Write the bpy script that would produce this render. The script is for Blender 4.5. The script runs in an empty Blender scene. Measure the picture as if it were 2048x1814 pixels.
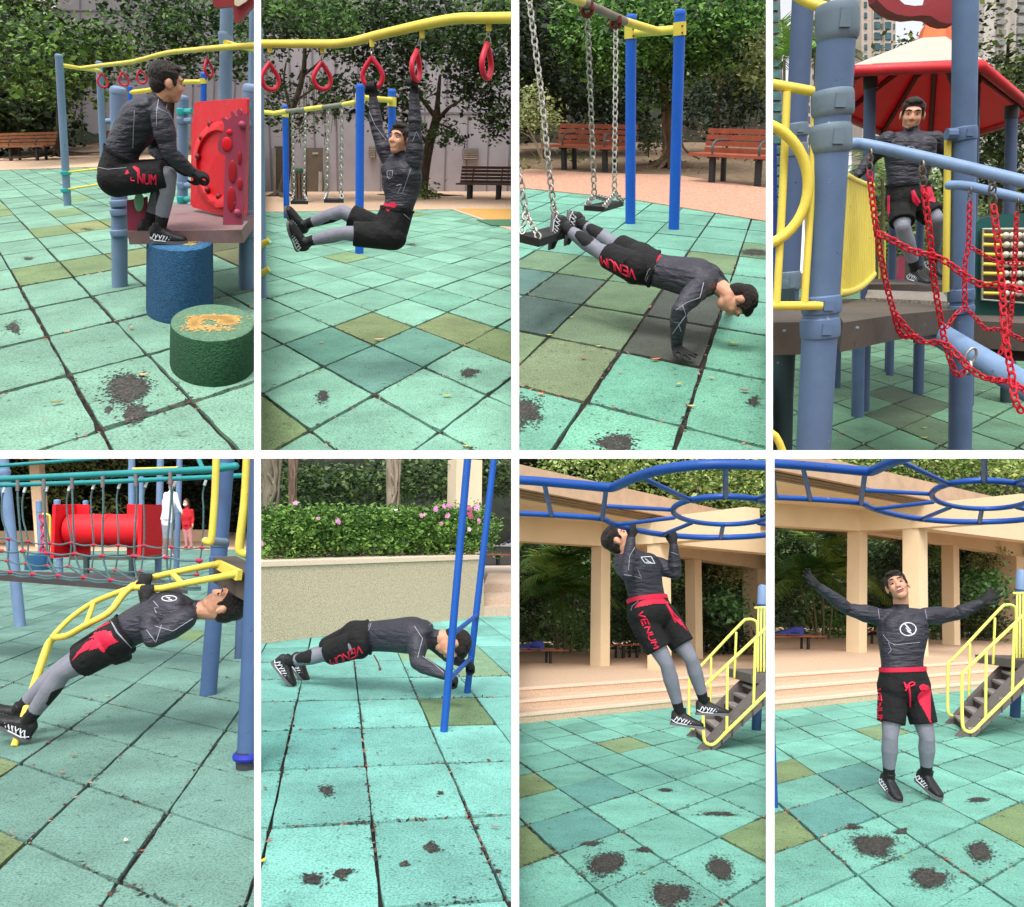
import bpy, bmesh, math, random
import numpy as np
from mathutils import Vector, Matrix
from mathutils.bvhtree import BVHTree
random.seed(7); rng = np.random.default_rng(7)
SC = bpy.context.scene; COL = SC.collection
V = Vector
# ------------------------------------------------------------------ camera
F = 1593.0
CAM_P = math.radians(7.5)
cd = bpy.data.cameras.new('camera'); cam = bpy.data.objects.new('camera', cd); COL.objects.link(cam)
cd.sensor_width = 36; cd.lens = 36 * F / 2048.0; cd.clip_end = 20000; cd.clip_start = 0.05
cam.location = (0, 0, 1.45); cam.rotation_euler = (math.pi / 2 + CAM_P, 0, 0)
SC.camera = cam
CM = Matrix.Translation((0, 0, 1.45)) @ Matrix.Rotation(math.pi / 2 + CAM_P, 4, 'X')
CR = CM.to_3x3(); CP = CM.translation.copy()
# ------------------------------------------------------------------ bays: each of the eight playground corners stands on its own plane
SEAM_X = (515.0, 1030.0, 1539.0); SEAM_Y = 908.5
class Bay:
    def __init__(s, k, X0, Y0, n, h, scale, lat, c0, c1, row):
        s.k = k; s.X0 = X0; s.Y0 = Y0; s.scale = scale; s.h = h
        nw = (CR @ V((n[0], n[1], -n[2]))).normalized()
        fw = CR @ V((0, 0, -1)); fw = (fw - nw * fw.dot(nw)).normalized()
        rt = fw.cross(nw).normalized()
        org = CP - nw * (h * scale)
        R = Matrix((rt, fw, nw)).transposed()
        s.M = Matrix.Translation(org) @ R.to_4x4() @ Matrix.Scale(scale, 4)
        s.Mi = s.M.inverted(); s.Mi3 = s.Mi.to_3x3()
        s.o = V((0, 0, h))
        # clip planes (point camera, normal pointing outward) in bay coordinates, inner seams only
        s.planes = []
        def pl(nc):
            nl = (R.transposed() @ (CR @ V(nc))).normalized(); s.planes.append(nl)
        if c0 is not None: u = (c0 - 1024) / F; pl((-1, 0, -u))
        if c1 is not None: u = (c1 - 1024) / F; pl((1, 0, u))
        v = (907 - SEAM_Y) / F
        pl((0, -1, -v)) if row == 0 else pl((0, 1, v))
        s.inner = list(s.planes)
        u = s.at(1000, 200, 10) - s.at(1000, 2000, 10); s.U = u / u.z
        if lat:
            e = []
            for (i, j), (zx, zy) in lat: e.append((i, j, s.g(zx, zy)))
            A = np.array([[i, j, 1] for i, j, p in e], float)
            # weight by nearness so that near tiles fit best
            W = np.array([1.0 / p.y for i, j, p in e])
            X = np.linalg.lstsq(A * W[:, None], np.array([[p.x, p.y] for i, j, p in e]) * W[:, None], rcond=None)[0]
            s.e1 = V((X[0][0], X[0][1], 0)); s.e2 = V((X[1][0], X[1][1], 0)); s.lo = V((X[2][0], X[2][1], 0))
    def ray(s, zx, zy):
        px = s.X0 + zx / 3.992; py = s.Y0 + zy / 3.991
        return s.Mi3 @ (CR @ V(((px - 1024) / F, (907 - py) / F, -1)))
    def g(s, zx, zy, z=0.0):
        r = s.ray(zx, zy); t = (z - s.h) / r.z
        return s.o + r * t
    def at(s, zx, zy, Y):
        r = s.ray(zx, zy); return s.o + r * (Y / r.y)
    def rad(s, dz, zx, zy, Y):
        return (s.at(zx + dz, zy, Y) - s.at(zx, zy, Y)).length / 2
    def proj(s, p):
        q = CM.inverted() @ (s.M @ V(p)); 
        return ((1024 + F * q.x / -q.z - s.X0) * 3.992, (907 - F * q.y / -q.z - s.Y0) * 3.991)
K = 10.0
B1 = Bay(1, 0, 0, (-.034, .913, -.405), 1.15, K, [((1,0),(150,2293)),((1,1),(245,2461)),((1,2),(385,2686)),((1,3),(560,3001)),((1,4),(800,3436)),((2,0),(595,2206)),((2,1),(740,2366)),((2,2),(905,2564)),((2,3),(1180,2826)),((2,4),(1530,3206)),((3,1),(1160,2276)),((4,2),(1840,2366))], None, SEAM_X[0], 0)
B2 = Bay(2, 512, 0, (.004, .935, -.356), 1.4, K, [((0,1),(230,2746)),((1,1),(530,2926)),((2,1),(950,3151)),((3,1),(1480,3436)),((-1,2),(335,2481)),((0,2),(595,2606)),((1,2),(945,2751)),((2,2),(1335,2926)),((3,2),(1840,3156)),((-1,3),(655,2391)),((0,3),(930,2486)),((1,3),(1255,2611)),((2,3),(1650,2756)),((0,4),(1210,2386)),((1,4),(1530,2491)),((2,4),(1920,2626)),((1,0),(45,3146)),((2,0),(415,3451))], SEAM_X[0], SEAM_X[1], 0)
B3 = Bay(3, 1024, 0, (-.002, .916, -.402), 1.4, K, [((1,0),(575,2431)),((1,1),(275,2696)),((2,0),(1060,2511)),((2,1),(865,2811)),((2,2),(590,3206)),((3,0),(1625,2616)),((3,1),(1510,2941)),((3,2),(1365,3401)),((0,-1),(350,2186)),((1,-1),(760,2226))], SEAM_X[1], SEAM_X[2], 0)
B4 = Bay(4, 1536, 0, (.015, .97, -.242), 1.4, K, [((1,1),(1010,3226)),((2,1),(1285,3321)),((1,2),(770,3306)),((2,2),(1045,3421)),((2,3),(770,3548)),((0,1),(770,3141))], SEAM_X[2], None, 0)
B5 = Bay(5, 0, 914, (-.003, .997, .072), 1.4, 1.0, [((1,2),(215,3071)),((1,1),(700,2626)),((1,0),(1030,2306)),((1,-1),(1290,2061)),((1,-2),(1490,1881)),((2,2),(950,3386)),((2,1),(1340,2831)),((2,0),(1610,2456)),((2,-1),(1800,2181)),((0,1),(165,2446)),((0,0),(540,2171)),((0,-1),(850,1961)),((0,-2),(1085,1808))], None, SEAM_X[0], 1)
B6 = Bay(6, 512, 914, (.027, .996, .084), 1.4, 1.0, [((0,0),(335,1946)),((1,0),(815,1934)),((2,0),(1290,1926)),((3,0),(1745,1918)),((0,1),(275,2184)),((1,1),(850,2164)),((2,1),(1385,2148)),((3,1),(1925,2136)),((0,2),(200,2508)),((1,2),(885,2471)),((2,2),(1525,2446)),((0,3),(100,2961)),((1,3),(930,2914)),((2,3),(1710,2874)),((1,4),(1010,3586)),((2,4),(2000,3541))], SEAM_X[0], SEAM_X[1], 1)
B7 = Bay(7, 1024, 914, (.015, .980, .197), 1.4, 1.0, [((0,1),(125,2936)),((1,1),(365,3158)),((2,1),(690,3473)),((-2,2),(175,2516)),((-1,2),(370,2646)),((0,2),(590,2796)),((1,2),(865,2986)),((2,2),(1230,3226)),((3,2),(1700,3546)),((-2,3),(535,2441)),((-1,3),(745,2541)),((0,3),(985,2676)),((1,3),(1280,2841)),((2,3),(1650,3036)),((-2,4),(845,2371)),((-1,4),(1070,2466)),((0,4),(1330,2571)),((1,4),(1625,2711)),((2,4),(1990,2878)),((0,5),(1600,2481)),((1,5),(1920,2601))], SEAM_X[1], SEAM_X[2], 1)
B8 = Bay(8, 1536, 914, (.018, .984, .176), 1.45, 1.0, [((0,1),(155,2808)),((1,1),(390,3033)),((2,1),(710,3336)),((-1,2),(395,2531)),((0,2),(610,2681)),((1,2),(890,2871)),((2,2),(1250,3101)),((3,2),(1705,3411)),((-2,3),(545,2336)),((0,3),(1020,2575)),((2,3),(1670,2916)),((-1,4),(1090,2351)),((0,4),(1345,2453)),((1,4),(1640,2596)),((2,4),(2010,2758)),((1,5),(1920,2491))], SEAM_X[2], None, 1)
# ------------------------------------------------------------------ materials
MATS = {}
def lin(c):
    return tuple(((x / 255) / 12.92 if x / 255 <= .04045 else ((x / 255 + .055) / 1.055) ** 2.4) for x in c)
def mat(name, col, rough=.6, metal=0.0, spec=.4, n_scale=None, n_amt=.0, col2=None, bump=0.0, bscale=40, attr=None, detail=6, coat=0, trans=0, subs=None, stretch=None, contrast=(.35, .65), emis=0):
    if name in MATS: return MATS[name]
    m = bpy.data.materials.new(name); m.use_nodes = True; nt = m.node_tree; N = nt.nodes; L = nt.links
    bs = N['Principled BSDF']
    bs.inputs['Roughness'].default_value = rough; bs.inputs['Metallic'].default_value = metal
    bs.inputs['Specular IOR Level'].default_value = spec
    if coat: bs.inputs['Coat Weight'].default_value = coat; bs.inputs['Coat Roughness'].default_value = .15
    tc = N.new('ShaderNodeTexCoord'); mp = N.new('ShaderNodeMapping'); L.new(tc.outputs['Object'], mp.inputs[0])
    if stretch: mp.inputs['Scale'].default_value = stretch
    src = None
    if attr:
        a = N.new('ShaderNodeAttribute'); a.attribute_name = 'col'; src = a.outputs['Color']
    if n_scale:
        no = N.new('ShaderNodeTexNoise'); no.inputs['Scale'].default_value = n_scale; no.inputs['Detail'].default_value = detail; no.inputs['Roughness'].default_value = .65
        L.new(mp.outputs[0], no.inputs['Vector'])
        cr = N.new('ShaderNodeMapRange'); cr.inputs[1].default_value = contrast[0]; cr.inputs[2].default_value = contrast[1]
        L.new(no.outputs['Fac'], cr.inputs[0])
        mx = N.new('ShaderNodeMix'); mx.data_type = 'RGBA'
        L.new(cr.outputs[0], mx.inputs[0])
        if src is not None:
            mm = N.new('ShaderNodeMix'); mm.data_type = 'RGBA'; mm.blend_type = 'MULTIPLY'; mm.inputs[0].default_value = 1
            L.new(src, mm.inputs[6]); v = 1 - n_amt; mm.inputs[7].default_value = (v, v, v, 1)
            L.new(mm.outputs[2], mx.inputs[6]); L.new(src, mx.inputs[7])
        else:
            c2 = col2 or tuple(x * (1 - n_amt) for x in col)
            mx.inputs[6].default_value = (*c2, 1); mx.inputs[7].default_value = (*col, 1)
        src = mx.outputs[2]
    if src is not None: L.new(src, bs.inputs['Base Color'])
    else: bs.inputs['Base Color'].default_value = (*col, 1)
    if bump:
        nb = N.new('ShaderNodeTexNoise'); nb.inputs['Scale'].default_value = bscale; nb.inputs['Detail'].default_value = 4
        L.new(mp.outputs[0], nb.inputs['Vector'])
        bp = N.new('ShaderNodeBump'); bp.inputs['Strength'].default_value = bump; bp.inputs['Distance'].default_value = .025
        L.new(nb.outputs['Fac'], bp.inputs['Height']); L.new(bp.outputs[0], bs.inputs['Normal'])
    if trans:
        tr = N.new('ShaderNodeBsdfTranslucent'); ad = N.new('ShaderNodeMixShader'); ad.inputs[0].default_value = trans
        if src is not None: L.new(src, tr.inputs[0])
        L.new(bs.outputs[0], ad.inputs[1]); L.new(tr.outputs[0], ad.inputs[2]); L.new(ad.outputs[0], N['Material Output'].inputs[0])
    MATS[name] = m
    return m
def paint(name, rgb, rough=.38, wear=.25, sc=3.0):
    if name in MATS: return MATS[name]
    m = paint0(name, rgb, rough, wear, sc); nt = m.node_tree; N = nt.nodes; L = nt.links; bs = N['Principled BSDF']
    src = bs.inputs['Base Color'].links[0].from_socket; tc = N.new('ShaderNodeTexCoord')
    no = N.new('ShaderNodeTexNoise'); no.inputs['Scale'].default_value = 17; no.inputs['Detail'].default_value = 8; no.inputs['Roughness'].default_value = .7; L.new(tc.outputs['Object'], no.inputs['Vector'])
    r = N.new('ShaderNodeMapRange'); r.inputs[1].default_value = .66; r.inputs[2].default_value = .69; L.new(no.outputs['Fac'], r.inputs[0])
    r2 = N.new('ShaderNodeMapRange'); r2.inputs[1].default_value = .33; r2.inputs[2].default_value = .30; L.new(no.outputs['Fac'], r2.inputs[0])
    a = N.new('ShaderNodeMix'); a.data_type = 'RGBA'; L.new(r.outputs[0], a.inputs[0]); L.new(src, a.inputs[6]); a.inputs[7].default_value = (*[x*.35 for x in lin(rgb)], 1)
    c = N.new('ShaderNodeMix'); c.data_type = 'RGBA'; L.new(r2.outputs[0], c.inputs[0]); L.new(a.outputs[2], c.inputs[6]); c.inputs[7].default_value = (*[min(1, x*.5+.22) for x in lin(rgb)], 1)
    L.new(c.outputs[2], bs.inputs['Base Color'])
    rr = N.new('ShaderNodeMapRange'); rr.inputs[3].default_value = rough*.8; rr.inputs[4].default_value = min(1, rough*1.9); L.new(no.outputs['Fac'], rr.inputs[0]); L.new(rr.outputs[0], bs.inputs['Roughness'])
    return m
def paint0(name, rgb, rough=.38, wear=.25, sc=3.0):
    return mat(name, lin(rgb), rough, n_scale=sc, n_amt=wear, bump=.04, bscale=90, spec=.4, contrast=(.3, .62))
# ------------------------------------------------------------------ mesh building
class MB:
    def __init__(s): s.v = []; s.f = []; s.m = []; s.c = []
    def add(s, vs, fs, mi=0, col=None):
        o = len(s.v); s.v.extend(V(x) for x in vs)
        for f in fs: s.f.append(tuple(i + o for i in f)); s.m.append(mi); s.c.append(col)
        return s
    def hexa(s, p, mi=0, col=None):   # p: 4 bottom, 4 top, same turn
        return s.add(p, [(3,2,1,0),(4,5,6,7),(0,1,5,4),(1,2,6,5),(2,3,7,6),(3,0,4,7)], mi, col)
    def box(s, c, ax, ay, az, mi=0, col=None):   # centre and half axes
        c = V(c); ax = V(ax); ay = V(ay); az = V(az)
        return s.hexa([c-ax-ay-az, c+ax-ay-az, c+ax+ay-az, c-ax+ay-az, c-ax-ay+az, c+ax-ay+az, c+ax+ay+az, c-ax+ay+az], mi, col)
    def tube(s, pts, r, n=14, mi=0, caps=True, col=None, round_caps=False):
        pts = [V(p) for p in pts]; k = len(pts)
        rs = [r] * k if not isinstance(r, (list, tuple)) else list(r)
        if round_caps:
            d0 = (pts[0] - pts[1]).normalized(); d1 = (pts[-1] - pts[-2]).normalized()
            def cap(p, d, rr): return [(p + d * rr * math.sin(a), rr * math.cos(a)) for a in (.45, .9, 1.3)]
            a = cap(pts[0], d0, rs[0])[::-1]; b = cap(pts[-1], d1, rs[-1])
            pts = [x[0] for x in a] + pts + [x[0] for x in b]; rs = [x[1] for x in a] + rs + [x[1] for x in b]; k = len(pts)
        tn = []
        for i in range(k):
            a = pts[max(i-1, 0)]; b = pts[min(i+1, k-1)]; t = (b - a)
            tn.append(t.normalized() if t.length > 1e-9 else V((0,0,1)))
        u = tn[0].orthogonal().normalized(); vs = []; fs = []
        for i in range(k):
            u = (u - tn[i] * u.dot(tn[i])); u = u.normalized() if u.length > 1e-6 else tn[i].orthogonal().normalized()
            w = tn[i].cross(u)
            for j in range(n):
                a = 2 * math.pi * j / n
                vs.append(pts[i] + (u * math.cos(a) + w * math.sin(a)) * rs[i])
        for i in range(k - 1):
            for j in range(n):
                fs.append((i*n+j, i*n+(j+1) % n, (i+1)*n+(j+1) % n, (i+1)*n+j))
        if caps: fs.append(tuple(range(n))[::-1]); fs.append(tuple((k-1)*n+j for j in range(n)))
        return s.add(vs, fs, mi, col)
    def ring(s, c, u, w, R1, R2, r, n=28, m=10, mi=0, col=None, a0=0, a1=2*math.pi):  # torus (ellipse R1 along u, R2 along w)
        c = V(c); u = V(u).normalized(); w = V(w).normalized()
        full = abs(a1 - a0 - 2*math.pi) < 1e-6
        P = [c + u * R1 * math.cos(a0 + (a1-a0)*i/n) + w * R2 * math.sin(a0 + (a1-a0)*i/n) for i in range(n if full else n+1)]
        if not full: return s.tube(P, r, m, mi, True, col)
        nn = u.cross(w).normalized(); vs = []; fs = []
        for i in range(n):
            t = (P[(i+1) % n] - P[i-1]).normalized(); o = t.cross(nn)
            for j in range(m):
                a = 2*math.pi*j/m; vs.append(P[i] + (o*math.cos(a) + nn*math.sin(a))*r)
        for i in range(n):
            for j in range(m): fs.append((i*m+j, i*m+(j+1) % m, ((i+1) % n)*m+(j+1) % m, ((i+1) % n)*m+j))
        return s.add(vs, fs, mi, col)
    def lathe(s, base, axis, prof, n=28, mi=0, u=None, col=None):  # prof (radius, height)
        base = V(base); axis = V(axis).normalized(); u = V(u).normalized() if u else axis.orthogonal().normalized(); w = axis.cross(u)
        vs = []; fs = []; k = len(prof)
        for r, h in prof:
            for j in range(n):
                a = 2*math.pi*j/n; vs.append(base + axis*h + (u*math.cos(a) + w*math.sin(a))*max(r, 1e-4))
        for i in range(k-1):
            for j in range(n): fs.append((i*n+j, i*n+(j+1) % n, (i+1)*n+(j+1) % n, (i+1)*n+j))
        fs.append(tuple(range(n))[::-1]); fs.append(tuple((k-1)*n+j for j in range(n)))
        return s.add(vs, fs, mi, col)
    def prism(s, poly, d, mi=0, col=None):   # polygon (3D points) extruded by d
        d = V(d); poly = [V(p) for p in poly]; n = len(poly)
        return s.add(poly + [p + d for p in poly], [tuple(range(n))[::-1], tuple(range(n, 2*n))] + [(i, (i+1) % n, (i+1) % n + n, i+n) for i in range(n)], mi, col)
    def ell(s, c, ax, ay, az, n=16, m=10, mi=0, col=None):
        c = V(c); ax = V(ax); ay = V(ay); az = V(az); vs = []; fs = []
        for i in range(1, m):
            p = math.pi*i/m
            for j in range(n):
                a = 2*math.pi*j/n
                vs.append(c + ax*math.sin(p)*math.cos(a) + ay*math.sin(p)*math.sin(a) - az*math.cos(p))
        vs.append(c - az); vs.append(c + az); b = len(vs)-2
        for i in range(m-2):
            for j in range(n): fs.append((i*n+j, i*n+(j+1) % n, (i+1)*n+(j+1) % n, (i+1)*n+j))
        for j in range(n):
            fs.append((b, (j+1) % n, j)); fs.append((b+1, (m-2)*n+j, (m-2)*n+(j+1) % n))
        return s.add(vs, fs, mi, col)
def clip_bm(bay, bm, base, fill=True):
    for nl in bay.planes:
        co = bay.o - base
        if not any((v.co - co).dot(nl) > 1e-5 for v in bm.verts): continue
        r = bmesh.ops.bisect_plane(bm, geom=bm.verts[:] + bm.edges[:] + bm.faces[:], plane_co=co, plane_no=nl, clear_outer=True, dist=1e-6)
        if fill:
            ed = [e for e in r['geom_cut'] if isinstance(e, bmesh.types.BMEdge) and e.is_boundary]
            if ed:
                try: bmesh.ops.holes_fill(bm, edges=ed, sides=0)
                except Exception: pass
_SC = {}
def scaled(m, bay):
    if bay.scale == 1 or m is None: return m
    k = (m.name, bay.scale)
    if k not in _SC:
        if not any(n.type == 'BUMP' for n in m.node_tree.nodes): _SC[k] = m
        else:
            c = m.copy()
            for n in c.node_tree.nodes:
                if n.type == 'BUMP': n.inputs['Distance'].default_value *= bay.scale
            _SC[k] = c
    return _SC[k]
def setp(o, label=None, cat=None, group=None, kind=None):
    if label: o['label'] = label
    if cat: o['category'] = cat
    if group: o['group'] = group
    if kind: o['kind'] = kind
BASE = {}
def thing(bay, name, label, cat, base, group=None):
    o = bpy.data.objects.new(name, None); COL.objects.link(o); o.empty_display_size = .1
    base = V(base); o.matrix_world = bay.M @ Matrix.Translation(base)
    o['_b'] = bay.k; BASE[o.name] = (bay, base); setp(o, label, cat, group)
    del o['_b']
    return o
def mesh_obj(bay, name, mb, mats, base, smooth=35, clip=True, fill=True):
    bm = bmesh.new(); base = V(base)
    vv = [bm.verts.new(p - base) for p in mb.v]
    hascol = any(c is not None for c in mb.c)
    lay = bm.loops.layers.float_color.new('col') if hascol else None
    for f, mi, c in zip(mb.f, mb.m, mb.c):
        try: fc = bm.faces.new([vv[i] for i in f])
        except ValueError: continue
        fc.material_index = mi; fc.smooth = smooth > 0
        if lay:
            c = c or (.5, .5, .5)
            for l in fc.loops: l[lay] = (*c, 1)
    if clip: clip_bm(bay, bm, base, fill)
    if not bm.faces: bm.free(); return None
    if 0 < smooth <= 30:
        smooth = 0
        for fc in bm.faces: fc.smooth = False
    if len(bm.faces) < 20000 and any(len(e.link_faces) == 2 for e in bm.edges) and name not in ('rubber_tile_floor', 'ground'): bmesh.ops.recalc_face_normals(bm, faces=bm.faces[:])
    if smooth > 0:
        th = math.radians(smooth)
        for e in bm.edges:
            if len(e.link_faces) == 2 and e.calc_face_angle(0) > th: e.smooth = False
    me = bpy.data.meshes.new(name); bm.to_mesh(me); bm.free()
    for m in (mats if isinstance(mats, (list, tuple)) else [mats]): me.materials.append(scaled(m, bay))
    o = bpy.data.objects.new(name, me); COL.objects.link(o)
    return o
def part(parent, name, mb, mats, smooth=35, clip=True, label=None, kind=None, fill=True):
    bay, base = BASE[parent.name]
    o = mesh_obj(bay, name, mb, mats, base, smooth, clip, fill)
    if o is None: return None
    o.parent = parent; BASE[o.name] = (bay, base); setp(o, label, None, None, kind)
    return o
def solo(bay, name, label, cat, mb, mats, base=None, smooth=35, group=None, kind=None, clip=True, fill=True):
    if base is None:
        b = sum(mb.v, V((0,0,0))) / len(mb.v); base = V((b.x, b.y, min(p.z for p in mb.v)))
    o = mesh_obj(bay, name, mb, mats, base, smooth, clip, fill)
    if o is None: return None
    o.matrix_world = bay.M @ Matrix.Translation(base); BASE[o.name] = (bay, V(base)); setp(o, label, cat, group, kind)
    return o
def fast_mesh(bay, name, verts, quads, cols, matl, parent=None, base=V((0,0,0)), fi=None):
    me = bpy.data.meshes.new(name); nv = len(verts); nf = len(quads)
    me.vertices.add(nv); me.vertices.foreach_set('co', (verts - np.array(base)).astype(np.float32).ravel())
    k = quads.shape[1]
    me.loops.add(nf*k); me.loops.foreach_set('vertex_index', quads.astype(np.int32).ravel())
    me.polygons.add(nf); me.polygons.foreach_set('loop_start', np.arange(0, nf*k, k, dtype=np.int32))
    me.polygons.foreach_set('loop_total', np.full(nf, k, np.int32))
    me.update(calc_edges=True)
    if cols is not None:
        a = me.attributes.new('col', 'FLOAT_COLOR', 'POINT')
        a.data.foreach_set('color', np.concatenate([cols, np.ones((nv, 1))], 1).astype(np.float32).ravel())
    for mm in (matl if isinstance(matl, list) else [matl]): me.materials.append(scaled(mm, bay))
    if fi is not None: me.polygons.foreach_set('material_index', fi.astype(np.int32))
    o = bpy.data.objects.new(name, me); COL.objects.link(o)
    if parent is not None: o.parent = parent
    else: o.matrix_world = bay.M @ Matrix.Translation(base)
    BASE[o.name] = (bay, V(base))
    return o
def inside(bay, P, pad=0.0):
    d = P - np.array(bay.o); ok = np.ones(len(P), bool)
    for nl in bay.planes: ok &= (d @ np.array(nl)) < -pad
    return ok
# ------------------------------------------------------------------ foliage: leaf-sized faces scattered on clumps
def leaves(bay, blobs, size, pal, dens=1.0, flat=.5, clump=(9, 3.2), seed=0, long=2.0, maxn=60000, droop=0):
    """blobs: (zx, zy, rx, ry, Y, rY) in picture units; returns verts, quads, colours. Leaves sit in twig clumps all through each blob's volume"""
    tm = TM.get(bay.k, 1); size = size*.82*tm
    R = np.random.default_rng(seed + bay.k*100); VV = []; CC = []
    pal = np.array([lin(c) for c in pal])
    for (zx, zy, rx, ry, Y, rY) in blobs:
        Y *= tm; rY *= tm
        c = np.array(bay.at(zx, zy, Y)); ax = np.array(bay.at(zx+rx, zy, Y)) - c; az = np.array(bay.at(zx, zy-ry, Y)) - c; ay = np.array([0, rY, 0.])
        area = 3.14*np.linalg.norm(ax)*np.linalg.norm(az)
        n = int(min(maxn, dens*area/(size*size*.35)))
        ncl = max(6, n//clump[0])
        d = R.normal(size=(ncl, 3)); d /= np.linalg.norm(d, axis=1)[:, None]
        rr = R.uniform(.25, 1.0, ncl)**(.45)
        lump = 1 + .22*np.sin(d[:, 0]*5+zx)*np.cos(d[:, 2]*6+zy) + R.normal(0, .07, ncl)
        q = d*(rr*lump)[:, None]
        cc = c + q[:, :1]*ax + q[:, 1:2]*ay + q[:, 2:]*az
        shade = R.uniform(0, 1, ncl)
        m = n//ncl + 1
        P = np.repeat(cc, m, 0) + R.normal(0, size*clump[1]*.45, (ncl*m, 3))*np.array([1, 1, .7])
        sh = np.clip(np.repeat(shade, m) + R.normal(0, .16, ncl*m), 0, .999)
        ok = inside(bay, P, size*.3) & (P[:, 2] > 0.02); P = P[ok]; sh = sh[ok]; k = len(P)
        if not k: continue
        dr = R.normal(size=(k, 3)); dr[:, 2] = dr[:, 2]*.5 - droop; dr /= np.linalg.norm(dr, axis=1)[:, None]
        nn = R.normal(size=(k, 3)); nn[:, 2] += flat*2; nn -= (nn*dr).sum(1)[:, None]*dr; nn /= np.linalg.norm(nn, axis=1)[:, None]
        sd = np.cross(nn, dr); s = size*R.uniform(.7, 1.3, k)[:, None]
        a = P - dr*s*.5; b = P + sd*s*.5/long*1.0; e = P + dr*s*.5; f = P - sd*s*.5/long
        VV.append(np.stack([a, b, e, f], 1).reshape(-1, 3))
        idx = sh*(len(pal)-1); i0 = idx.astype(int); t = (idx-i0)[:, None]; col = pal[i0]*(1-t) + pal[np.minimum(i0+1, len(pal)-1)]*t
        CC.append(np.repeat(col, 4, 0))
    if not VV: return None
    VV = np.concatenate(VV); CC = np.concatenate(CC)
    return VV, np.arange(len(VV)).reshape(-1, 4), CC
LD = 2.0; TM = {1: 1.42, 2: 1.2, 3: 1.27, 4: 2.2}
LEAF = mat('leaf', (.1, .2, .05), .5, attr=True, trans=.25, spec=.35)
def tree(bay, name, label, blobs, size, pal, trunk=None, base=None, dens=1.0, group=None, seed=0, bark=(92, 80, 66), limbs=(), long=2.0, flat=.5, roots=0, maxn=60000, clump=(9, 3.2), cat='tree', stuffkind=None, droop=0):
    """trunk: list of (zx, zy, diameter, Y); limbs likewise"""
    tm = TM.get(bay.k, 1)
    if trunk: trunk = [(a, b_, c, d*tm) for a, b_, c, d in trunk]
    limbs = [[(a, b_, c, d*tm) for a, b_, c, d in l] for l in limbs]
    if base is None: base = bay.at(trunk[0][0], trunk[0][1], trunk[0][3]) if trunk else bay.at(blobs[0][0], blobs[0][1], blobs[0][4]) * 1
    t = thing(bay, name, label, cat, base, group)
    L = leaves(bay, blobs, size, pal, dens*LD, flat, clump, seed, long, maxn, droop)
    L2 = leaves(bay, [(a, b_, rx*.86, ry*.86, y, ry_*.8) for a, b_, rx, ry, y, ry_ in blobs], size*1.5, pal, dens*LD*1.0, flat, clump, seed+500, 1.7, maxn, droop) if not droop else None
    if L and L2: L = (np.concatenate([L[0], L2[0]]), np.concatenate([L[1], L2[1]+len(L[0])]), np.concatenate([L[2], L2[2]]))
    if L: fast_mesh(bay, 'crown', L[0], L[1], L[2], LEAF, t, base)
    bk = mat('bark_%d_%d_%d' % bark, lin(bark), .85, n_scale=6, n_amt=.55, bump=.6, bscale=18, stretch=(3, 3, .6))
    if trunk:
        mb = MB()
        for path in [trunk] + list(limbs):
            pts = [bay.at(a, b_, y) for a, b_, d, y in path]; rr = [bay.rad(d, a, b_, y) for a, b_, d, y in path]
            mb.tube(smooth_path(pts, 4), smooth_vals(rr, 4), 10)
        if roots:
            c = bay.at(trunk[0][0], trunk[0][1], trunk[0][3]); r0 = bay.rad(trunk[0][2], trunk[0][0], trunk[0][1], trunk[0][3])
            RR = random.Random(seed)
            for i in range(roots):
                a = math.pi*2*i/roots + RR.uniform(-.3, .3); Lr = r0*RR.uniform(3.5, 9)
                p = [c + V((math.cos(a)*x*Lr + RR.uniform(-.2, .2)*x*Lr*.4, math.sin(a)*x*Lr, max(0.0, .9*r0*(1-x*2.2)) + .01)) for x in (.02, .15, .35, .6, .85, 1)]
                mb.tube(smooth_path(p, 3), smooth_vals([r0*.55, r0*.36, r0*.24, r0*.17, r0*.1, r0*.03], 3), 7)
        part(t, 'trunk', mb, bk, 60)
    return t
def smooth_path(p, k):
    if len(p) < 3: return p
    out = []
    for i in range(len(p)-1):
        a = p[max(i-1, 0)]; b = p[i]; c = p[i+1]; d = p[min(i+2, len(p)-1)]
        for j in range(k):
            t = j/k; out.append(.5*((2*b) + (c-a)*t + (2*a-5*b+4*c-d)*t*t + (3*b-a-3*c+d)*t**3))
    return out + [p[-1]]
def smooth_vals(p, k):
    if len(p) < 3: return p
    out = []
    for i in range(len(p)-1):
        for j in range(k): out.append(p[i] + (p[i+1]-p[i])*j/k)
    return out + [p[-1]]
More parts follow.
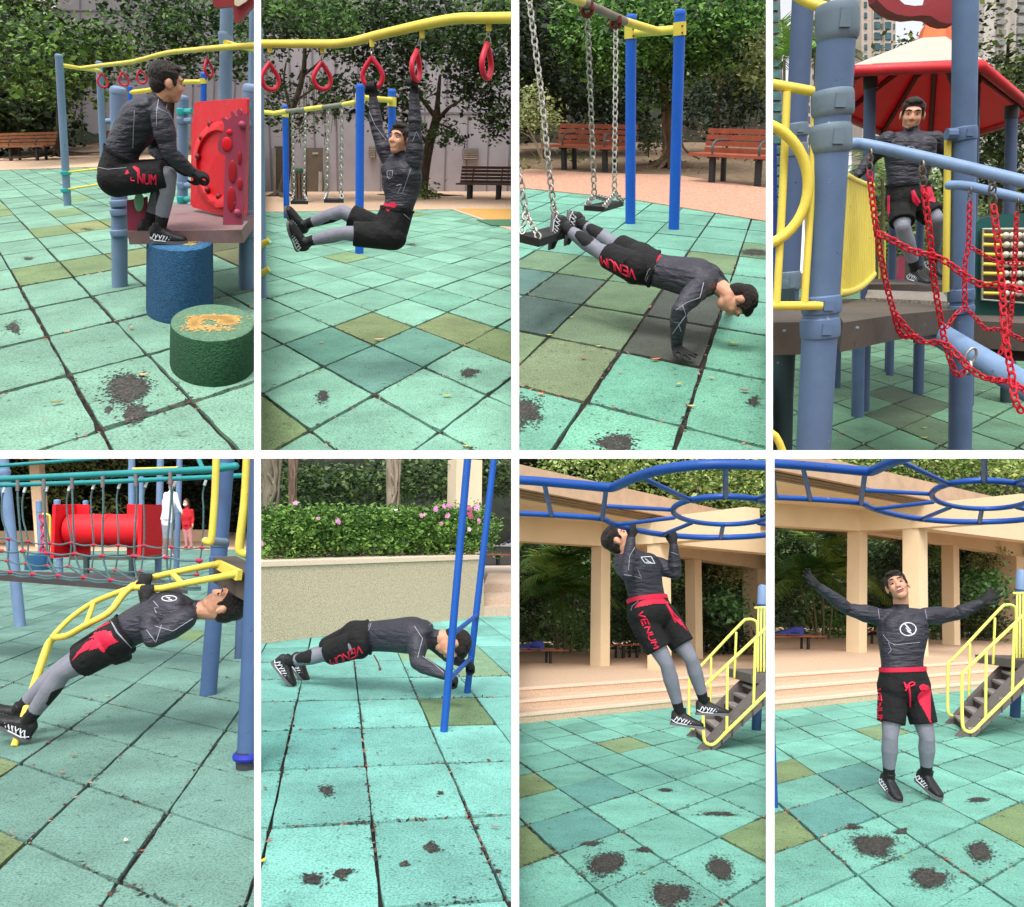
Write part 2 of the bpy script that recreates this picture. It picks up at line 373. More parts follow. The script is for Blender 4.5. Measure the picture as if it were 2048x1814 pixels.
# ------------------------------------------------------------------ rubber tile floor
DARK = mat('gap_dirt', lin((48, 38, 34)), .95, n_scale=30, n_amt=.5, bump=.4, bscale=60)
def tile_mat(key):
    m = bpy.data.materials.new('rubber_tile_' + key); m.use_nodes = True; nt = m.node_tree; N = nt.nodes; L = nt.links; bs = N['Principled BSDF']
    bs.inputs['Roughness'].default_value = .85; bs.inputs['Specular IOR Level'].default_value = .25
    a = N.new('ShaderNodeAttribute'); a.attribute_name = 'col'; tc = N.new('ShaderNodeTexCoord')
    def noise(sc, det, lo, hi, c):
        no = N.new('ShaderNodeTexNoise'); no.inputs['Scale'].default_value = sc; no.inputs['Detail'].default_value = det; no.inputs['Roughness'].default_value = .7; L.new(tc.outputs['Object'], no.inputs['Vector'])
        r = N.new('ShaderNodeMapRange'); r.inputs[1].default_value = lo; r.inputs[2].default_value = hi; r.inputs[3].default_value = c; r.inputs[4].default_value = 1; L.new(no.outputs['Fac'], r.inputs[0]); return r.outputs[0], no
    def mul(x, f):
        mm = N.new('ShaderNodeMix'); mm.data_type = 'RGBA'; mm.blend_type = 'MULTIPLY'; mm.inputs[0].default_value = 1; L.new(x, mm.inputs[6]); L.new(f, mm.inputs[7]); return mm.outputs[2]
    f1, n1 = noise(95, 5, .38, .55, .50); f2, _ = noise(1.7, 7, .3, .66, .60); f3, _ = noise(22, 9, .335, .415, .30); f4, _ = noise(6.0, 9, .31, .37, .38)
    x = mul(mul(mul(mul(a.outputs['Color'], f1), f2), f3), f4); L.new(x, bs.inputs['Base Color'])
    bp = N.new('ShaderNodeBump'); bp.inputs['Strength'].default_value = .35; bp.inputs['Distance'].default_value = .01; L.new(n1.outputs['Fac'], bp.inputs['Height']); L.new(bp.outputs[0], bs.inputs['Normal'])
    return m
TILE = tile_mat('a')
def floor(bay, base_rgb, special, ymax=40, ymin=.6, xpad=6.0, gap=.021, var=.13, patches=(), label='', litter=400, crumb=10, box=None, wear=True, rel=1.0):
    mb = MB(); RR = random.Random(bay.k); base_rgb = tuple(c*.82+.18*g_ for c, g_ in zip(base_rgb, (192, 198, 190))); special = {k_: tuple((c*.9+.1*g_)*(.86 if bay.k < 4 else 1) for c, g_ in zip(v_, (176, 180, 170))) for k_, v_ in special.items()}; gap = gap*(1.2 if bay.k in (1, 2, 3) else .72 if bay.k == 6 else 1); bl = lin(base_rgb)
    rngi = range(-70, 71); d0 = bay.inner
    e1, e2 = bay.e1, bay.e2; L1, L2 = e1.length, e2.length; g1 = g2 = gap/math.sqrt(L1*L2)
    for i in rngi:
        for j in rngi:
            c = bay.lo + e1*(i+.5) + e2*(j+.5)
            if c.y < ymin or c.y > ymax: continue
            q = bay.proj(c)
            if q[0] < -500 or q[0] > 2600 or q[1] > 4600: continue
            if (i, j) in special: col = lin(special[(i, j)])
            else:
                k = 1 + RR.uniform(-var, var); col = tuple(x*k for x in bl)
                if RR.random() < .035 and c.y > 1.6*(bay.lo.y): col = lin((134, 164, 118)) if RR.random() < .5 else tuple(x*.8 for x in bl)
            a = g1/2*RR.uniform(.6, 1.7); b = g2/2*RR.uniform(.6, 1.7); a2 = g1/2*RR.uniform(.6, 1.7); b2 = g2/2*RR.uniform(.6, 1.7)
            ti = RR.uniform(-.002, .002); tj = RR.uniform(-.002, .002); z0 = RR.uniform(-.002, .002)
            near = c.y < 2.2*bay.g(1000, 3580).y
            ns = 8 if near else 2
            def P(u, w, z=None):
                s_ = 0.0
                p = bay.lo + e1*(i+u) + e2*(j+w)
                p.z = (z0 + ti*(u-.5) + tj*(w-.5)) if z is None else z
                return p
            us = [a + (1-a-a2)*x/ns for x in range(ns+1)]; ws = [b + (1-b-b2)*x/ns for x in range(ns+1)]
            top = []
            jit = g1*.22 if near else 0
            for y, w in enumerate(ws):
                for x, u in enumerate(us):
                    uu = u + (RR.uniform(-jit, jit) if x in (0, ns) else 0); ww = w + (RR.uniform(-jit, jit) if y in (0, ns) else 0)
                    if x in (0, ns) and y in (0, ns): uu += (.5-u)*jit*2; ww += (.5-w)*jit*2
                    top.append(P(uu, ww))
            fs = [(y*(ns+1)+x, y*(ns+1)+x+1, (y+1)*(ns+1)+x+1, (y+1)*(ns+1)+x) for y in range(ns) for x in range(ns)]
            n = len(top); bd = [x for x in range(ns+1)] + [(y)*(ns+1)+ns for y in range(1, ns+1)] + [ns*(ns+1)+x for x in range(ns-1, -1, -1)] + [y*(ns+1) for y in range(ns-1, 0, -1)]
            low = [V((top[k].x, top[k].y, -.022)) for k in bd]; m = len(bd)
            flip = e1.cross(e2).z < 0
            ff = fs + [(bd[(k+1) % m], bd[k], n+k, n+(k+1) % m) for k in range(m)]
            if flip: ff = [f[::-1] for f in ff]
            mb.add(top + low, ff, 0, col)
    o = solo(bay, 'rubber_tile_floor', label, None, mb, [TILE], base=V((0, 0, 0)), smooth=0, kind='structure', fill=False)
    # dirt bed below the tiles
    b2 = MB(); w = 60
    b2.add([V((-w, .4, -.02)), V((w, .4, -.02)), V((w, ymax+30, -.02)), V((-w, ymax+30, -.02))], [(0, 1, 2, 3)])
    solo(bay, 'ground', None, None, b2, [DARK], base=V((0, 0, 0)), smooth=0, kind='structure', fill=False)
    # worn patches: black rubber grains showing through
    if True:
        VV = []
        R = np.random.default_rng(bay.k)
        n = 90000; i0 = np.array(bay.lo); E1 = np.array(e1); E2 = np.array(e2)
        u = R.uniform(-14, 14, n); v = R.uniform(-14, 14, n); pick = R.random(n) < .5; sg = np.abs(R.normal(0, .028, n))*np.sign(R.normal(size=n))
        u = np.where(pick, np.round(u) + sg, u); v = np.where(~pick, np.round(v) + sg, v)
        al = np.where(pick, v, u); ln_ = np.where(pick, np.round(u), np.round(v)); m_ = np.sin(al*2.7 + ln_*4.1 + pick*2) + .6*np.sin(al*7.3 + ln_*2.3) + R.normal(0, .35, n)
        p = i0 + u[:, None]*E1 + v[:, None]*E2; lim = bay.g(1000, 3580).y
        ok = (m_ > .75) & (p[:, 1] > lim*.8) & (p[:, 1] < lim*2.6) & inside(bay, p, .02); p = p[ok][:9000*crumb//10]; n = len(p); p[:, 2] = .004
        s = .0045*R.uniform(.5, 1.6, n)[:, None]; an = R.uniform(0, 3.14, n)
        dx = np.stack([np.cos(an), np.sin(an), np.zeros(n)], 1)*s; dy = np.stack([-np.sin(an), np.cos(an), np.zeros(n)], 1)*s*1.6
        VV.append(np.stack([p-dx, p-dy, p+dx, p+dy], 1).reshape(-1, 3))
        m = R.integers(0, 2, 1)
        # scattered pits
        n = 60*crumb; u = R.uniform(-14, 14, n*6); v = R.uniform(-14, 14, n*6); p = i0 + u[:, None]*E1 + v[:, None]*E2
        cl_ = np.sin(u*3.3+bay.k)*np.sin(v*2.9+1) + .5*np.sin(u*9.1)*np.sin(v*8.3); ok = (cl_ > .35) & (p[:, 1] > lim*.8) & (p[:, 1] < lim*2.4) & inside(bay, p, .02); p = p[ok][:n]; n = len(p); p[:, 2] = .004
        s = .0038*R.uniform(.5, 1.5, n)[:, None]; an = R.uniform(0, 3.14, n)
        dx = np.stack([np.cos(an), np.sin(an), np.zeros(n)], 1)*s; dy = np.stack([-np.sin(an), np.cos(an), np.zeros(n)], 1)*s*1.4
        VV.append(np.stack([p-dx, p-dy, p+dx, p+dy], 1).reshape(-1, 3))
        for (zx, zy, rx, ry, n) in patches:
            c = np.array(bay.g(zx, zy)); ex = np.array(bay.g(zx+rx, zy)) - c; ey = np.array(bay.g(zx, zy-ry)) - c
            gsz = .0042*rel
            nc = 9; sc_ = R.normal(0, .33, (nc, 2)); sc_[0] = 0; wsz = R.uniform(.10, .34, nc); n = int(n*.72); pk = R.integers(0, nc, n)
            g_ = R.normal(0, 1, (n, 2))*wsz[pk][:, None] + sc_[pk]; far = R.random(n) < .10; g_[far] *= 1.8
            u = g_[:, 0]; v = g_[:, 1]
            p = c + u[:, None]*ex + v[:, None]*ey; p[:, 2] = .0035 + R.uniform(0, .001, n)
            s = gsz*R.uniform(.6, 1.6, n)[:, None]; an = R.uniform(0, 3.14, n)
            dx = np.stack([np.cos(an), np.sin(an), np.zeros(n)], 1)*s; dy = np.stack([-np.sin(an), np.cos(an), np.zeros(n)], 1)*s*1.6
            ok = inside(bay, p, .01)
            q = np.stack([p-dx, p-dy, p+dx, p+dy], 1)[ok]
            VV.append(q.reshape(-1, 3))
        VV = np.concatenate(VV); gp = np.array([lin(c) for c in ((44, 41, 40), (62, 57, 54), (82, 74, 68), (36, 34, 34), (54, 66, 60))]); gc = np.repeat(gp[R.integers(0, 5, len(VV)//4)], 4, 0)
        oo = fast_mesh(bay, 'worn_patches', VV, np.arange(len(VV)).reshape(-1, 4), gc, mat('rubber_grain', lin((52, 48, 46)), .9, attr=True), None)
        setp(oo, kind='structure')
    # dirt crumbs and leaf litter caught in the joints
    R = np.random.default_rng(bay.k+50); VV = []; CC = []
    pal = np.array([lin(c) for c in ((70, 46, 38), (104, 72, 58), (140, 100, 84), (46, 36, 32), (84, 56, 44), (168, 132, 112), (52, 40, 34))])
    ys = []
    n = litter*14
    i0 = np.array(bay.lo); E1 = np.array(e1); E2 = np.array(e2)
    lim = bay.g(1000, 3580).y
    u = R.uniform(-16, 16, n*4); v = R.uniform(-16, 16, n*4); pick = R.random(n*4) < .5
    u = np.where(pick, np.round(u) + R.normal(0, .014, n*4), u); v = np.where(~pick, np.round(v) + R.normal(0, .014, n*4), v)
    p = i0 + u[:, None]*E1 + v[:, None]*E2
    ok = (p[:, 1] > lim*.8) & (p[:, 1] < lim*2.6) & inside(bay, p, .02); p = p[ok][:n]
    dens = np.sin(p[:, 0]*3.1+bay.k)*np.cos(p[:, 1]*2.3) > -.1; p = p[dens]; k = len(p)
    if k:
        p[:, 2] = .004 + R.uniform(-.008, .003, k); s = R.uniform(.004, .014, k)[:, None]*rel; an = R.uniform(0, 3.14, k)
        dx = np.stack([np.cos(an), np.sin(an), R.uniform(-.5, .5, k)], 1)*s*1.6; dy = np.stack([-np.sin(an), np.cos(an), R.uniform(-.5, .5, k)], 1)*s*.6
        q = np.stack([p-dx, p-dy, p+dx, p+dy], 1).reshape(-1, 3); c = np.repeat(pal[R.integers(0, len(pal), k)], 4, 0)
        oo = fast_mesh(bay, 'leaf_litter', q, np.arange(len(q)).reshape(-1, 4), c, mat('litter', (.2, .1, .05), .9, attr=True), None)
        setp(oo, 'brown crumbs and dry leaf bits caught in the joints of the rubber tiles', kind='stuff')
    return o
def ground_poly(bay, name, pts, matl, z=.012, label=None, thick=.01, kind='structure'):
    mb = MB(); P = [bay.g(a, b_, z) if not isinstance(a, Vector) else a for a, b_ in pts]
    mb.prism([p - V((0, 0, thick)) for p in P], V((0, 0, thick)))
    # keep normals up
    return solo(bay, name, label, None, mb, [matl], base=V((0, 0, 0)), smooth=0, kind=kind)
def fallen_leaf(bay, zx, zy, L, rgb, ang, label, curl=.3):
    c = bay.g(zx, zy, .012); s = bay.rad(L*1.55, zx, zy, c.y); mb = MB(); n = 6
    u = V((math.cos(ang), math.sin(ang), 0)); w = V((-math.sin(ang), math.cos(ang), 0)); rows = []
    for i in range(n+1):
        t = i/n; wd = math.sin(math.pi*min(1, t*1.05))**.8*.42*s
        z = curl*s*(abs(t-.5)*2)**2
        p = c + u*(t-.5)*2*s + V((0, 0, z)); rows.append((p - w*wd + V((0, 0, curl*wd)), p, p + w*wd + V((0, 0, curl*wd))))
    vs = [x for r in rows for x in r]; fs = []
    for i in range(n): fs += [(i*3, i*3+1, i*3+4, i*3+3), (i*3+1, i*3+2, i*3+5, i*3+4)]
    dn = [p - V((0, 0, .0015)) for p in vs]; m = len(vs)
    mb.add(vs + dn, [f[::-1] for f in fs] + [tuple(i+m for i in f) for f in fs])
    solo(bay, 'fallen_leaf', label, 'leaf', mb, [mat('dry_leaf_%d_%d_%d' % rgb, lin(rgb), .7, n_scale=20, n_amt=.4)], base=c, smooth=60, group='fallen leaves on the rubber tiles')
EXPO = 0.22
# ------------------------------------------------------------------ people
def remesh(mb, vox, it=3, fac=.5, noise=0):
    bm = bmesh.new(); vv = [bm.verts.new(p) for p in mb.v]
    for f in mb.f:
        try: bm.faces.new([vv[i] for i in f])
        except ValueError: pass
    me = bpy.data.meshes.new('tmp'); bm.to_mesh(me); bm.free()
    o = bpy.data.objects.new('tmp', me); COL.objects.link(o)
    m = o.modifiers.new('r', 'REMESH'); m.mode = 'VOXEL'; m.voxel_size = vox
    if it: s = o.modifiers.new('s', 'SMOOTH'); s.factor = fac; s.iterations = it
    dg = bpy.context.evaluated_depsgraph_get(); ev = o.evaluated_get(dg); m2 = ev.to_mesh()
    n = len(m2.vertices); co = np.empty(n*3, np.float32); m2.vertices.foreach_get('co', co); co = co.reshape(-1, 3).astype(float)
    q = np.empty(len(m2.loops), np.int32); m2.loops.foreach_get('vertex_index', q)
    tot = np.empty(len(m2.polygons), np.int32); m2.polygons.foreach_get('loop_total', tot)
    assert (tot == 4).all()
    ev.to_mesh_clear(); bpy.data.objects.remove(o); bpy.data.meshes.remove(me)
    return co, q.reshape(-1, 4)
def loft(mb, secs, n=20, sub=3, p=2.3):
    """secs: (centre, lateral half axis vector, depth half axis vector)"""
    C = smooth_path([s[0] for s in secs], sub); A = smooth_path([s[1] for s in secs], sub); B = smooth_path([s[2] for s in secs], sub)
    vs = []; fs = []; k = len(C)
    for c, a, b in zip(C, A, B):
        for j in range(n):
            t = 2*math.pi*j/n; x = math.cos(t); y = math.sin(t)
            x = math.copysign(abs(x)**(2/p), x); y = math.copysign(abs(y)**(2/p), y)
            vs.append(c + a*x + b*y)
    for i in range(k-1):
        for j in range(n): fs.append((i*n+j, i*n+(j+1) % n, (i+1)*n+(j+1) % n, (i+1)*n+j))
    fs.append(tuple(range(n))[::-1]); fs.append(tuple((k-1)*n+j for j in range(n)))
    mb.add(vs, fs)
SKIN = mat('skin', lin((205, 150, 122)), .5, n_scale=14, n_amt=.12, spec=.4)
SHIRT = mat('shirt_cloth', lin((52, 51, 63)), .55, n_scale=7, n_amt=.45, bump=1.0, bscale=17, stretch=(.6, .6, 2.0), spec=.45, contrast=(.3, .7))
GLOVE = mat('glove_cloth', lin((24, 24, 27)), .75, n_scale=30, n_amt=.3, bump=.3, bscale=60)
TIGHT = mat('tights_cloth', lin((124, 126, 138)), .6, n_scale=16, n_amt=.14, bump=.15, bscale=40)
TBLK = mat('black_cloth', lin((20, 20, 23)), .8, n_scale=20, n_amt=.3, bump=.3, bscale=30)
SHORTS = mat('shorts_cloth', lin((17, 16, 19)), .85, n_scale=9, n_amt=.35, bump=1.0, bscale=14)
RED = mat('red_print', lin((205, 24, 62)), .6, n_scale=20, n_amt=.15)
HAIR = mat('hair', lin((44, 33, 29)), .45, n_scale=24, n_amt=.5, bump=1.0, bscale=50, stretch=(4, .6, 1))
SEAM = mat('seam_thread', lin((150, 152, 165)), .6)
WHITEP = mat('white_print', lin((215, 218, 225)), .6)
SHOE = mat('shoe_black', lin((26, 26, 29)), .5, n_scale=30, n_amt=.4, bump=.3, bscale=60)
SOLE = mat('shoe_sole', lin((96, 94, 98)), .7)
EYEW = mat('eye_white', lin((176, 160, 150)), .3); EYEB = mat('eye_dark', lin((28, 18, 14)), .25); LIP = mat('lips', lin((176, 104, 92)), .5); BROW = mat('brow', lin((34, 26, 24)), .8)
TEETH = mat('teeth', lin((235, 228, 218)), .35); MOUTH = mat('mouth_inside', lin((80, 26, 26)), .6)
def nz(v): return V(v).normalized()
HEADK = 1.03
def person(bay, label, s, J, head, hands, feet, base, facewide=1.0, hem=.74, shirt_light=0, mouth=0, vox=.0068, decal=None, skirt=1.0, patch=1, hairw=1.0, sock=.80, flare=1.0, group=None):
    body = MB(); LB = []      # LB: (a, b, ra, rb, label)
    def cap(a, b, ra, rb, lab, bulge=0, draw=True, bp=.35):
        a = V(a); b = V(b)
        if draw:
            if bulge: body.tube([a, a+(b-a)*.18, a+(b-a)*bp, a+(b-a)*.7, b], [ra, ra*.45+bulge*.55, bulge, bulge*.4+rb*.6, rb], 14, round_caps=True)
            else: body.tube([a, a+(b-a)*.5, b], [ra, (ra+rb)/2, rb], 12, round_caps=True)
        LB.append((np.array(a), np.array(b), ra, rb, lab))
    pel, wai, che, nek = J['pelvis'], J['waist'], J['chest'], J['neck']
    hl, hr, sl, sr = J['hipL'], J['hipR'], J['shL'], J['shR']
    latp = nz(hr-hl); lats = nz(sr-sl)
    up1 = nz(wai-pel); up2 = nz(nek-che)
    fp = nz(up1.cross(latp)); fs_ = nz(up2.cross(lats))          # facing direction: right x ... front
    fp = -fp if fp.dot(J['front']) < 0 else fp; fs_ = -fs_ if fs_.dot(J['front']) < 0 else fs_
    latw = nz(latp+lats); fw = nz(fp+fs_)
    low = pel - up1*.09*s
    loft(body, [(low, latp*.11*s, fp*.085*s), (pel, latp*.165*s, fp*.118*s), (pel*.45+wai*.55, latw*.158*s, fw*.112*s), (wai, latw*.155*s, fw*.108*s), (wai*.5+che*.5, lats*.172*s, fw*.118*s),
                (che, lats*.194*s, fs_*.128*s), (che*.45+nek*.55, lats*.172*s, fs_*.105*s), (nek*.9+che*.1, lats*.085*s, fs_*.075*s), (nek, lats*.05*s, fs_*.05*s)])
    for a, b, r in ((low, pel, .15), (pel, wai, .14)): LB.append((np.array(a), np.array(b), r*s, r*s, 'shirt'))
    for a, b, r in ((wai, che, .15), (che, che*.3+nek*.7, .15)): LB.append((np.array(a), np.array(b), r*s, r*s*.8, 'shirt'))
    # pectorals and shoulder blades
    for sgn in (-1, 1):
        c = che*.7+nek*.3 + lats*sgn*.085*s + fs_*.065*s
        body.ell(c, lats*.085*s, fs_*.055*s, up2*.07*s)
        c = che*.6+nek*.4 + lats*sgn*.09*s - fs_*.055*s
        body.ell(c, lats*.08*s, fs_*.05*s, up2*.09*s)
    for sh, el, wr in ((sl, J['elL'], J['wrL']), (sr, J['elR'], J['wrR'])):
        body.ell(sh, nz(el-sh)*.075*s, nz((el-sh).orthogonal())*.062*s, nz((el-sh).cross((el-sh).orthogonal()))*.062*s)
        cap(nek*.82+che*.18, sh, .052*s, .056*s, 'shirt'); cap(sh, el, .068*s, .050*s, 'shirt', .072*s, bp=.45); cap(el, wr, .049*s, .034*s, 'shirt', .057*s, bp=.25)
    for hp, kn, an in ((hl, J['knL'], J['anL']), (hr, J['knR'], J['anR'])):
        cap(hp, kn, .088*s, .056*s, 'tight', .088*s, bp=.3); cap(kn, an, .055*s, .036*s, 'tight', .060*s, bp=.3)
        LB.append((np.array(kn+(an-kn)*sock), np.array(an+(an-kn)*.2), .05*s, .05*s, 'black'))
        if patch:
            d = nz(an-kn); bk = nz(kn*2-hp-an) * -1 if (kn*2-hp-an).length > .03 else -fp
            q = kn + d*.09*s + bk*.045*s; LB.append((np.array(q), np.array(q+d*.07*s), .046*s, .034*s, 'black'))
    # hands
    for side, wr, el in (('L', J['wrL'], J['elL']), ('R', J['wrR'], J['elR'])):
        h = hands[side]; d = nz(h['d']) if 'd' in h else nz(wr-el); n = V(h['n']); n = nz(n - d*n.dot(d)); l = n.cross(d) if side == 'R' else d.cross(n)
        if h.get('flip'): l = -l
        W = wr + d*.012*s
        body.ell(W+d*.045*s, d*.05*s, l*.042*s, n*.019*s); cap(wr, W+d*.03*s, .027*s, .028*s, 'glove')
        LB.append((np.array(W+d*.02*s), np.array(W+d*.10*s), .045*s, .05*s, 'glove'))
        cl = h.get('curl', 1)
        for i, (o, ln) in enumerate(zip((.031, .0105, -.0105, -.030), (.074, .084, .078, .06))):
            if cl >= 1:
                c = W + d*.066*s + n*.030*s + l*o*s; R = .029*s*(1.06 if i in (1, 2) else 1)
                P = [c + (d*math.cos(t) - n*math.sin(t))*R for t in (1.45, .75, .0, -.8, -1.6, -2.4)]
                body.tube(P, [.0105*s, .0105*s, .0100*s, .0098*s, .0095*s, .009*s], 8, round_caps=True)
            else:
                K0 = W + d*.08*s + l*o*s; a = o/.031*(-.0 + h.get('spread', .22)); dd = nz(d + l*a); b = cl*1.0
                P = [K0]; q = K0
                for w_, seg in ((b*.35, .45), (b*.8, .32), (b*1.2, .25)):
                    q = q + nz(dd*math.cos(w_) + n*math.sin(w_))*ln*seg*s; P.append(q)
                body.tube([K0 - dd*.02*s] + P, [.0115*s, .011*s, .0105*s, .0098*s, .0088*s], 8, round_caps=True)
                for x, y in zip(P, P[1:]): LB.append((np.array(x), np.array(y), .012*s, .012*s, 'glove'))
        T0 = W + d*.012*s + l*.03*s
        if cl >= 1: P = [T0, T0 + d*.025*s + l*.014*s + n*.014*s, T0 + d*.042*s + n*.042*s + l*.006*s, T0 + d*.05*s + n*.062*s - l*.012*s]
        else: P = [T0, T0 + (d*.6+l*.55)*.035*s + n*.006*s, T0 + (d*.7+l*.5)*.07*s + n*.012*s, T0 + (d*.85+l*.4)*.095*s + n*.016*s]
        body.tube(P, [.015*s, .013*s, .0115*s, .0095*s], 8, round_caps=True)
        for x, y in zip(P, P[1:]): LB.append((np.array(x), np.array(y), .014*s, .012*s, 'glove'))
    # head
    s0 = s; s = s*HEADK; hc, hf, hu = V(head[0]), nz(head[1]), V(head[2]); hu = nz(hu - hf*hu.dot(hf)); hx = hf.cross(hu)
    sH = s
    def H(x, y, z): return hc + (hx*x*facewide + hf*y + hu*z)*sH
    def he(c, r, mi=0, mbx=body): mbx.ell(H(*c), hx*r[0]*s*facewide, hf*r[1]*s, hu*r[2]*s, 18, 12)
    he((0, -.014, .034), (.074, .094, .083)); he((0, .026, -.012), (.063, .062, .088)); he((0, .040, -.080), (.038, .040, .030)); he((0, .008, -.052), (.060, .060, .045))
    for sg in (-1, 1):
        he((.034*sg, .056, -.018), (.026, .028, .030)); he((.079*sg, -.008, .0), (.010, .021, .033))
        cap(H(.045*sg, .072, .036), H(.012*sg, .083, .036), .012*s, .012*s, 'skin')
        cap(H(.013*sg, .095, -.024), H(.013*sg, .094, -.024), .009*s, .009*s, 'skin')
    cap(H(0, .080, .028), H(0, .098, -.018), .009*s, .0115*s, 'skin')
    if not mouth:
        cap(H(-.020, .080, -.048), H(.020, .080, -.048), .007*s, .007*s, 'lip'); cap(H(-.016, .079, -.059), H(.016, .079, -.059), .008*s, .008*s, 'lip')
    for c, r in (((0, -.014, .034), .085), ((0, .02, -.03), .07), ((0, .035, -.075), .045)): LB.append((np.array(H(*c)), np.array(H(c[0], c[1]+.01, c[2])), r*s, r*s, 'skin'))
    nb = H(0, -.022, -.055); s = s0; cap(nb, nek - up2*.01*s, .056*s, .060*s, 'skin'); LB.append((np.array(nek - up2*.045*s), np.array(che), .085*s, .12*s, 'shirt'))
    LB.append((np.array(nb), np.array(nek + up2*.01*s), .062*s, .066*s, 'skin'))
    co, q = remesh(body, vox*s, 3)
    fc = co[q].mean(1); best = np.full(len(fc), 1e9); lab = np.zeros(len(fc), int)
    names = ['skin', 'shirt', 'glove', 'tight', 'black', 'lip']
    for a, b, ra, rb, lb in LB:
        ab = b-a; t = np.clip(((fc-a)@ab)/max(ab@ab, 1e-9), 0, 1); d = np.linalg.norm(fc - a - t[:, None]*ab, axis=1) - (ra + (rb-ra)*t)
        m = d < best; best[m] = d[m]; lab[m] = names.index(lb)
    P = thing(bay, 'person', label, 'person', base, group); bs = np.array(V(base))
    o = fast_mesh(bay, 'body', co, q, None, [SKIN, SHIRT, GLOVE, TIGHT, TBLK, LIP], P, bs, lab)
    o.data.polygons.foreach_set('use_smooth', np.ones(len(q), bool))
    T = [(co, q)]
    # shorts
    sh = MB(); k = skirt
    loft(sh, [(low, latp*.13*s, fp*.10*s), (pel, latp*.184*s*k, fp*.137*s*k), (pel*.5+wai*.5, latw*.170*s*k, fw*.125*s), (pel*.24+wai*.76, latw*.166*s, fw*.120*s)])
    for hp, kn in ((hl, J['knL']), (hr, J['knR'])):
        e = hp + (kn-hp)*hem; sh.tube([hp, hp+(e-hp)*.4, e], [.104*s*k, .101*s*k*flare, .095*s*k*flare], 18, round_caps=False)
        sh.ell(hp - (kn-hp)*.05, latp*.11*s, fp*.115*s, up1*.11*s)
    co2, q2 = remesh(sh, .009*s, 2, .5)
    so = fast_mesh(bay, 'shorts', co2, q2, None, SHORTS, P, bs); so.data.polygons.foreach_set('use_smooth', np.ones(len(q2), bool)); T.append((co2, q2))
    wb = MB(); c0 = pel*.24+wai*.76; bw = (.013 if J.get('redband', 1) == 2 else .008)*s
    wb.lathe(c0 - up1*bw, up1, [(1, 0)], 4) if False else None
    nn = 40; vs_ = []
    for dz, kk in ((-bw*1.6, 1.0), (-bw*1.5, 1.035), (bw, 1.03), (bw*1.1, .99)):
        for j_ in range(nn):
            t_ = 2*math.pi*j_/nn; x_ = math.copysign(abs(math.cos(t_))**.87, math.cos(t_)); y_ = math.copysign(abs(math.sin(t_))**.87, math.sin(t_)); vs_.append(c0 + up1*dz + latw*.168*s*kk*x_ + fw*.122*s*kk*y_)
    wb.add(vs_, [(a*nn+j_, a*nn+(j_+1) % nn, (a+1)*nn+(j_+1) % nn, (a+1)*nn+j_) for a in range(3) for j_ in range(nn)])
    part(P, 'waistband', wb, RED if J.get('redband', 1) else SHORTS, 60)
    # hair
    hb = MB()
    s = s0*HEADK
    def hh(c, r): hb.ell(H(*c), hx*r[0]*s*facewide*hairw, hf*r[1]*s, hu*r[2]*s, 18, 12)
    hh((0, -.022, .048), (.0795, .0975, .0815)); hh((0, -.056, .0), (.071, .056, .072)); hh((0, .032, .100), (.056, .047, .024)); hh((.012, .062, .094), (.034, .020, .017)); hh((0, -.06, -.045), (.055, .035, .03))
    for sg in (-1, 1): hh((.063*sg, .012, .058), (.017, .042, .036)); hh((.072*sg, .030, .02), (.006, .012, .03))
    RR = random.Random(bay.k)
    for i in range(60):
        a = RR.uniform(0, 6.28); e_ = RR.uniform(.25, 1.45); dx, dy, dz = math.cos(a)*math.cos(e_), math.sin(a)*math.cos(e_), math.sin(e_)
        if dy > .4 and dz < .72: continue
        p0 = H(dx*.075, -.022+dy*.09, .048+dz*.078); p1 = p0 + (hx*RR.uniform(-.010, .010) + hf*RR.uniform(.008, .034) + (hx*dx+hf*dy+hu*dz)*.006)*s
        hb.tube([p0, (p0+p1)/2 + hu*.003*s, p1], [.0075*s, .007*s, .003*s], 6, round_caps=True)
    co3, q3 = remesh(hb, .0055*s, 1, .5); ho = fast_mesh(bay, 'hair', co3, q3, None, HAIR, P, bs); ho.data.polygons.foreach_set('use_smooth', np.ones(len(q3), bool))
    # eyes, brows
    for sg in (-1, 1):
        if J.get('closed'):
            e = MB(); e.tube([H(.045*sg, .0715, .010), H(.031*sg, .0815, .006), H(.018*sg, .080, .010)], [.0022*s, .0032*s, .0022*s], 6, round_caps=True); part(P, 'eyelid', e, EYEB, 60)
        e = MB(); e.ell(H(.030*sg, .0735 if not J.get('closed') else .060, .012), hx*.0135*s, hf*.010*s, hu*.0046*s, 12, 8); eo = part(P, 'eye', e, EYEW, 60)
        if eo: e2_ = MB(); e2_.ell(H(.030*sg, .0805, .012), hx*.0068*s, hf*.005*s, hu*.0050*s, 10, 6); part(eo, 'iris', e2_, EYEB, 60)
        e = MB(); e.tube([H(.051*sg, .0755, .034), H(.033*sg, .0885, .040), H(.014*sg, .0915, .036)], [.0035*s, .0055*s, .004*s], 6, round_caps=True); part(P, 'eyebrow', e, BROW, 60)
    if mouth:
        e = MB(); e.ell(H(0, .081, -.052), hx*.026*s, hf*.010*s, hu*.013*s*mouth); mo = part(P, 'mouth', e, MOUTH, 60)
        e = MB(); e.ell(H(0, .0845, -.047), hx*.021*s, hf*.008*s, hu*.005*s); part(mo, 'teeth', e, TEETH, 60)
        e = MB(); e.ring(H(0, .088, -.052), hx, hu, .027*s, .014*s*mouth, .004*s, 20, 6); part(mo, 'lip', e, LIP, 60)
    s = s0*.93
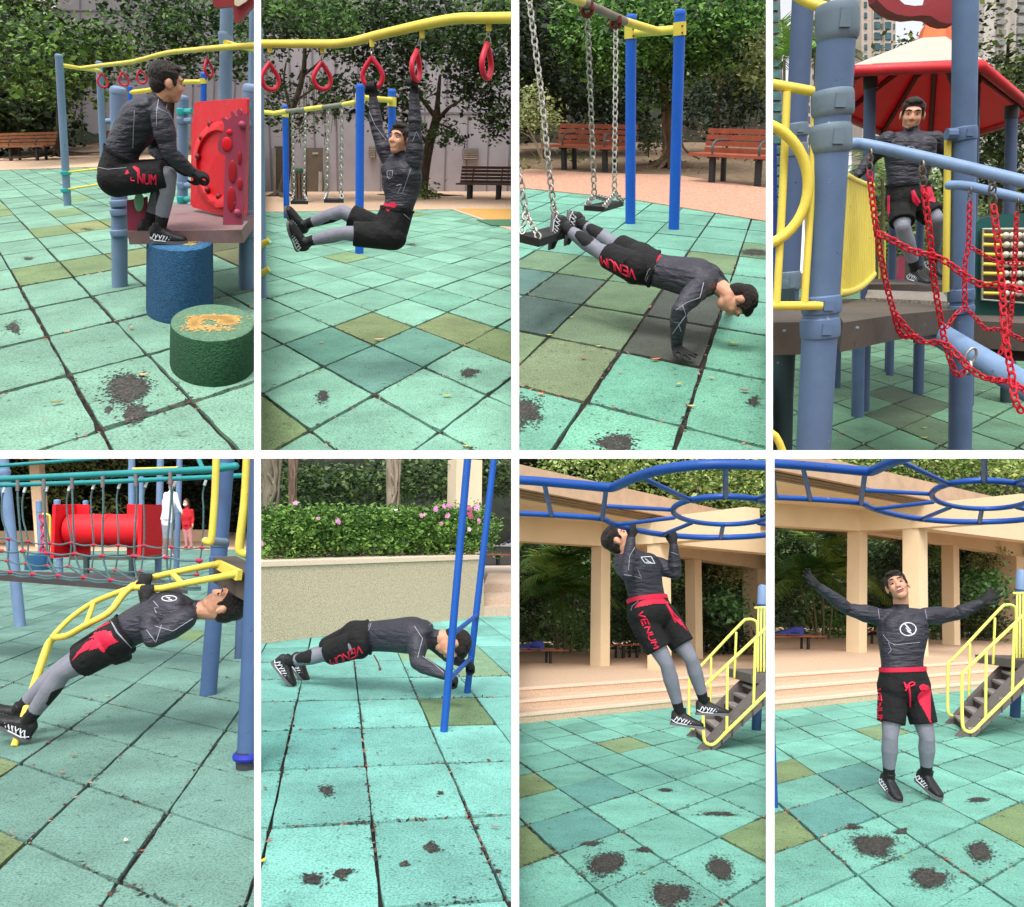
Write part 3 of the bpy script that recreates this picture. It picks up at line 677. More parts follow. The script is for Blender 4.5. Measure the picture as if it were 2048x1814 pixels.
    # shoes
    for side in 'LR':
        an = J['an'+side]; td = nz(feet[side][0]); ud = V(feet[side][1]); ud = nz(ud - td*ud.dot(td)); lx = td.cross(ud)
        m = MB(); rows = [(-.075, .026, .052, -.035), (-.055, .038, .062, -.022), (-.01, .042, .068, -.012), (.045, .043, .052, -.030), (.10, .049, .040, -.045), (.145, .046, .031, -.053), (.180, .034, .024, -.058), (.195, .018, .016, -.062)]
        secs = [(an + td*x*s + ud*z*s, lx*w*s, ud*hh_*s) for x, w, hh_, z in rows]
        loft(m, secs, 18, 3, 2.6); m.tube([an+ud*.02*s, an+ud*.062*s], [.046*s, .045*s], 14)
        c4, q4 = remesh(m, .006*s, 2, .5); so_ = fast_mesh(bay, 'shoe', c4, q4, None, SHOE, P, bs); so_.data.polygons.foreach_set('use_smooth', np.ones(len(q4), bool)); T.append((c4, q4))
        m = MB(); poly = []
        for x, w in ((-.082, .02), (-.05, .042), (.03, .042), (.10, .053), (.15, .049), (.19, .03), (.203, .008)): poly.append((x, w))
        pts = [an + (td*x + lx*w - ud*.088)*s for x, w in poly] + [an + (td*x - lx*w - ud*.088)*s for x, w in poly[::-1]]
        m.prism(pts, ud*.022*s); part(so_, 'sole', m, SOLE, 40)
        for sg in (-1, 1):
            m = MB()
            for x in (-.045, -.015, .02, .045, .07, .095):
                m.tube([an + (td*(x-.012) + lx*sg*.044 - ud*.058)*s, an + (td*(x+.008) + lx*sg*.0445 - ud*.035)*s, an + (td*(x+.022) + lx*sg*.036 - ud*(.010 + max(0, x)*.28))*s], .0038*s, 6)
                m.tube([an + (td*(x+.022) + lx*sg*.036 - ud*(.010 + max(0, x)*.28))*s, an + (td*(x+.030) + lx*sg*.0455 - ud*.045)*s], .0034*s, 6)
            m.tube([an + (td*-.07 + lx*sg*.03 - ud*.045)*s, an + (td*-.03 + lx*sg*.045 - ud*.065)*s, an + (td*.06 + lx*sg*.047 - ud*.068)*s], .004*s, 6)
            part(so_, 'stripe', m, WHITEP, 40)
    s = s0; vs = []; fs = []; of = 0
    for c_, q_ in T: vs += [V(x) for x in c_]; fs += [tuple(int(i)+of for i in f) for f in q_]; of += len(c_)
    P_bvh = BVHTree.FromPolygons(vs, fs)
    return P, P_bvh
def cast(bay, bvh, zx, zy):
    r = bay.ray(zx, zy).normalized(); h = bvh.ray_cast(bay.o, r)
    return h
def strokes(bay, P, bvh, name, lines, w, matl, off=.0006, step=14, label=None):
    if name == 'seam' and len(lines) > 1:
        for ln in lines: strokes(bay, P, bvh, name, [ln], w, matl, off, step, label)
        return
    """raised print: polylines in picture units laid on the cloth they are printed on"""
    mb = MB()
    for ln in lines:
        pts = []; last = None
        for (ax, ay), (bx, by) in zip(ln, ln[1:]):
            n = max(1, int(math.hypot(bx-ax, by-ay)/step))
            for i in range(n + 1):
                h = cast(bay, bvh, ax+(bx-ax)*i/n, ay+(by-ay)*i/n)
                if h[0] is None: 
                    if len(pts) > 1: mb.tube(pts, w, 6)
                    pts = []; last = None; continue
                p = h[0] + h[1]*off
                if last is not None and (p-last).length > .14:
                    if len(pts) > 1: mb.tube(pts, w, 6)
                    pts = []
                if not pts or (p-pts[-1]).length > 1e-4: pts.append(p); last = p
        if len(pts) > 1: mb.tube(pts, w, 6)
    if mb.v: return part(P, name, mb, matl, 60, label=label)
def patchfill(bay, P, bvh, name, polys, matl, off=.003, step=7, label=None):
    if len(polys) > 1:
        for q_ in polys: patchfill(bay, P, bvh, name, [q_], matl, off, step, label)
        return
    mb = MB()
    for poly in polys:
        xs = [p[0] for p in poly]; ys = [p[1] for p in poly]
        def ins(x, y):
            c = False; j = len(poly)-1
            for i in range(len(poly)):
                if (poly[i][1] > y) != (poly[j][1] > y) and x < (poly[j][0]-poly[i][0])*(y-poly[i][1])/(poly[j][1]-poly[i][1]) + poly[i][0]: c = not c
                j = i
            return c
        nx = int((max(xs)-min(xs))/step)+1; ny = int((max(ys)-min(ys))/step)+1; G = {}
        for i in range(nx+1):
            for j in range(ny+1):
                h = cast(bay, bvh, min(xs)+i*step, min(ys)+j*step); G[i, j] = None if h[0] is None else h[0]+h[1]*off
        for i in range(nx):
            for j in range(ny):
                if ins(min(xs)+(i+.5)*step, min(ys)+(j+.5)*step):
                    q = [G[i, j], G[i+1, j], G[i+1, j+1], G[i, j+1]]
                    if None in q or max((q[0]-x).length for x in q) > .08: continue
                    mb.add(q, [(3, 2, 1, 0)])
    if mb.v: return part(P, name, mb, matl, 60, label=label)
GLY = {'V': [[(0,0),(.5,1),(1,0)]], 'E': [[(1,0),(0,0),(0,1),(1,1)],[(0,.5),(.8,.5)]], 'N': [[(0,1),(0,0),(1,1),(1,0)]], 'U': [[(0,0),(0,.8),(.3,1),(.7,1),(1,.8),(1,0)]], 'M': [[(0,1),(0,0),(.5,.6),(1,0),(1,1)]]}
def lettering(word, o, ex, ey, sp=1.35):
    """word along ex from o (picture units), letter height ey"""
    out = []
    for i, ch in enumerate(word):
        for ln in GLY[ch]: out.append([(o[0]+ex[0]*(i*sp+x)+ey[0]*y, o[1]+ex[1]*(i*sp+x)+ey[1]*y) for x, y in ln])
    return out
# ------------------------------------------------------------------ playground pieces
def vpole(bay, mb, b, t, dia, cap=True, n=24, Y=None):
    """pole from the ground at picture point b to t; dia in picture units"""
    p = bay.g(*b) if Y is None else bay.at(b[0], b[1], Y); q = bay.at(t[0], t[1], p.y); r = bay.rad(dia, b[0], b[1], p.y)
    ax = (q-p).normalized(); L = (q-p).length
    prof = [(r, 0), (r, L-r*.9)]
    if cap: prof += [(r*1.03, L-r*.88), (r*1.03, L-r*.5), (r*.9, L-r*.22), (r*.6, L-r*.05), (r*.2, L)]
    mb.lathe(p - ax*.02, ax, prof, n); return p, q, r
def clamp(bay, mb, zx, zy, Y, r, h, ax=V((0,0,1)), bulge=1.12, mi=0):
    c = bay.at(zx, zy, Y); mb.lathe(c - ax*h/2, ax, [(r*1.0, 0), (r*bulge*.98, h*.08), (r*bulge, h*.2), (r*bulge, h*.8), (r*bulge*.98, h*.92), (r*1.0, h)], 24, mi)
def chain_mesh(mb, pts, link, wire, mi=0, aspect=.62):
    """oval links threaded along a path"""
    L = [0]
    for a, b in zip(pts, pts[1:]): L.append(L[-1] + (b-a).length)
    n = max(1, int(L[-1]/(link*.78))); 
    def atl(x):
        x = min(max(x, 0), L[-1]-1e-6)
        for i in range(len(L)-1):
            if L[i+1] >= x: t = (x-L[i])/(L[i+1]-L[i]+1e-9); return pts[i]*(1-t)+pts[i+1]*t, (pts[i+1]-pts[i]).normalized()
    st = L[-1]/n
    for i in range(n):
        c, d = atl((i+.5)*st); sd = d.cross(V((0, 1, 0.01))); sd = sd.normalized() if sd.length > .1 else d.orthogonal().normalized()
        w = sd if i % 2 == 0 else (d.cross(sd)*.75 + sd*.66).normalized()
        if i % 2: w = (w - d*w.dot(d)).normalized()
        mb.ring(c, d, w, link/2, link/2*aspect, wire, 12, 6, mi)
def sag(a, b, s, n=12):
    return [a*(1-i/n)+b*(i/n) - V((0, 0, s*4*(i/n)*(1-i/n))) for i in range(n+1)]
BENCHW = paint('bench_wood', (150, 96, 62), .6, .35, 5); DKMETAL = paint('dark_metal', (44, 48, 48), .5); BENCHR = paint('bench_redwood', (158, 82, 58), .6, .3, 5)
def bench(bay, label, L, Rr, back_h, wood, group, arms=True, legs=(.18, .82), Y=None, nb=4, depth=.45, name='park_bench', backw=True, size=None):
    """L, Rr: ground points in the picture under the two ends of the seat front; back_h real height scale"""
    a = bay.g(*L) if Y is None else V(L); b = bay.g(*Rr) if Y is None else V(Rr)
    u = (b-a).normalized(); Ln = (b-a).length; w = V((-u.y, u.x, 0)); w = w if w.y > 0 else -w; s = back_h/.85; z = bay.U
    t = thing(bay, name, label, 'bench', a, group)
    m = MB()
    for i in range(4): m.box(a + u*Ln/2 + w*(.05+.105*i)*s + z*.44*s, u*Ln/2, w*.045*s, z*.022*s)
    part(t, 'seat', m, wood, 30)
    if backw:
        m = MB()
        for i in range(nb): m.box(a + u*Ln/2 + w*(.47+.03*i)*s + z*(.50+.098*i)*s, u*Ln/2, w*.014*s, z*.038*s)
        part(t, 'backrest', m, wood, 30)
    for f in legs:
        m = MB(); c = a + u*Ln*f
        m.box(c + w*.12*s + z*.20*s, u*.045*s, w*.035*s, z*.22*s); m.box(c + w*.44*s + z*.20*s, u*.035*s, w*.03*s, z*.22*s); m.box(c + w*.25*s + z*.405*s, u*.03*s, w*.24*s, z*.016*s)
        if backw: m.tube([c + w*.46*s + z*.38*s, c + w*.60*s + z*.86*s], .022*s, 8)
        part(t, 'leg', m, DKMETAL, 30)
        if arms:
            m = MB(); m.tube(smooth_path([c + u*.06*s + w*.03*s + z*.44*s, c + u*.06*s + w*.02*s + z*.56*s, c + u*.06*s + w*.12*s + z*.66*s, c + u*.06*s + w*.42*s + z*.66*s], 4), .02*s, 8); part(t, 'armrest', m, paint('arm_metal', (70, 84, 88), .45), 40)
    return t
# ------------------------------------------------------------------ light: bright overcast day, soft sun from behind the viewer
w = bpy.data.worlds.new('World'); SC.world = w; w.use_nodes = True; nt = w.node_tree
sky = nt.nodes.new('ShaderNodeTexSky'); sky.sky_type = 'NISHITA'; sky.sun_disc = False
EL, AZ = math.radians(50), math.radians(188)
sky.sun_elevation = EL; sky.sun_rotation = AZ; sky.dust_density = 3.0; sky.air_density = 1.5
hs = nt.nodes.new('ShaderNodeHueSaturation'); hs.inputs['Saturation'].default_value = .12; hs.inputs['Value'].default_value = 1.75
nt.links.new(sky.outputs[0], hs.inputs['Color']); nt.links.new(hs.outputs[0], nt.nodes['Background'].inputs[0]); nt.nodes['Background'].inputs[1].default_value = .15
sl_ = bpy.data.lights.new('sun', 'SUN'); sl_.energy = 1.5; sl_.angle = math.radians(16); sl_.color = (1, .96, .9)
so = bpy.data.objects.new('sun', sl_); COL.objects.link(so)
sd = V((math.sin(AZ)*math.cos(EL), math.cos(AZ)*math.cos(EL), math.sin(EL)))
so.rotation_euler = sd.to_track_quat('Z', 'Y').to_euler()
SC.view_settings.view_transform = 'Standard'; SC.view_settings.look = 'None'; SC.view_settings.exposure = EXPO
SC.view_settings.gamma = 1
# white divider frame standing in front of the corners
def frame_bar(px0, py0, px1, py1, Z=2.62, dep=.10, nm='white_divider_frame'):
    P = []
    for a, b_ in ((px0, py1), (px1, py1), (px1, py0), (px0, py0)): P.append(CM @ (V(((a-1024)/F, (907-b_)/F, -1))*Z))
    return P, [CP + (p-CP)*(1+dep/Z) for p in P]
def bars():
    t = bpy.data.objects.new('divider_frame', None); COL.objects.link(t); t.location = CM @ V((0, -1.5, -2.62))
    setp(t, 'tall white painted frame that parts the eight playground corners', 'frame', None, 'structure')
    me_m = mat('white_frame_paint', (.86, .86, .86), .5)
    for nm, r in (('crossbar', (-400, 900.5, 2500, 917.3)), ('post', (508.3, -300, 522, 900.4)), ('post', (1022.5, -300, 1038.3, 900.4)), ('post', (1532, -300, 1545.8, 900.4)),
              ('post', (508.3, 917.4, 522, 2080)), ('post', (1022.5, 917.4, 1038.3, 2080)), ('post', (1532, 917.4, 1549, 2080))):
        a, b_ = frame_bar(*r); L0 = V(t.location); vs = [p-L0 for p in a+b_]
        me = bpy.data.meshes.new(nm); me.from_pydata([tuple(v) for v in vs], [], [(0,1,2,3),(7,6,5,4),(1,0,4,5),(2,1,5,6),(3,2,6,7),(0,3,7,4)]); me.materials.append(me_m)
        o = bpy.data.objects.new(nm, me); COL.objects.link(o); o.parent = t
bars()
# wide ground under everything
me = bpy.data.meshes.new('terrain'); me.from_pydata([(-600, -600, -6), (600, -600, -6), (600, 900, -6), (-600, 900, -6)], [], [(0, 1, 2, 3)]); me.materials.append(mat('soil', lin((96, 84, 68)), .95, n_scale=.5, n_amt=.4))
o = bpy.data.objects.new('terrain', me); COL.objects.link(o); o['kind'] = 'structure'
OLI = (140, 168, 112); Y2 = 1796
floor(B1, (116, 168, 142), {(1,-1): OLI, (2,-1): OLI, (3,-1): (146, 160, 105), (4,-1): (120,128,80), (5,0): (120,124,84), (5,-1): (110,116,80), (2,-4): OLI, (3,-4): (170,178,116), (4,-4): OLI, (1,-7): (150,180,120)}, 24,
      patches=[(1040,Y2+1310,170,110,9000),(1090,Y2+1500,80,60,4000),(110,Y2+820,60,50,700),(690,Y2+35,60,15,300),(210,Y2+270,60,18,300),(860,Y2+1480,30,30,200)], label='mint green rubber tile floor under the squatting man')
floor(B2, (122, 184, 156), {(0,2): (146,168,112), (1,3): (150,170,114), (2,3): (140,165,108), (1,-1): (146,176,118), (1,1): (118,178,160), (0,1): (114,182,158), (1,2): (120,186,164), (0,4): (135,205,175), (3,7):(140,180,125)}, 24,
      patches=[(545,Y2+1360,50,60,700),(1700,Y2+1180,70,28,1500),(1250,Y2+155,60,12,600)], label='bright mint green rubber tile floor under the man on the rings')
floor(B3, (106, 176, 152), {(1,0): (132,160,122), (0,0): (88,116,108), (0,-1): (92,118,104), (-1,-1): (104,150,140), (1,-1): (116,146,108), (2,0): (92,98,88), (2,-1): (84,92,84), (1,1): (140,160,118), (0,1): (140,168,122), (0,2): (118,178,178), (2,1): (128,208,176), (3,0): (138,220,184), (3,1): (140,222,186), (2,2): (140,222,186), (3,2): (138,218,184), (1,2): (134,210,180), (-1,-2): (128,166,128), (0,-2): (120,156,116), (1,-2): (118,160,120), (2,-3): (136,168,122), (3,-4): (130,172,130)}, 24,
      patches=[(110,Y2+1500,110,120,2500),(860,Y2+1740,110,60,6000),(1960,2010,130,30,3500),(1920,Y2+1410,70,50,300)], label='patchwork rubber tile floor under the man doing push-ups from a swing')
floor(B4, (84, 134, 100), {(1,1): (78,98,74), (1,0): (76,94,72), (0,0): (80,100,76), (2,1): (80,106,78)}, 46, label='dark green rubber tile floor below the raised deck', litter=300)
floor(B5, (108, 158, 144), {(-1,1): (132,152,104), (0,2): (128,148,100)}, 31, label='blue green rubber tile floor under the leaning man')
floor(B6, (122, 204, 190), {(2,0): (122,156,110), (3,-3): (140,180,140), (2,-3): (142,182,140), (3,-2): (140,178,140), (0,1): (112,186,178), (-1,1): (104,180,168), (0,0): (130,214,202)}, 14,
      patches=[(690,Y2+1525,60,45,900),(440,Y2+1590,100,60,500),(560,Y2+870,60,50,450),(1400,Y2+1330,80,60,500),(1170,Y2+1460,40,18,250),(1470,Y2+890,30,18,120)], label='turquoise rubber tile floor under the man gripping a low bar', litter=900)
TS = {(0,0): (134,160,108), (2,3): (132,162,110), (0,1): (106,176,166), (-1,2): (104,172,162), (-2,1): (136,162,110), (-3,4): (136,168,120)}
floor(B7, (118, 200, 178), TS, 20, patches=[(790,Y2+1430,150,80,9000),(1660,Y2+1490,100,75,6500),(1250,Y2+1700,110,80,6000),(1240,Y2+865,50,18,1500),(1650,Y2+1060,90,22,1500),(1050,Y2+1340,60,22,700),(640,Y2+1290,80,22,700)], label='mint rubber tile floor with black worn patches below the man on the overhead bars', litter=700)
floor(B8, (118, 200, 178), TS, 20, patches=[(810,Y2+1300,150,80,9000),(1680,Y2+1350,100,75,6500),(1280,Y2+1560,110,80,6000),(1680,Y2+940,90,22,1500),(1060,Y2+1200,60,22,700),(660,Y2+1160,80,22,700)], label='mint rubber tile floor with black worn patches under the standing man', litter=700)
# ================================================================== corner 1: man squatting on a blue stump
Z1 = V((0, 0, 1))
POLE = paint('pole_blue_grey', (112, 136, 166), .4, .22, 2.5); YEL = paint('yellow_paint', (226, 206, 84), .4, .18, 4); BLU = paint('strong_blue', (22, 92, 196), .35, .15, 3)
REDP = paint('red_plastic', (216, 8, 28), .42, .12, 2); MAROON = paint('maroon_plastic', (160, 62, 88), .4, .15, 3); TEALP = paint('teal_paint', (40, 160, 158), .35, .2, 4)
DECK = paint('deck_brown', (96, 84, 78), .6, .2, 6); STEEL = mat('chain_steel', lin((190, 186, 178)), .35, metal=.8, n_scale=30, n_amt=.3); REDR = paint('ring_red', (200, 28, 56), .35, .15, 4)
WALLG = mat('grey_cladding', lin((172, 165, 172)), .7, n_scale=1.2, n_amt=.12, bump=.1)
BRICK = mat('path_paving', lin((208, 176, 148)), .85, n_scale=14, n_amt=.25, bump=.3, bscale=20)
SOIL = mat('woodland_soil', lin((104, 86, 66)), .95, n_scale=3, n_amt=.5, bump=.5, bscale=8)
DKG = [(14, 24, 12), (26, 42, 20), (44, 66, 30), (70, 100, 44)]
MIDG = [(22, 38, 18), (44, 72, 32), (78, 116, 50), (116, 156, 70)]
LITG = [(36, 58, 24), (72, 104, 44), (112, 146, 66), (160, 186, 96)]
OLVG = [(44, 52, 26), (78, 88, 42), (112, 120, 60), (146, 152, 86)]
def wall_panel(bay, name, label, pts, Y, h_top, mats, **k): pass
def hillside(bay, zx0, zx1, zyb, zyt, Y, depth=6, rgb=(58, 62, 36), nm='hillside', grow=True):
    """rising wooded bank that closes the view"""
    a = bay.g(zx0, zyb) if True else 0
    L = bay.at(zx0, zyb, Y); R_ = bay.at(zx1, zyb, Y); T = bay.at(zx0, zyt, Y+depth); mb = MB(); n = 26; m = 10
    RR = random.Random(bay.k)
    T2 = bay.at(zx1, zyt, Y+depth)
    vs = []
    for j in range(m+1):
        for i in range(n+1):
            x = i/n; y = j/m; p = (L*(1-x)+R_*x)*(1-y) + (T*(1-x)+T2*x)*y
            vs.append(p + V((RR.uniform(-.2, .2), RR.uniform(-.6, .6), RR.uniform(-.25, .25))))
    mb.add(vs, [(j*(n+1)+i, j*(n+1)+i+1, (j+1)*(n+1)+i+1, (j+1)*(n+1)+i) for j in range(m) for i in range(n)])
    return solo(bay, nm, None, None, mb, [mat('bank_%d' % bay.k, lin(rgb), .95, n_scale=1.4, n_amt=.7, bump=.8, bscale=3)], base=V((0, 0, 0)), kind='structure', fill=False)
b = B1
ground_poly(b, 'path', [(-700, 1372), (0, 1356), (760, 1330), (2100, 1285), (2300, 1245), (1100, 1235), (360, 1252), (-700, 1290)], BRICK, label=None)
ground_poly(b, 'soil', [(-900, 1310), (0, 1296), (900, 1252), (2100, 1225), (2300, 1000), (-900, 1100)], SOIL, z=.006)
hillside(b, -900, 800, 1180, 160, 37, 14, (34, 42, 24))
# grey building
def building(b, name, label, x0, x1, yb, yt, Y0, Y1, seams, depth=6.0, openings=()):
    """facade from picture x0 (distance Y0) to x1 (distance Y1)"""
    A = b.at(x0, yb, Y0); B_ = b.at(x1, yb, Y1); A.z = 0; B_.z = 0; H = max(b.at(x0, yt, Y0).z, b.at(x1, yt, Y1).z)
    u = (B_-A).normalized(); Ln = (B_-A).length; wn = V((-u.y, u.x, 0)); wn = wn if wn.y > 0 else -wn
    t = thing(b, name, label, 'building', A); m = MB()
    U = b.U; m.hexa([A, B_, B_+wn*depth, A+wn*depth, A+U*H, B_+U*H, B_+wn*depth+U*H, A+wn*depth+U*H])
    part(t, 'wall', m, WALLG, 20)
    m = MB(); n = int(Ln/seams)
    for i in range(1, n): m.box(A + u*Ln*i/n - wn*.01 + U*H/2, u*.03, wn*.012, U*H/2)
    for hz in [x*2.6 for x in range(1, int(H/2.6)+1)]: m.box(A + u*Ln/2 - wn*.014 + U*hz, u*Ln/2, wn*.012, U*.03)
    part(t, 'joint_lines', m, mat('joint_grey', lin((128, 122, 130)), .8), 20)
    return t, A, u, wn
t, A, u, wn = building(b, 'building', 'tall grey clad building behind the ring climber and trees', 495, 2500, 1225, -500, 38, 42, .85)
# trees
tree(b, 'banyan_tree', 'wide green banyan tree with spreading roots beside the park bench', [(430, 370, 400, 235, 17, 2.5), (730, 400, 260, 165, 17.5, 2), (330, 620, 330, 200, 16.5, 2), (620, 700, 160, 130, 17, 1.5), (130, 300, 250, 260, 18, 2), (950, 420, 110, 100, 18, 1.2)], .13, [(16, 30, 12), (40, 64, 24), (78, 114, 46), (128, 162, 76)],
     trunk=[(455, 1240, 90, 18), (470, 1100, 60, 18), (480, 900, 56, 18), (470, 650, 50, 18), (440, 400, 40, 18)], limbs=[[(470, 800, 40, 18), (640, 620, 26, 17.5), (760, 420, 14, 17)], [(470, 760, 36, 18), (320, 560, 24, 17.5), (220, 400, 12, 17)]], dens=1.9, seed=3, roots=16)
tree(b, 'dark_tree', 'dark leafy tree at the far left behind the park bench', [(60, 820, 330, 330, 21, 3), (-150, 300, 300, 500, 22, 3), (20, 140, 220, 170, 22, 3), (300, 1010, 240, 150, 23, 2), (-200, 900, 300, 300, 21, 2)], .17, [(14, 24, 12), (30, 46, 20), (52, 74, 32), (86, 106, 50)], trunk=[(120, 1230, 50, 21), (110, 700, 40, 21), (60, 200, 26, 21)], dens=2.4, seed=4)
tree(b, 'yellowish_tree', 'yellowish green tree top rising at the upper left corner', [(40, 30, 230, 200, 24, 3), (-250, 0, 300, 300, 24, 3), (230, 260, 110, 160, 24, 2)], .18, OLVG, trunk=[(100, 1200, 40, 25), (90, 600, 34, 25), (60, 100, 20, 25)], dens=2.4, seed=5)
tree(b, 'branchy_tree', 'dark branching tree in front of the grey building wall', [(1200, 170, 300, 150, 21, 2.2), (1620, 180, 300, 210, 21, 2.2), (1930, 330, 220, 220, 20.5, 2), (1420, 380, 260, 130, 21, 1.6), (1150, 590, 90, 40, 21, 1), (1480, 560, 230, 60, 21, 1.2), (1900, 560, 150, 70, 21, 1), (2300, 300, 300, 300, 21, 2), (1500, -200, 500, 150, 22, 2)], .13, [(16, 30, 14), (34, 58, 26), (62, 96, 44), (100, 136, 66)],
     trunk=[(1340, 1230, 66, 21.5), (1360, 900, 56, 21.5), (1385, 600, 52, 21.5), (1390, 420, 46, 21.5), (1400, 260, 30, 21)], limbs=[[(1390, 470, 34, 21.5), (1230, 340, 20, 21), (1160, 180, 14, 21), (1160, 0, 9, 21)], [(1390, 430, 32, 21.5), (1500, 300, 20, 21), (1570, 190, 12, 21)], [(1400, 500, 26, 21.5), (1600, 420, 16, 21), (1720, 330, 9, 21)], [(1160, 200, 10, 21), (1090, 90, 7, 21), (1040, 20, 4, 21)]], dens=1.3, seed=6)
# benches far away
bench(b, 'brown slatted park bench at the left edge beside the banyan roots', (-190, 1292), (345, 1287), .78, BENCHW, 'park benches around the playground', legs=(.48, .87))
bench(b, 'park bench mostly hidden by the pale blue pole', (735, 1262), (1050, 1258), .75, BENCHW, 'park benches around the playground')
# ring climber of pale poles and yellow bar
Yp = b.g(540, 1640).y
t = thing(b, 'ring_climber', 'pale blue and yellow hanging ring climber behind the squatting man', 'play equipment', b.g(540, 1640))
m = MB(); p, q, r = vpole(b, m, (540, 1640), (468, 415), 56); part(t, 'pole', m, POLE)
m = MB(); p2, q2, r2 = vpole(b, m, (838, 1500), (790, 475), 50); part(t, 'pole', m, POLE)
Ya, Yb = Yp, p2.y
A1_ = b.at(480, 520, Ya); A2_ = b.at(800, 565, Yb)
m = MB(); m.tube([A1_, b.at(640, 545, (Ya+Yb)/2), A2_], b.rad(34, 600, 540, Ya), 14)
Yr = [(640, 545, (Ya+Yb)/2), (810, 520, 4.9+5), (1060, 492, 9), (1320, 425, 8.2), (1560, 398, 7.4), (1800, 378, 6.9), (2250, 350, 6.5)]
Yr[1] = (810, 522, 10.6); Yr[0] = (640, 546, (Ya+Yb)/2)
path = [b.at(x, y, d) for x, y, d in Yr]; m.tube(smooth_path(path, 3), smooth_vals([b.rad(w_, x, y, d) for (x, y, d), w_ in zip(Yr, (30, 30, 33, 36, 38, 46, 50))], 3), 14); part(t, 'overhead_bar', m, YEL)
m = MB(); m.tube([b.at(1800, 340, 6.9), b.at(2060, 410, 7.6)], b.rad(40, 1900, 380, 7), 12); part(t, 'cross_bar', m, YEL)
m = MB()
for zy in (1380, 1518):
    c = b.at(525, zy, Ya); m.lathe(c - Z1*.03, Z1, [(r, 0), (r*1.35, .01), (r*1.35, .05), (r, .06)], 20)
part(t, 'clamp', m, TEALP)
m = MB()
for zy, zy2 in ((1375, 1345), (1512, 1470)): m.tube([b.at(535, zy, Ya), b.at(800, zy2, Ya-.4)], b.rad(16, 600, 1400, Ya), 10)
part(t, 'rail', m, YEL)
def trapezoid_ring(b, zx, zy, w_, h_, Y, face=1.0, nm='hanging_ring', label='', top=None, rr=.19, group='red hanging rings', tilt=0, hook=None):
    """triangular hand ring: apex at top"""
    c = b.at(zx, zy, Y); hh = (b.at(zx, zy-h_/2, Y)-c).length; ww = (b.at(zx+w_/2, zy, Y)-c).length; a = math.acos(max(.05, min(1, ww/(hh*.74)))); u = V((math.cos(a), math.sin(a), 0)); W = hh*.74; 
    P = []
    up = (Z1 + u*tilt).normalized(); u = (u - up*u.dot(up)).normalized()
    for x, y in ((0, 1), (.22, .78), (.62, .42), (.95, .0), (.98, -.4), (.7, -.82), (.3, -.97), (0, -1), (-.3, -.97), (-.7, -.82), (-.98, -.4), (-.95, 0), (-.62, .42), (-.22, .78), (0, 1)):
        P.append(c + u*x*W + up*y*hh)
    t = thing(b, nm, label, 'ring', c, group); m = MB(); m.tube(smooth_path(P, 2), hh*rr*.92, 10); m.ell(c+up*hh*.86, u*hh*.26, u.cross(up)*hh*.13, up*hh*.22)
    part(t, 'grip', m, REDR, 60)
    m = MB(); tp = b.at(*top, Y) if top else c + up*hh*1.9; k0 = c + up*hh*.95
    m.ring(k0 + (tp-k0).normalized()*hh*.2, u.cross(up), (tp-k0), hh*.20, hh*.26, hh*.035, 18, 6)
    chain_mesh(m, [k0 + (tp-k0).normalized()*hh*.4, tp], hh*.30, hh*.035); part(t, 'chain', m, STEEL, 60)
    if hook:
        m = MB(); m.box(tp, V((hh*.16, 0, 0)), V((0, hh*.1, 0)), Z1*hh*.24); part(t, 'bracket', m, YEL, 30)
for i, (zx, zy, w_, h_, Y, tp, lb) in enumerate([(817, 640, 60, 110, 10.3, (808, 545), 'red hand ring nearest the second pale pole, leftmost of the row'), (985, 630, 66, 105, 9.4, (985, 520), 'red hand ring second from the left in the far row'), (1130, 610, 72, 108, 8.8, (1130, 490), 'red hand ring just left of the squatting man\'s hair'), (1232, 600, 40, 110, 8.5, (1232, 470), 'red hand ring half hidden behind the squatting man\'s head'), (1663, 540, 34, 140, 7.2, (1662, 410), 'red hand ring turned edge on beside the tall blue grey post')]):
    trapezoid_ring(b, zx, zy, w_, h_, Y, label=lb, top=tp, rr=.17)
# blue swing frame poles in the distance
t = thing(b, 'swing_set', 'blue post and yellow rail of a swing frame seen beyond the man\'s head', 'swing', b.g(1623, 1290)); m = MB()
pp, qq, rr_ = vpole(b, m, (1623, 1290), (1627, 570), 44); part(t, 'post', m, BLU)
m = MB(); pa, qa, ra_ = vpole(b, m, (1040, 1310), (1040, 680), 30); part(t, 'post', m, BLU)
m = MB(); m.tube([b.at(1627, 652, pp.y), b.at(1380, 655, pp.y), b.at(1190, 720, (pp.y+pa.y)/2), b.at(1040, 738, pa.y)], b.rad(34, 1500, 650, pp.y), 12); m.lathe(b.at(1627, 668, pp.y), Z1, [(rr_*1.2, 0), (rr_*1.2, (b.at(1627, 626, pp.y)-b.at(1627, 668, pp.y)).length)], 20); part(t, 'crossbar', m, YEL)
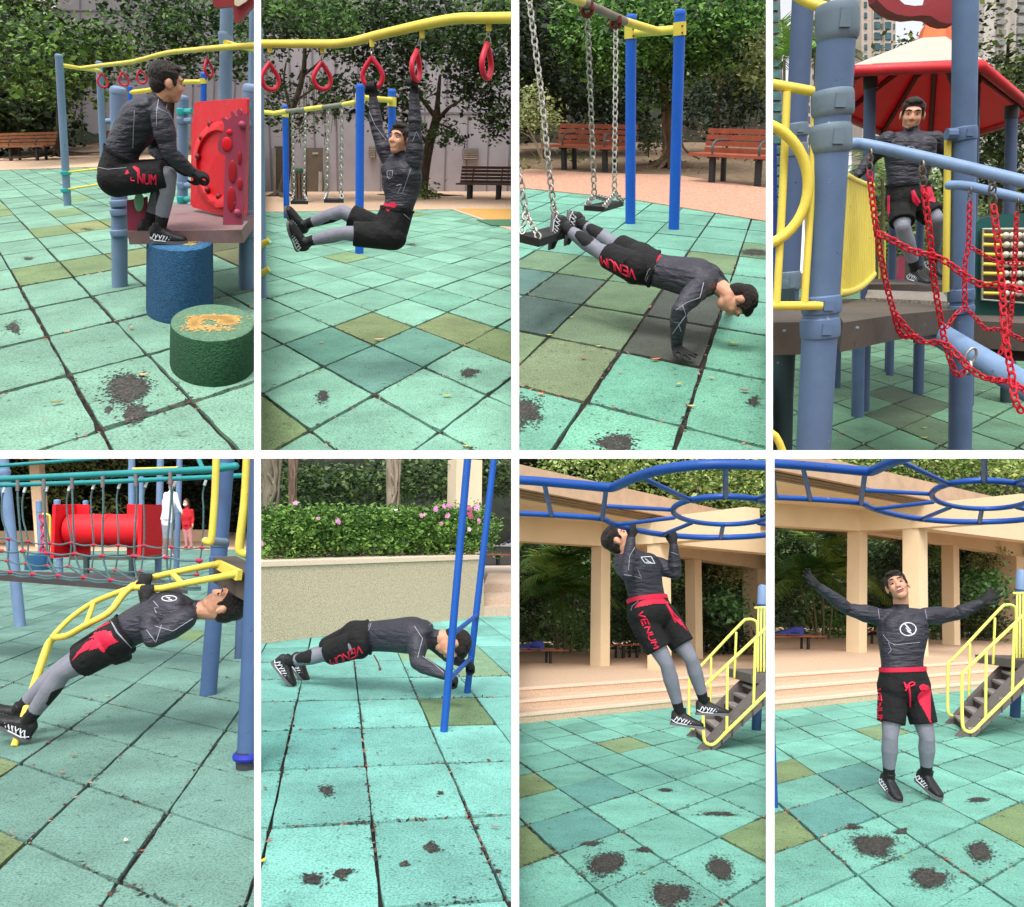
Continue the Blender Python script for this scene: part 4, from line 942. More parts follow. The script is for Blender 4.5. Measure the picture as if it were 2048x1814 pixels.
# play deck with red panel and giraffe board
def blob_poly(b, pts, Y, slope=0.0, x0=0):
    return [b.at(x, y, Y + slope*(x-x0)) for x, y in pts]
Ybar = b.g(1450, 2530).y
t = thing(b, 'play_tower', 'play tower with red slide panel, giraffe board and pale blue posts at the right edge', 'play equipment', b.g(956, 2280))
def tower_post(zb, zt, dia, Y=None, cap=True, nm='post'):
    m = MB(); p, q, r = vpole(b, m, zb, zt, dia, cap, Y=Y); return part(t, nm, m, POLE), p, r
Y_a = b.g(956, 2290).y; Y_b = b.g(1965, 2305).y
po, p_, r_ = tower_post((956, 2285), (945, 660), 118)
for zy in (1620, 1690, 1856):
    m = MB(); clamp(b, m, 952, zy, Y_a, r_, .045); part(po, 'clamp', m, POLE)
m = MB(); m.tube([b.at(850, 968, Y_a), b.at(945, 962, Y_a)], b.rad(44, 900, 965, Y_a), 12); part(po, 'clamp', m, POLE)
po, p_, r2_ = tower_post((1965, 2305), (2010, 640), 124)
for zy, mt in ((850, TEALP), (990, POLE), (1700, POLE), (1745, TEALP), (1870, POLE)):
    m = MB(); clamp(b, m, 1985, zy, Y_b, r2_, .045); part(po, 'clamp', m, mt)
Yc = 6.6
po, p_, r3_ = tower_post((1455, 1990), (1462, 735), 78, Y=Yc)
for zy, mt in ((890, TEALP), (965, POLE), (1480, POLE), (1590, TEALP)):
    m = MB(); clamp(b, m, 1458, zy, Yc, r3_, .05); m.tube([b.at(1480, zy, Yc), b.at(1545, zy-4, Yc-.3)], .022, 10); part(po, 'clamp', m, mt)
po, p_, r4_ = tower_post((1790, 1250), (1820, -400), 96, Y=7.2, cap=False)
m = MB(); clamp(b, m, 1806, 318, 7.2, r4_, .12); part(po, 'clamp', m, POLE)
po, p_, r5_ = tower_post((2010, 900), (2030, -400), 60, Y=9.0, cap=False)
# red panel
m = MB(); Yr0, Yr1 = 5.9, 5.2
def RP(x, y, o=0): return b.at(x, y, Yr0 + (Yr1-Yr0)*(x-1520)/(1980-1520)*1.0 + o)
m.prism([RP(*p) for p in ((1552, 826), (1580, 812), (1960, 782), (1975, 790), (1958, 1720), (1780, 1722), (1540, 1655), (1520, 1630), (1530, 1000))], V((0, .05, 0))); rp = part(t, 'panel', m, REDP, 30, label='bright red plastic panel with a round bulge')
m = MB(); ctr = RP(1740, 1290, -.02)
ex = RP(1960, 1290, -.02)-ctr; ez = RP(1740, 970, -.02)-ctr
prof = []; vs = []; fs = []; n = 28
for k_, (rr_k, dd) in enumerate(((1.0, 0), (.97, -.035), (.80, -.04), (.72, .02), (.45, .10), (0.01, .14))):
    for i in range(n):
        a = 2*math.pi*i/n; vs.append(ctr + ex*rr_k*math.cos(a) + ez*rr_k*math.sin(a)*(1.0 if math.sin(a) > 0 else 1.22) + V((0, dd, 0)))
for k_ in range(5):
    for i in range(n): fs.append((k_*n+i, k_*n+(i+1) % n, (k_+1)*n+(i+1) % n, (k_+1)*n+i))
m.add(vs, fs); part(rp, 'bulge', m, REDP, 60)
for bx, by in ((1678, 990), (1610, 1100), (1580, 1250), (1655, 1515), (1745, 1570), (1845, 1550)):
    m = MB(); m.ell(RP(bx, by, -.05), V((.02, 0, 0)), V((0, .02, 0)), Z1*.02, 10, 6); part(rp, 'bolt', m, paint('maroon_bolt', (120, 30, 40)), 60)
# giraffe board
Yg = 4.75
out = [(1765, 945), (1790, 938), (1815, 955), (1850, 935), (1838, 895), (1855, 885), (1875, 915), (1895, 930), (1893, 880), (1910, 866), (1925, 885), (1925, 925), (1950, 905), (1968, 905), (1965, 1100), (1950, 1500), (1930, 1796), (1780, 1796), (1788, 1500), (1800, 1240), (1765, 1230), (1740, 1200), (1738, 1150), (1760, 1090), (1785, 1050), (1790, 1000)]
m = MB(); m.prism([b.at(x, y, Yg) for x, y in out], V((0, .035, 0))); gb = part(t, 'giraffe_board', m, MAROON, 30, label='maroon board cut out as a giraffe')
DKR = paint('dark_red_hole', (168, 18, 36))
for (cx, cy, rx, ry, mt) in ((1830, 1055, 24, 24, REDP), (1812, 1150, 42, 60, REDP), (1912, 1262, 16, 55, DKR), (1855, 1370, 34, 95, DKR), (1915, 1470, 20, 48, DKR), (1845, 1590, 34, 105, DKR)):
    m = MB(); c = b.at(cx, cy, Yg-.004); ex = b.at(cx+rx, cy, Yg-.004)-c; ez = b.at(cx, cy-ry, Yg-.004)-c; m.ell(c, ex, V((0, .006, 0)), ez, 20, 6); part(gb, 'cutout', m, mt, 60)
for bx, by in ((1932, 995), (1895, 1696)):
    m = MB(); m.ell(b.at(bx, by, Yg-.01), V((.02, 0, 0)), V((0, .02, 0)), Z1*.02, 12, 8); part(gb, 'bolt', m, MAROON, 60)
# deck
m = MB()
dk = [b.at(1012, 1900, 4.95), b.at(1930, 1900, 4.80), b.at(1930, 1690, 5.5), b.at(1500, 1640, 6.3), b.at(1165, 1700, 5.9)]
z0 = sum(p.z for p in dk[:2])/2
P = [V((p.x, p.y, 0)) for p in dk]
f1 = b.at(1012, 1850, 4.95); zt = f1.z
P = [V((b.at(1012, 1850, 4.95).x, 4.95, zt)), V((b.at(1930, 1850, 4.85).x, 4.85, zt)), V((b.at(1960, 1700, 5.9).x, 6.4, zt)), V((b.at(1165, 1700, 5.9).x, 6.4, zt))]
m.prism([p - Z1*.075 for p in P], Z1*.075); part(t, 'deck', m, paint('deck_pinkbrown', (130, 104, 104), .6, .2, 20), 30)
# lower maroon board behind the post, at the left of the deck
m = MB(); m.prism([b.at(x, y, 5.0) for x, y in ((1012, 1600), (1075, 1590), (1165, 1572), (1160, 1850), (1018, 1850))], V((0, .03, 0))); lb_ = part(t, 'side_board', m, MAROON, 30)
m = MB(); c = b.at(1110, 1610, 4.985); m.ell(c, b.at(1150, 1610, 4.985)-c, V((0, .008, 0)), b.at(1110, 1530, 4.985)-c, 20, 6); part(lb_, 'cutout', m, mat('pale_green_gap', lin((128, 180, 150)), .9), 60)
# red wavy roof edge top right
m = MB(); pr = [(1700, -60), (1698, 40), (1735, 62), (1768, 55), (1860, 50), (1868, 110), (1870, 180), (1900, 175), (1985, 70), (2040, 10), (2100, -60)]
m.prism([b.at(x, y, 6.6) for x, y in pr], V((0, .08, 0))); part(t, 'roof_board', m, paint('dark_red_board', (150, 50, 56), .45, .2), 30)
m = MB(); m.prism([b.at(x, y, 6.57) for x, y in ((1868, -40), (1872, 40), (1900, 50), (1960, 15), (2010, -40))], V((0, .02, 0))); part(t, 'roof_trim', m, paint('cream_trim', (224, 214, 190)), 30)
m = MB(); m.tube([b.at(1275, 1150, 5.7), b.at(1290, 1240, 5.7), b.at(1325, 1260, 5.7)], .05, 10); part(t, 'yellow_rail', m, YEL)
# stumps
def make_stump(zxc, ztop, zbot, hw, ry_t, ry_b, rgbt, rgbs, label, spots, srgb, seed=5):
    """stump whose rim passes through the measured ellipse, loft between floor ring and top ring"""
    c0 = b.g(zxc, zbot - ry_b); f0 = b.g(zxc, zbot); h = 0
    Yc = c0.y; top = b.at(zxc, ztop, Yc); h = top.z
    n = 56
    def ring(zy, ry, z, k=1.0): return [b.g(zxc + hw*k*math.cos(2*math.pi*i/n), zy - ry*k*math.sin(2*math.pi*i/n), z) for i in range(n)]
    R0 = ring(zbot-ry_b, ry_b, 0); R1 = ring(ztop, ry_t, h)
    def mix(t, k): 
        A = [p*(1-t)+q*t for p, q in zip(R0, R1)]; c = sum(A, V((0,0,0)))/n
        return [c + (p-c)*k for p in A]
    t = thing(b, 'rubber_stump', label, 'stump', c0)
    def build(rows, nm, matl):
        m = MB(); vs = [p for r in rows for p in r]; fs = []
        flip = (rows[0][1]-rows[0][0]).cross(rows[1][0]-rows[0][0]).dot(rows[0][0]-c0) < 0
        for a in range(len(rows)-1):
            for i in range(n):
                f = (a*n+i, a*n+(i+1) % n, (a+1)*n+(i+1) % n, (a+1)*n+i); fs.append(f[::-1] if flip else f)
        m.add(vs, fs); return part(t, nm, m, matl, 60, fill=False)
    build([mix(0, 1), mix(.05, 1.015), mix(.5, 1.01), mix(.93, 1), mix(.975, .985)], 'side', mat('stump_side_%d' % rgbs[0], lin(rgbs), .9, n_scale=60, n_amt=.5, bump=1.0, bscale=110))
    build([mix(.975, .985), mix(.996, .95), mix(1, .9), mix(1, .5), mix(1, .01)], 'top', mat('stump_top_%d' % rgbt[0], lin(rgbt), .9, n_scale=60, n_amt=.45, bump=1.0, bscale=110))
    R = np.random.default_rng(seed); VV = []
    for px, py, rx, ry, nn in spots:
        q = R.normal(0, .5, (nn, 2)); P0 = []
        for a_, b_2 in q:
            x = px + a_*rx; y = py + b_2*ry
            if x*x + y*y < .85: P0.append(b.g(zxc + hw*x, ztop - ry_t*y, h + .003))
        for p in P0:
            s_ = R.uniform(.003, .008); VV += [(p.x-s_, p.y, p.z), (p.x, p.y-s_, p.z), (p.x+s_, p.y, p.z), (p.x, p.y+s_, p.z)]
    VV = np.array(VV); ok = np.repeat(inside(b, VV[::4], .01), 4); VV = VV[ok]
    fast_mesh(b, 'worn_spot', VV, np.arange(len(VV)).reshape(-1, 4), None, mat('stump_spot_%d' % srgb[0], lin(srgb), .9), t, c0)
    return b.g(zxc, ztop, h), h
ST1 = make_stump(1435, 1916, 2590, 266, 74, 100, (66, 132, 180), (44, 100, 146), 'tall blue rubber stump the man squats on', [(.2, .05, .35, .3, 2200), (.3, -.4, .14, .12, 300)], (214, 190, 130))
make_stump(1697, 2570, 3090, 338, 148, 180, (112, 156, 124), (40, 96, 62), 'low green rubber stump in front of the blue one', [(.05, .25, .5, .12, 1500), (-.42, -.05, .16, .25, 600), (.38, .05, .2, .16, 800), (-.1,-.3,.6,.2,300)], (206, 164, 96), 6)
# the man
s1 = 1.0; Ym = ST1[0].y - .05
def J_(b, Y, d): return {k_: b.at(x, y, Y+dy) for k_, (x, y, dy) in d.items()}
s1 = (b.at(1345, 505, Ym) - b.at(1345, 860, Ym)).length/.245*1.0
s1 = .245 and (b.at(1345, 505, Ym) - b.at(1345, 850, Ym)).length/.262
J = J_(b, Ym, dict(pelvis=(960, 1400, .02), waist=(1000, 1170, .02), che=(1135, 960, 0)))
J = J_(b, Ym, {'pelvis': (955, 1405, 0), 'waist': (985, 1180, 0), 'chest': (1120, 960, 0), 'neck': (1262, 800, -.02), 'hipR': (940, 1440, -.10*s1), 'hipL': (960, 1410, .12*s1), 'shR': (1290, 940, -.19*s1), 'shL': (1230, 880, .20*s1),
     'elR': (1350, 1225, -.20*s1), 'wrR': (1535, 1375, -.06), 'elL': (1240, 1200, .30*s1), 'wrL': (1480, 1370, .05), 'knR': (1345, 1395, -.10*s1), 'anR': (1278, 1842, -.10*s1), 'knL': (1330, 1380, .14*s1), 'anL': (1178, 1822, .06*s1)})
J['front'] = V((1, 0, -.2)); J['redband'] = 0
P1, bv = person(b, 'man in dark long sleeves and black shorts squatting on the tall blue stump', s1, J, (b.at(1335, 665, Ym), V((.80, .56, -.20)), V((.22, 0, 1))),
    {'R': {'n': V((0, .3, -1)), 'd': V((.9, .3, -.3))}, 'L': {'n': V((0, -.3, -1)), 'd': V((.9, -.3, -.3))}}, {'R': (V((.96, -.15, -.05)), Z1), 'L': (V((.96, -.1, -.05)), Z1)}, V(ST1[0]), hem=.97, skirt=1.02, vox=.0075)
strokes(b, P1, bv, 'lettering', lettering('NUM', (1105, 1385), (38, 3), (-2, 78)) + [[(1045, 1440), (1075, 1445)], [(1050, 1415), (1045, 1440)], [(1075, 1330), (1110, 1350), (1100, 1400)]], .0055*s1, RED)
patchfill(b, P1, bv, 'print', [[(1000, 1380), (1020, 1358), (1035, 1385), (1005, 1395)], [(1055, 1335), (1085, 1330), (1120, 1370), (1115, 1400), (1090, 1365)]], RED)
strokes(b, P1, bv, 'seam', [[(760, 1330), (860, 1352), (1010, 1338)], [(1265, 790), (1250, 900), (1250, 1000)], [(1250, 860), (1340, 900), (1410, 1000)], [(1075, 880), (1065, 1060), (1060, 1180)]], .0024*s1, SEAM)
for a in ((282, Y2+1195, 34, (216, 168, 120), .3), (1150, Y2+1197, 62, (224, 180, 128), -.15), (460, Y2+1415, 70, (150, 140, 74), .35), (1050, Y2+820, 40, (214, 150, 130), -.9), (1815, Y2+592, 26, (206, 150, 90), .2), (790, Y2+397, 18, (220, 214, 170), .1), (345, Y2+1560, 24, (196, 140, 110), -.9), (1445, Y2+1515, 22, (170, 150, 110), 1.0), (365, Y2+915, 30, (176, 110, 80), -.8)):
    if a[0] == 282: continue
    nm = {1150: 'peach coloured dry leaf beside the black worn patch', 460: 'curled olive brown leaf on the tile nearest the left edge', 1050: 'small pink dry leaf just left of the stumps', 1815: 'tiny orange leaf in the joint by the right post', 790: 'tiny pale leaf left of the near pale post', 345: 'pinkish leaf scrap below the curled olive leaf', 1445: 'faint brown leaf below the green stump', 365: 'small brown leaf at a tile corner near the left edge'}[a[0]]
    fallen_leaf(b, a[0], a[1], a[2], a[3], a[4], nm)
# ================================================================== corner 2: man hanging from the rings
b = B2
ground_poly(b, 'path', [(-300, 1700), (40, 1690), (1560, 1668), (1620, 1690), (1905, 1788), (2200, 1900), (2500, 1700), (2300, 1525), (-300, 1530)], BRICK)
ground_poly(b, 'orange_tile_strip', [(1600, 1664), (2200, 1668), (2200, 1760), (1850, 1750)], mat('orange_rubber', lin((206, 158, 84)), .85, n_scale=30, n_amt=.3), z=.02)
ground_poly(b, 'dark_green_strip', [(1760, 1752), (2200, 1748), (2200, 1812), (1880, 1796)], mat('dark_green_rubber', lin((70, 116, 88)), .85, n_scale=30, n_amt=.3), z=.022)
t, A, u, wn = building(b, 'building', 'pale grey clad building with two brown doors behind the hanging man', -400, 2500, 1532, -300, 29.2, 30.5, .75)
U = b.U
def on_wall(zx, zy, o=.05):
    # point where the picture ray meets the facade plane
    r = b.ray(zx, zy); nn = U.cross(u).normalized(); tt = (A-b.o).dot(nn)/r.dot(nn); return b.o + r*tt - wn*o
def wall_rect(x0, y0, x1, y1, nm, matl, d=.06, o=.05, par=None, lab=None):
    m = MB(); q = [on_wall(x0, y1, o), on_wall(x1, y1, o), on_wall(x1, y0, o), on_wall(x0, y0, o)]; m.prism(q, wn*(-d)); return part(par or t, nm, m, matl, 20, label=lab)
DOORM = paint('door_brown', (112, 100, 86), .5, .2); 
d1 = wall_rect(392, 1180, 552, 1538, 'door', DOORM, lab='grey brown metal door with a small plate'); d2 = wall_rect(150, 1168, 232, 1512, 'door', paint('door_dark', (84, 74, 62), .5), lab='darker brown door at the left')
for dd, x in ((d1, 392), (d1, 552), (d2, 150)):
    m = MB(); p = on_wall(x, 1180, .12); q = on_wall(x, 1535, .12); m.tube([p, q], .07, 6); part(dd, 'frame', m, paint('frame_grey', (150, 146, 140)), 30)
wall_rect(455, 1215, 500, 1232, 'plate', paint('plate_grey', (180, 178, 172)), .02, .12, d1)
m = MB(); m.tube([on_wall(522, 1370, .25), on_wall(520, 1560, .25)], .07, 8); part(d1, 'handle', m, paint('pale_metal', (170, 166, 158)), 30)
for (x0, y0, x1, y1) in ((1648, 1185, 1775, 1275), (903, 1172, 958, 1262)):
    v_ = wall_rect(x0, y0, x1, y1, 'vent', mat('vent_back', lin((120, 112, 108)), .8), .04)
    m = MB()
    for i in range(6):
        y = y0 + (y1-y0)*(i+.6)/6.4; m.prism([on_wall(x0+6, y+5, .12), on_wall(x1-6, y+5, .12), on_wall(x1-6, y-5, .18), on_wall(x0+6, y-5, .18)], wn*(-.03))
    part(v_, 'louvre', m, paint('louvre', (205, 200, 196)), 20)
DKP = [(12, 23, 11), (24, 43, 19), (45, 74, 32), (80, 114, 54)]
tree(b, 'fig_tree', 'fig tree with forked trunk and hanging roots at the left against the grey wall', [(380, 130, 560, 200, 21, 2.4), (80, 330, 120, 150, 20, 1.5), (560, 300, 260, 120, 20, 1.6), (110, 700, 130, 120, 20, 1.3), (620, 720, 170, 90, 20, 1.3), (560, 870, 110, 60, 20, 1), (120, 900, 110, 90, 20, 1.2), (330, 1020, 110, 50, 20, 1), (170, 60, 260, 160, 19, 2)], .125, DKP,
     trunk=[(200, 1580, 90, 22), (250, 1350, 62, 22), (262, 1100, 54, 22), (290, 880, 50, 22), (350, 700, 44, 22), (385, 520, 38, 22), (390, 260, 20, 22)], limbs=[[(270, 900, 34, 22), (250, 780, 26, 22), (222, 640, 18, 22), (240, 500, 12, 22)], [(380, 600, 26, 22), (480, 520, 18, 22), (560, 440, 12, 22)], [(330, 1000, 30, 22), (420, 900, 22, 22), (560, 740, 16, 22), (740, 660, 9, 22)], [(300, 820, 22, 22), (480, 690, 14, 22), (600, 600, 8, 22)], [(330, 640, 14, 22), (420, 420, 10, 22), (480, 200, 6, 22)]], dens=1.5, seed=11, roots=8)
m = MB(); RR = random.Random(3)
for i in range(34):
    x = RR.uniform(330, 640); y0 = RR.uniform(520, 760); L_ = RR.uniform(160, 460); m.tube([b.at(x, y0, 25.9), b.at(x + RR.uniform(-12, 12), y0+L_*.5, 25.9), b.at(x + RR.uniform(-14, 14), y0+L_, 25.9)], .008, 5)
t2 = bpy.data.objects['fig_tree']; part(t2, 'hanging_roots', m, mat('root_brown', lin((92, 78, 64)), .9), 60, kind='stuff')
tree(b, 'broad_tree', 'broad dark tree behind the man with a forked leaning trunk', [(1080, 330, 420, 260, 21, 2.4), (1500, 300, 420, 190, 20, 2.4), (1880, 380, 330, 240, 20, 2.2), (1120, 700, 300, 170, 21, 1.8), (1020, 900, 230, 80, 21, 1.2), (1800, 720, 260, 150, 20, 1.6), (1930, 900, 140, 130, 20, 1.2), (1500, 1050, 170, 60, 21, 1), (1560, 1110, 110, 30, 21, .8), (1900, 1040, 70, 80, 20, .8), (1250, 120, 500, 160, 20, 2.4), (1850, 120, 300, 160, 19, 2.2), (1200, 1000, 130, 60, 21, 1), (1660, 500, 200, 160, 20, 2)], .125, DKP,
     trunk=[(1325, 1560, 90, 22), (1350, 1350, 78, 22), (1390, 1130, 72, 22), (1440, 940, 64, 22), (1450, 820, 40, 22), (1470, 600, 22, 22)], limbs=[[(1440, 940, 50, 22), (1370, 850, 34, 22), (1290, 730, 26, 22), (1280, 560, 14, 22)], [(1440, 980, 40, 22), (1520, 880, 30, 22), (1600, 820, 16, 22), (1720, 760, 9, 22)], [(1380, 1180, 30, 22), (1300, 1060, 22, 22), (1180, 980, 12, 22)], [(1430, 1040, 22, 22), (1470, 990, 16, 22), (1580, 1050, 10, 22), (1680, 1130, 5, 22)]], dens=1.35, seed=12, roots=6)
tree(b, 'light_shrub', 'small green shrub at the foot of the leaning trunk', [(1370, 1545, 60, 40, 21, .5)], .12, MIDG, dens=2.2, seed=13, base=b.g(1370, 1585), cat='shrub', trunk=[(1370, 1590, 8, 21), (1370, 1540, 5, 21)])
tree(b, 'high_tree', 'bright green leaves at the top right corner over the yellow bar', [(1950, 40, 260, 120, 17, 1.6), (300, 30, 420, 90, 17, 1.6), (640, 120, 160, 120, 17, 1.4)], .115, MIDG, dens=1.6, seed=14, base=b.at(1950, 40, 17), trunk=[(2080, 1560, 50, 23), (2080, 800, 40, 22), (1990, 100, 20, 18)])
bench(b, 'brown bench with dark legs standing by the pale wall at the right', (1590, 1592), (2035, 1600), .86, paint('bench_dark_brown', (92, 68, 58), .6, .3, 5), 'park benches around the playground', arms=False, legs=(.22, .74), nb=5)
# litter bin
Yb_ = b.g(350, 1618).y; c = b.at(350, 1618, Yb_); r = b.rad(120, 350, 1600, Yb_); hb_ = (b.at(350, 1350, Yb_)-c).length
t = thing(b, 'litter_bin', 'dark slatted litter bin with green lid behind the far swing seat', 'litter bin', c); m = MB(); m.lathe(c, U, [(r*.86, 0), (r*.86, hb_*.92)], 20); part(t, 'body', m, paint('bin_dark', (58, 50, 44), .7), 40)
m = MB()
for i in range(14): a = 2*math.pi*i/14; o_ = V((math.cos(a), math.sin(a), 0))*r*.9; m.box(c + o_ + U*hb_*.46, V((-math.sin(a), math.cos(a), 0))*r*.15, V((math.cos(a), math.sin(a), 0))*.02, U*hb_*.45)
part(t, 'slats', m, paint('bin_slat', (96, 82, 70), .7), 30)
m = MB(); m.lathe(c + U*hb_*.92, U, [(r*.7, 0), (r*.72, hb_*.05), (r*.6, hb_*.1)], 20); part(t, 'lid', m, paint('bin_green', (40, 96, 70), .5), 40)
# far swing frame
t = thing(b, 'swing_set', 'blue swing frame with yellow top rail behind the hanging man', 'swing', b.g(825, 2020))
Y0 = b.g(825, 2020).y; Y1 = b.g(245, 1742).y
m = MB(); p0, q0, r0 = vpole(b, m, (825, 2022), (832, 655), 66); part(t, 'post', m, BLU)
m = MB(); p1, q1, r1 = vpole(b, m, (1088, 1950), (1085, 696), 60); part(t, 'post', m, BLU)
m = MB(); p2, q2, r2 = vpole(b, m, (245, 1742), (232, 828), 46); part(t, 'post', m, BLU)
m = MB(); m.tube([b.at(832, 780, Y0), b.at(1085, 800, p1.y)], b.rad(46, 900, 800, Y0), 14); part(t, 'crossbar', m, YEL)
m = MB(); m.lathe(b.at(832, 822, Y0), U, [(r0*1.13, 0), (r0*1.13, (b.at(832, 745, Y0)-b.at(832, 822, Y0)).length)], 22); part(t, 'bracket', m, YEL)
m = MB(); m.lathe(b.at(1085, 850, p1.y), U, [(r1*1.13, 0), (r1*1.13, (b.at(1085, 775, p1.y)-b.at(1085, 850, p1.y)).length)], 22); part(t, 'bracket', m, YEL)
rb = [(800, 815, Y0), (700, 835, Y0+.6), (540, 856, Y0+1.4), (400, 872, Y0+2.1), (250, 888, Y1-.6), (150, 905, Y1), (30, 892, Y1+.2), (-200, 880, Y1+.5)]
for i, (c0, c1, mt) in enumerate(((0, 2, YEL), (1, 3, paint('worn_rail_grey', (128, 128, 112), .6)), (2, 4, YEL), (3, 5, paint('worn_rail_grey', (128, 128, 112), .6)), (4, 8, YEL))):
    P = [b.at(x, y, d) for x, y, d in rb[c0:c1+1 if i in (0,) else c1]] if False else [b.at(x, y, d) for x, y, d in rb[max(0, [0, 1, 2, 3, 4][i]):[2, 3, 4, 5, 8][i]]]
    m = MB(); m.tube(P, b.rad(38, 500, 860, (P[0].y)), 12); part(t, 'top_rail', m, mt)
m = MB(); m.lathe(b.at(234, 935, Y1), U, [(r2*1.15, 0), (r2*1.15, (b.at(234, 892, Y1)-b.at(234, 935, Y1)).length)], 18); part(t, 'bracket', m, YEL)
def swing(b, name, label, tops, ends, seat, thick, Ysw, link=.05, wire=.005, splits=True, group='chain swings'):
    """tops/ends: picture points of the two chains; seat: four picture corners"""
    S = [b.at(x, y, d) for x, y, d in seat]; c = sum(S, V((0,0,0)))/4
    t = thing(b, name, label, 'swing seat', c, group); m = MB(); m.prism([p - Z1*thick for p in S], Z1*thick); part(t, 'seat', m, paint('seat_rubber_black', (38, 36, 38), .6), 30)
    for tp, en, (ka, kb) in zip(tops, ends, ((0, 3), (1, 2))):
        m = MB(); P = [b.at(*p) for p in tp] + [b.at(*en)]; chain_mesh(m, smooth_path(P, 4), link, wire)
        for k_ in (ka, kb): chain_mesh(m, [b.at(*en), S[k_]*.93 + c*.07], link, wire)
        part(t, 'chain', m, STEEL, 60)
    return t
swing(b, 'hanging_swing', 'black swing seat hanging in front of the litter bin', [[(290, 900, Y1-1)], [(395, 880, Y1-1.2)]], [(303, 1545, Y1-1), (382, 1545, Y1-1.2)], [(276, 1605, Y1-1.3), (415, 1605, Y1-1.5), (412, 1590, Y1-.7), (300, 1590, Y1-.7)], .06, Y1, .08, .011)
swing(b, 'hanging_swing', 'far swing with two thin chains between the door and the thick blue post', [[(575, 858, Y0+1.4)], [(685, 850, Y0+.9)]], [(565, 1540, Y0+1.4), (678, 1540, Y0+.9)], [(540, 1592, Y0+1.0), (700, 1592, Y0+.8), (695, 1582, Y0+1.8), (548, 1582, Y0+1.8)], .05, Y0, .08, .010)
# near overhead bar with hand rings
t = thing(b, 'ring_climber', 'thick yellow overhead bar with brackets the man hangs from', 'play equipment', b.at(1000, 300, 5.1))
bar = [(-200, 352, 6.3), (40, 350, 6.1), (400, 350, 5.8), (700, 345, 5.5), (1000, 275, 5.2), (1300, 205, 5.0), (1580, 152, 4.8), (1800, 145, 4.7), (2300, 138, 4.5)]
m = MB(); m.tube(smooth_path([b.at(*p) for p in bar], 4), smooth_vals([b.rad(w_, p[0], p[1], p[2]) for p, w_ in zip(bar, (58, 60, 62, 66, 72, 76, 80, 82, 88))], 4), 20); part(t, 'overhead_bar', m, YEL)
m = MB(); vpole(b, m, (52, 2380), (20, 200), 62, Y=b.g(50, 2375).y); part(t, 'pole', m, POLE)
for y in (1950, 2178):
    m = MB(); m.tube([b.at(30, y+10, 5.6), b.at(105, y-30, 5.6)], .022, 10); part(t, 'rail', m, YEL)
    m = MB(); m.ring(b.at(62, y-14, b.g(50, 2375).y), V((1, 0, 0)), V((0, 1, 0)), .065, .065, .02); part(t, 'clamp', m, paint('cyan_paint', (70, 190, 210)))
for zx, zy, w_, h_, Y, tp, lb, til in [(112, 610, 106, 215, 6.05, (110, 395), 'red hand ring leftmost on the thick yellow bar', .04), (528, 605, 118, 215, 5.7, (530, 400), 'red hand ring second from the left on the thick yellow bar', .04), (930, 580, 172, 240, 5.25, (925, 345), 'red hand ring gripped by the man\'s hand nearest the blue post', 0), (1278, 520, 44, 250, 5.0, (1325, 275), 'red hand ring seen edge on in the man\'s raised left hand', .28), (1842, 485, 66, 280, 4.7, (1858, 215), 'red hand ring hanging free at the right end of the yellow bar', .12)]:
    trapezoid_ring(b, zx, zy, w_, h_, Y, label=lb, top=tp, rr=.20, tilt=til, hook=1)
Ym = 5.12; s2 = (b.at(1150, 970, Ym)-b.at(1150, 1250, Ym)).length/.262
J = J_(b, Ym, {'pelvis': (1060, 1850, 0), 'waist': (1150, 1610, 0), 'chest': (1165, 1400, 0), 'neck': (1155, 1270, 0), 'hipR': (1020, 1850, .12*s2), 'hipL': (1075, 1890, -.10*s2), 'shR': (1070, 1290, .12*s2), 'shL': (1265, 1290, -.10*s2),
     'elR': (965, 1040, .10), 'wrR': (935, 775, .12), 'elL': (1272, 1040, -.10), 'wrL': (1262, 750, -.10), 'knR': (690, 1690, .10), 'anR': (370, 1800, .14), 'knL': (700, 1860, -.14), 'anL': (380, 1935, -.10)})
J['front'] = V((-.8, -.5, .2)); J['redband'] = 0
P2, bv = person(b, 'man in black shorts and grey tights hanging from two red rings with legs raised', s2, J, (b.at(1150, 1125, Ym), V((-.50, -.82, .24)), V((.14, .1, 1))),
    {'R': {'n': V((-.2, -1, 0)), 'd': V((0, 0, 1))}, 'L': {'n': V((-.6, -.8, 0)), 'd': V((.05, 0, 1))}}, {'R': (V((-.25, -.35, .9)), V((.9, -.3, .2))), 'L': (V((-.15, -.35, .92)), V((.9, -.3, .2)))}, b.at(1060, 1850, Ym), hem=.80, skirt=1.05, vox=.0078)
patchfill(b, P2, bv, 'print', [[(975, 1640), (1000, 1612), (1060, 1625), (1105, 1612), (1130, 1640), (1060, 1690), (1030, 1660)]], RED)
strokes(b, P2, bv, 'emblem', [[(1048, 1365), (1090, 1362), (1088, 1410), (1068, 1428), (1048, 1410), (1048, 1365)], [(1072, 1375), (1062, 1395), (1076, 1395), (1066, 1415)]], .003*s2, SEAM)
strokes(b, P2, bv, 'seam', [[(1160, 1470), (1120, 1480), (1165, 1475), (1130, 1545)], [(905, 890), (950, 1000), (1040, 1120)], [(1250, 1130), (1280, 1050), (1310, 1110)], [(1170, 1540), (1235, 1350)], [(1180, 1710), (1240, 1760), (1250, 1790)]], .0022*s2, SEAM)
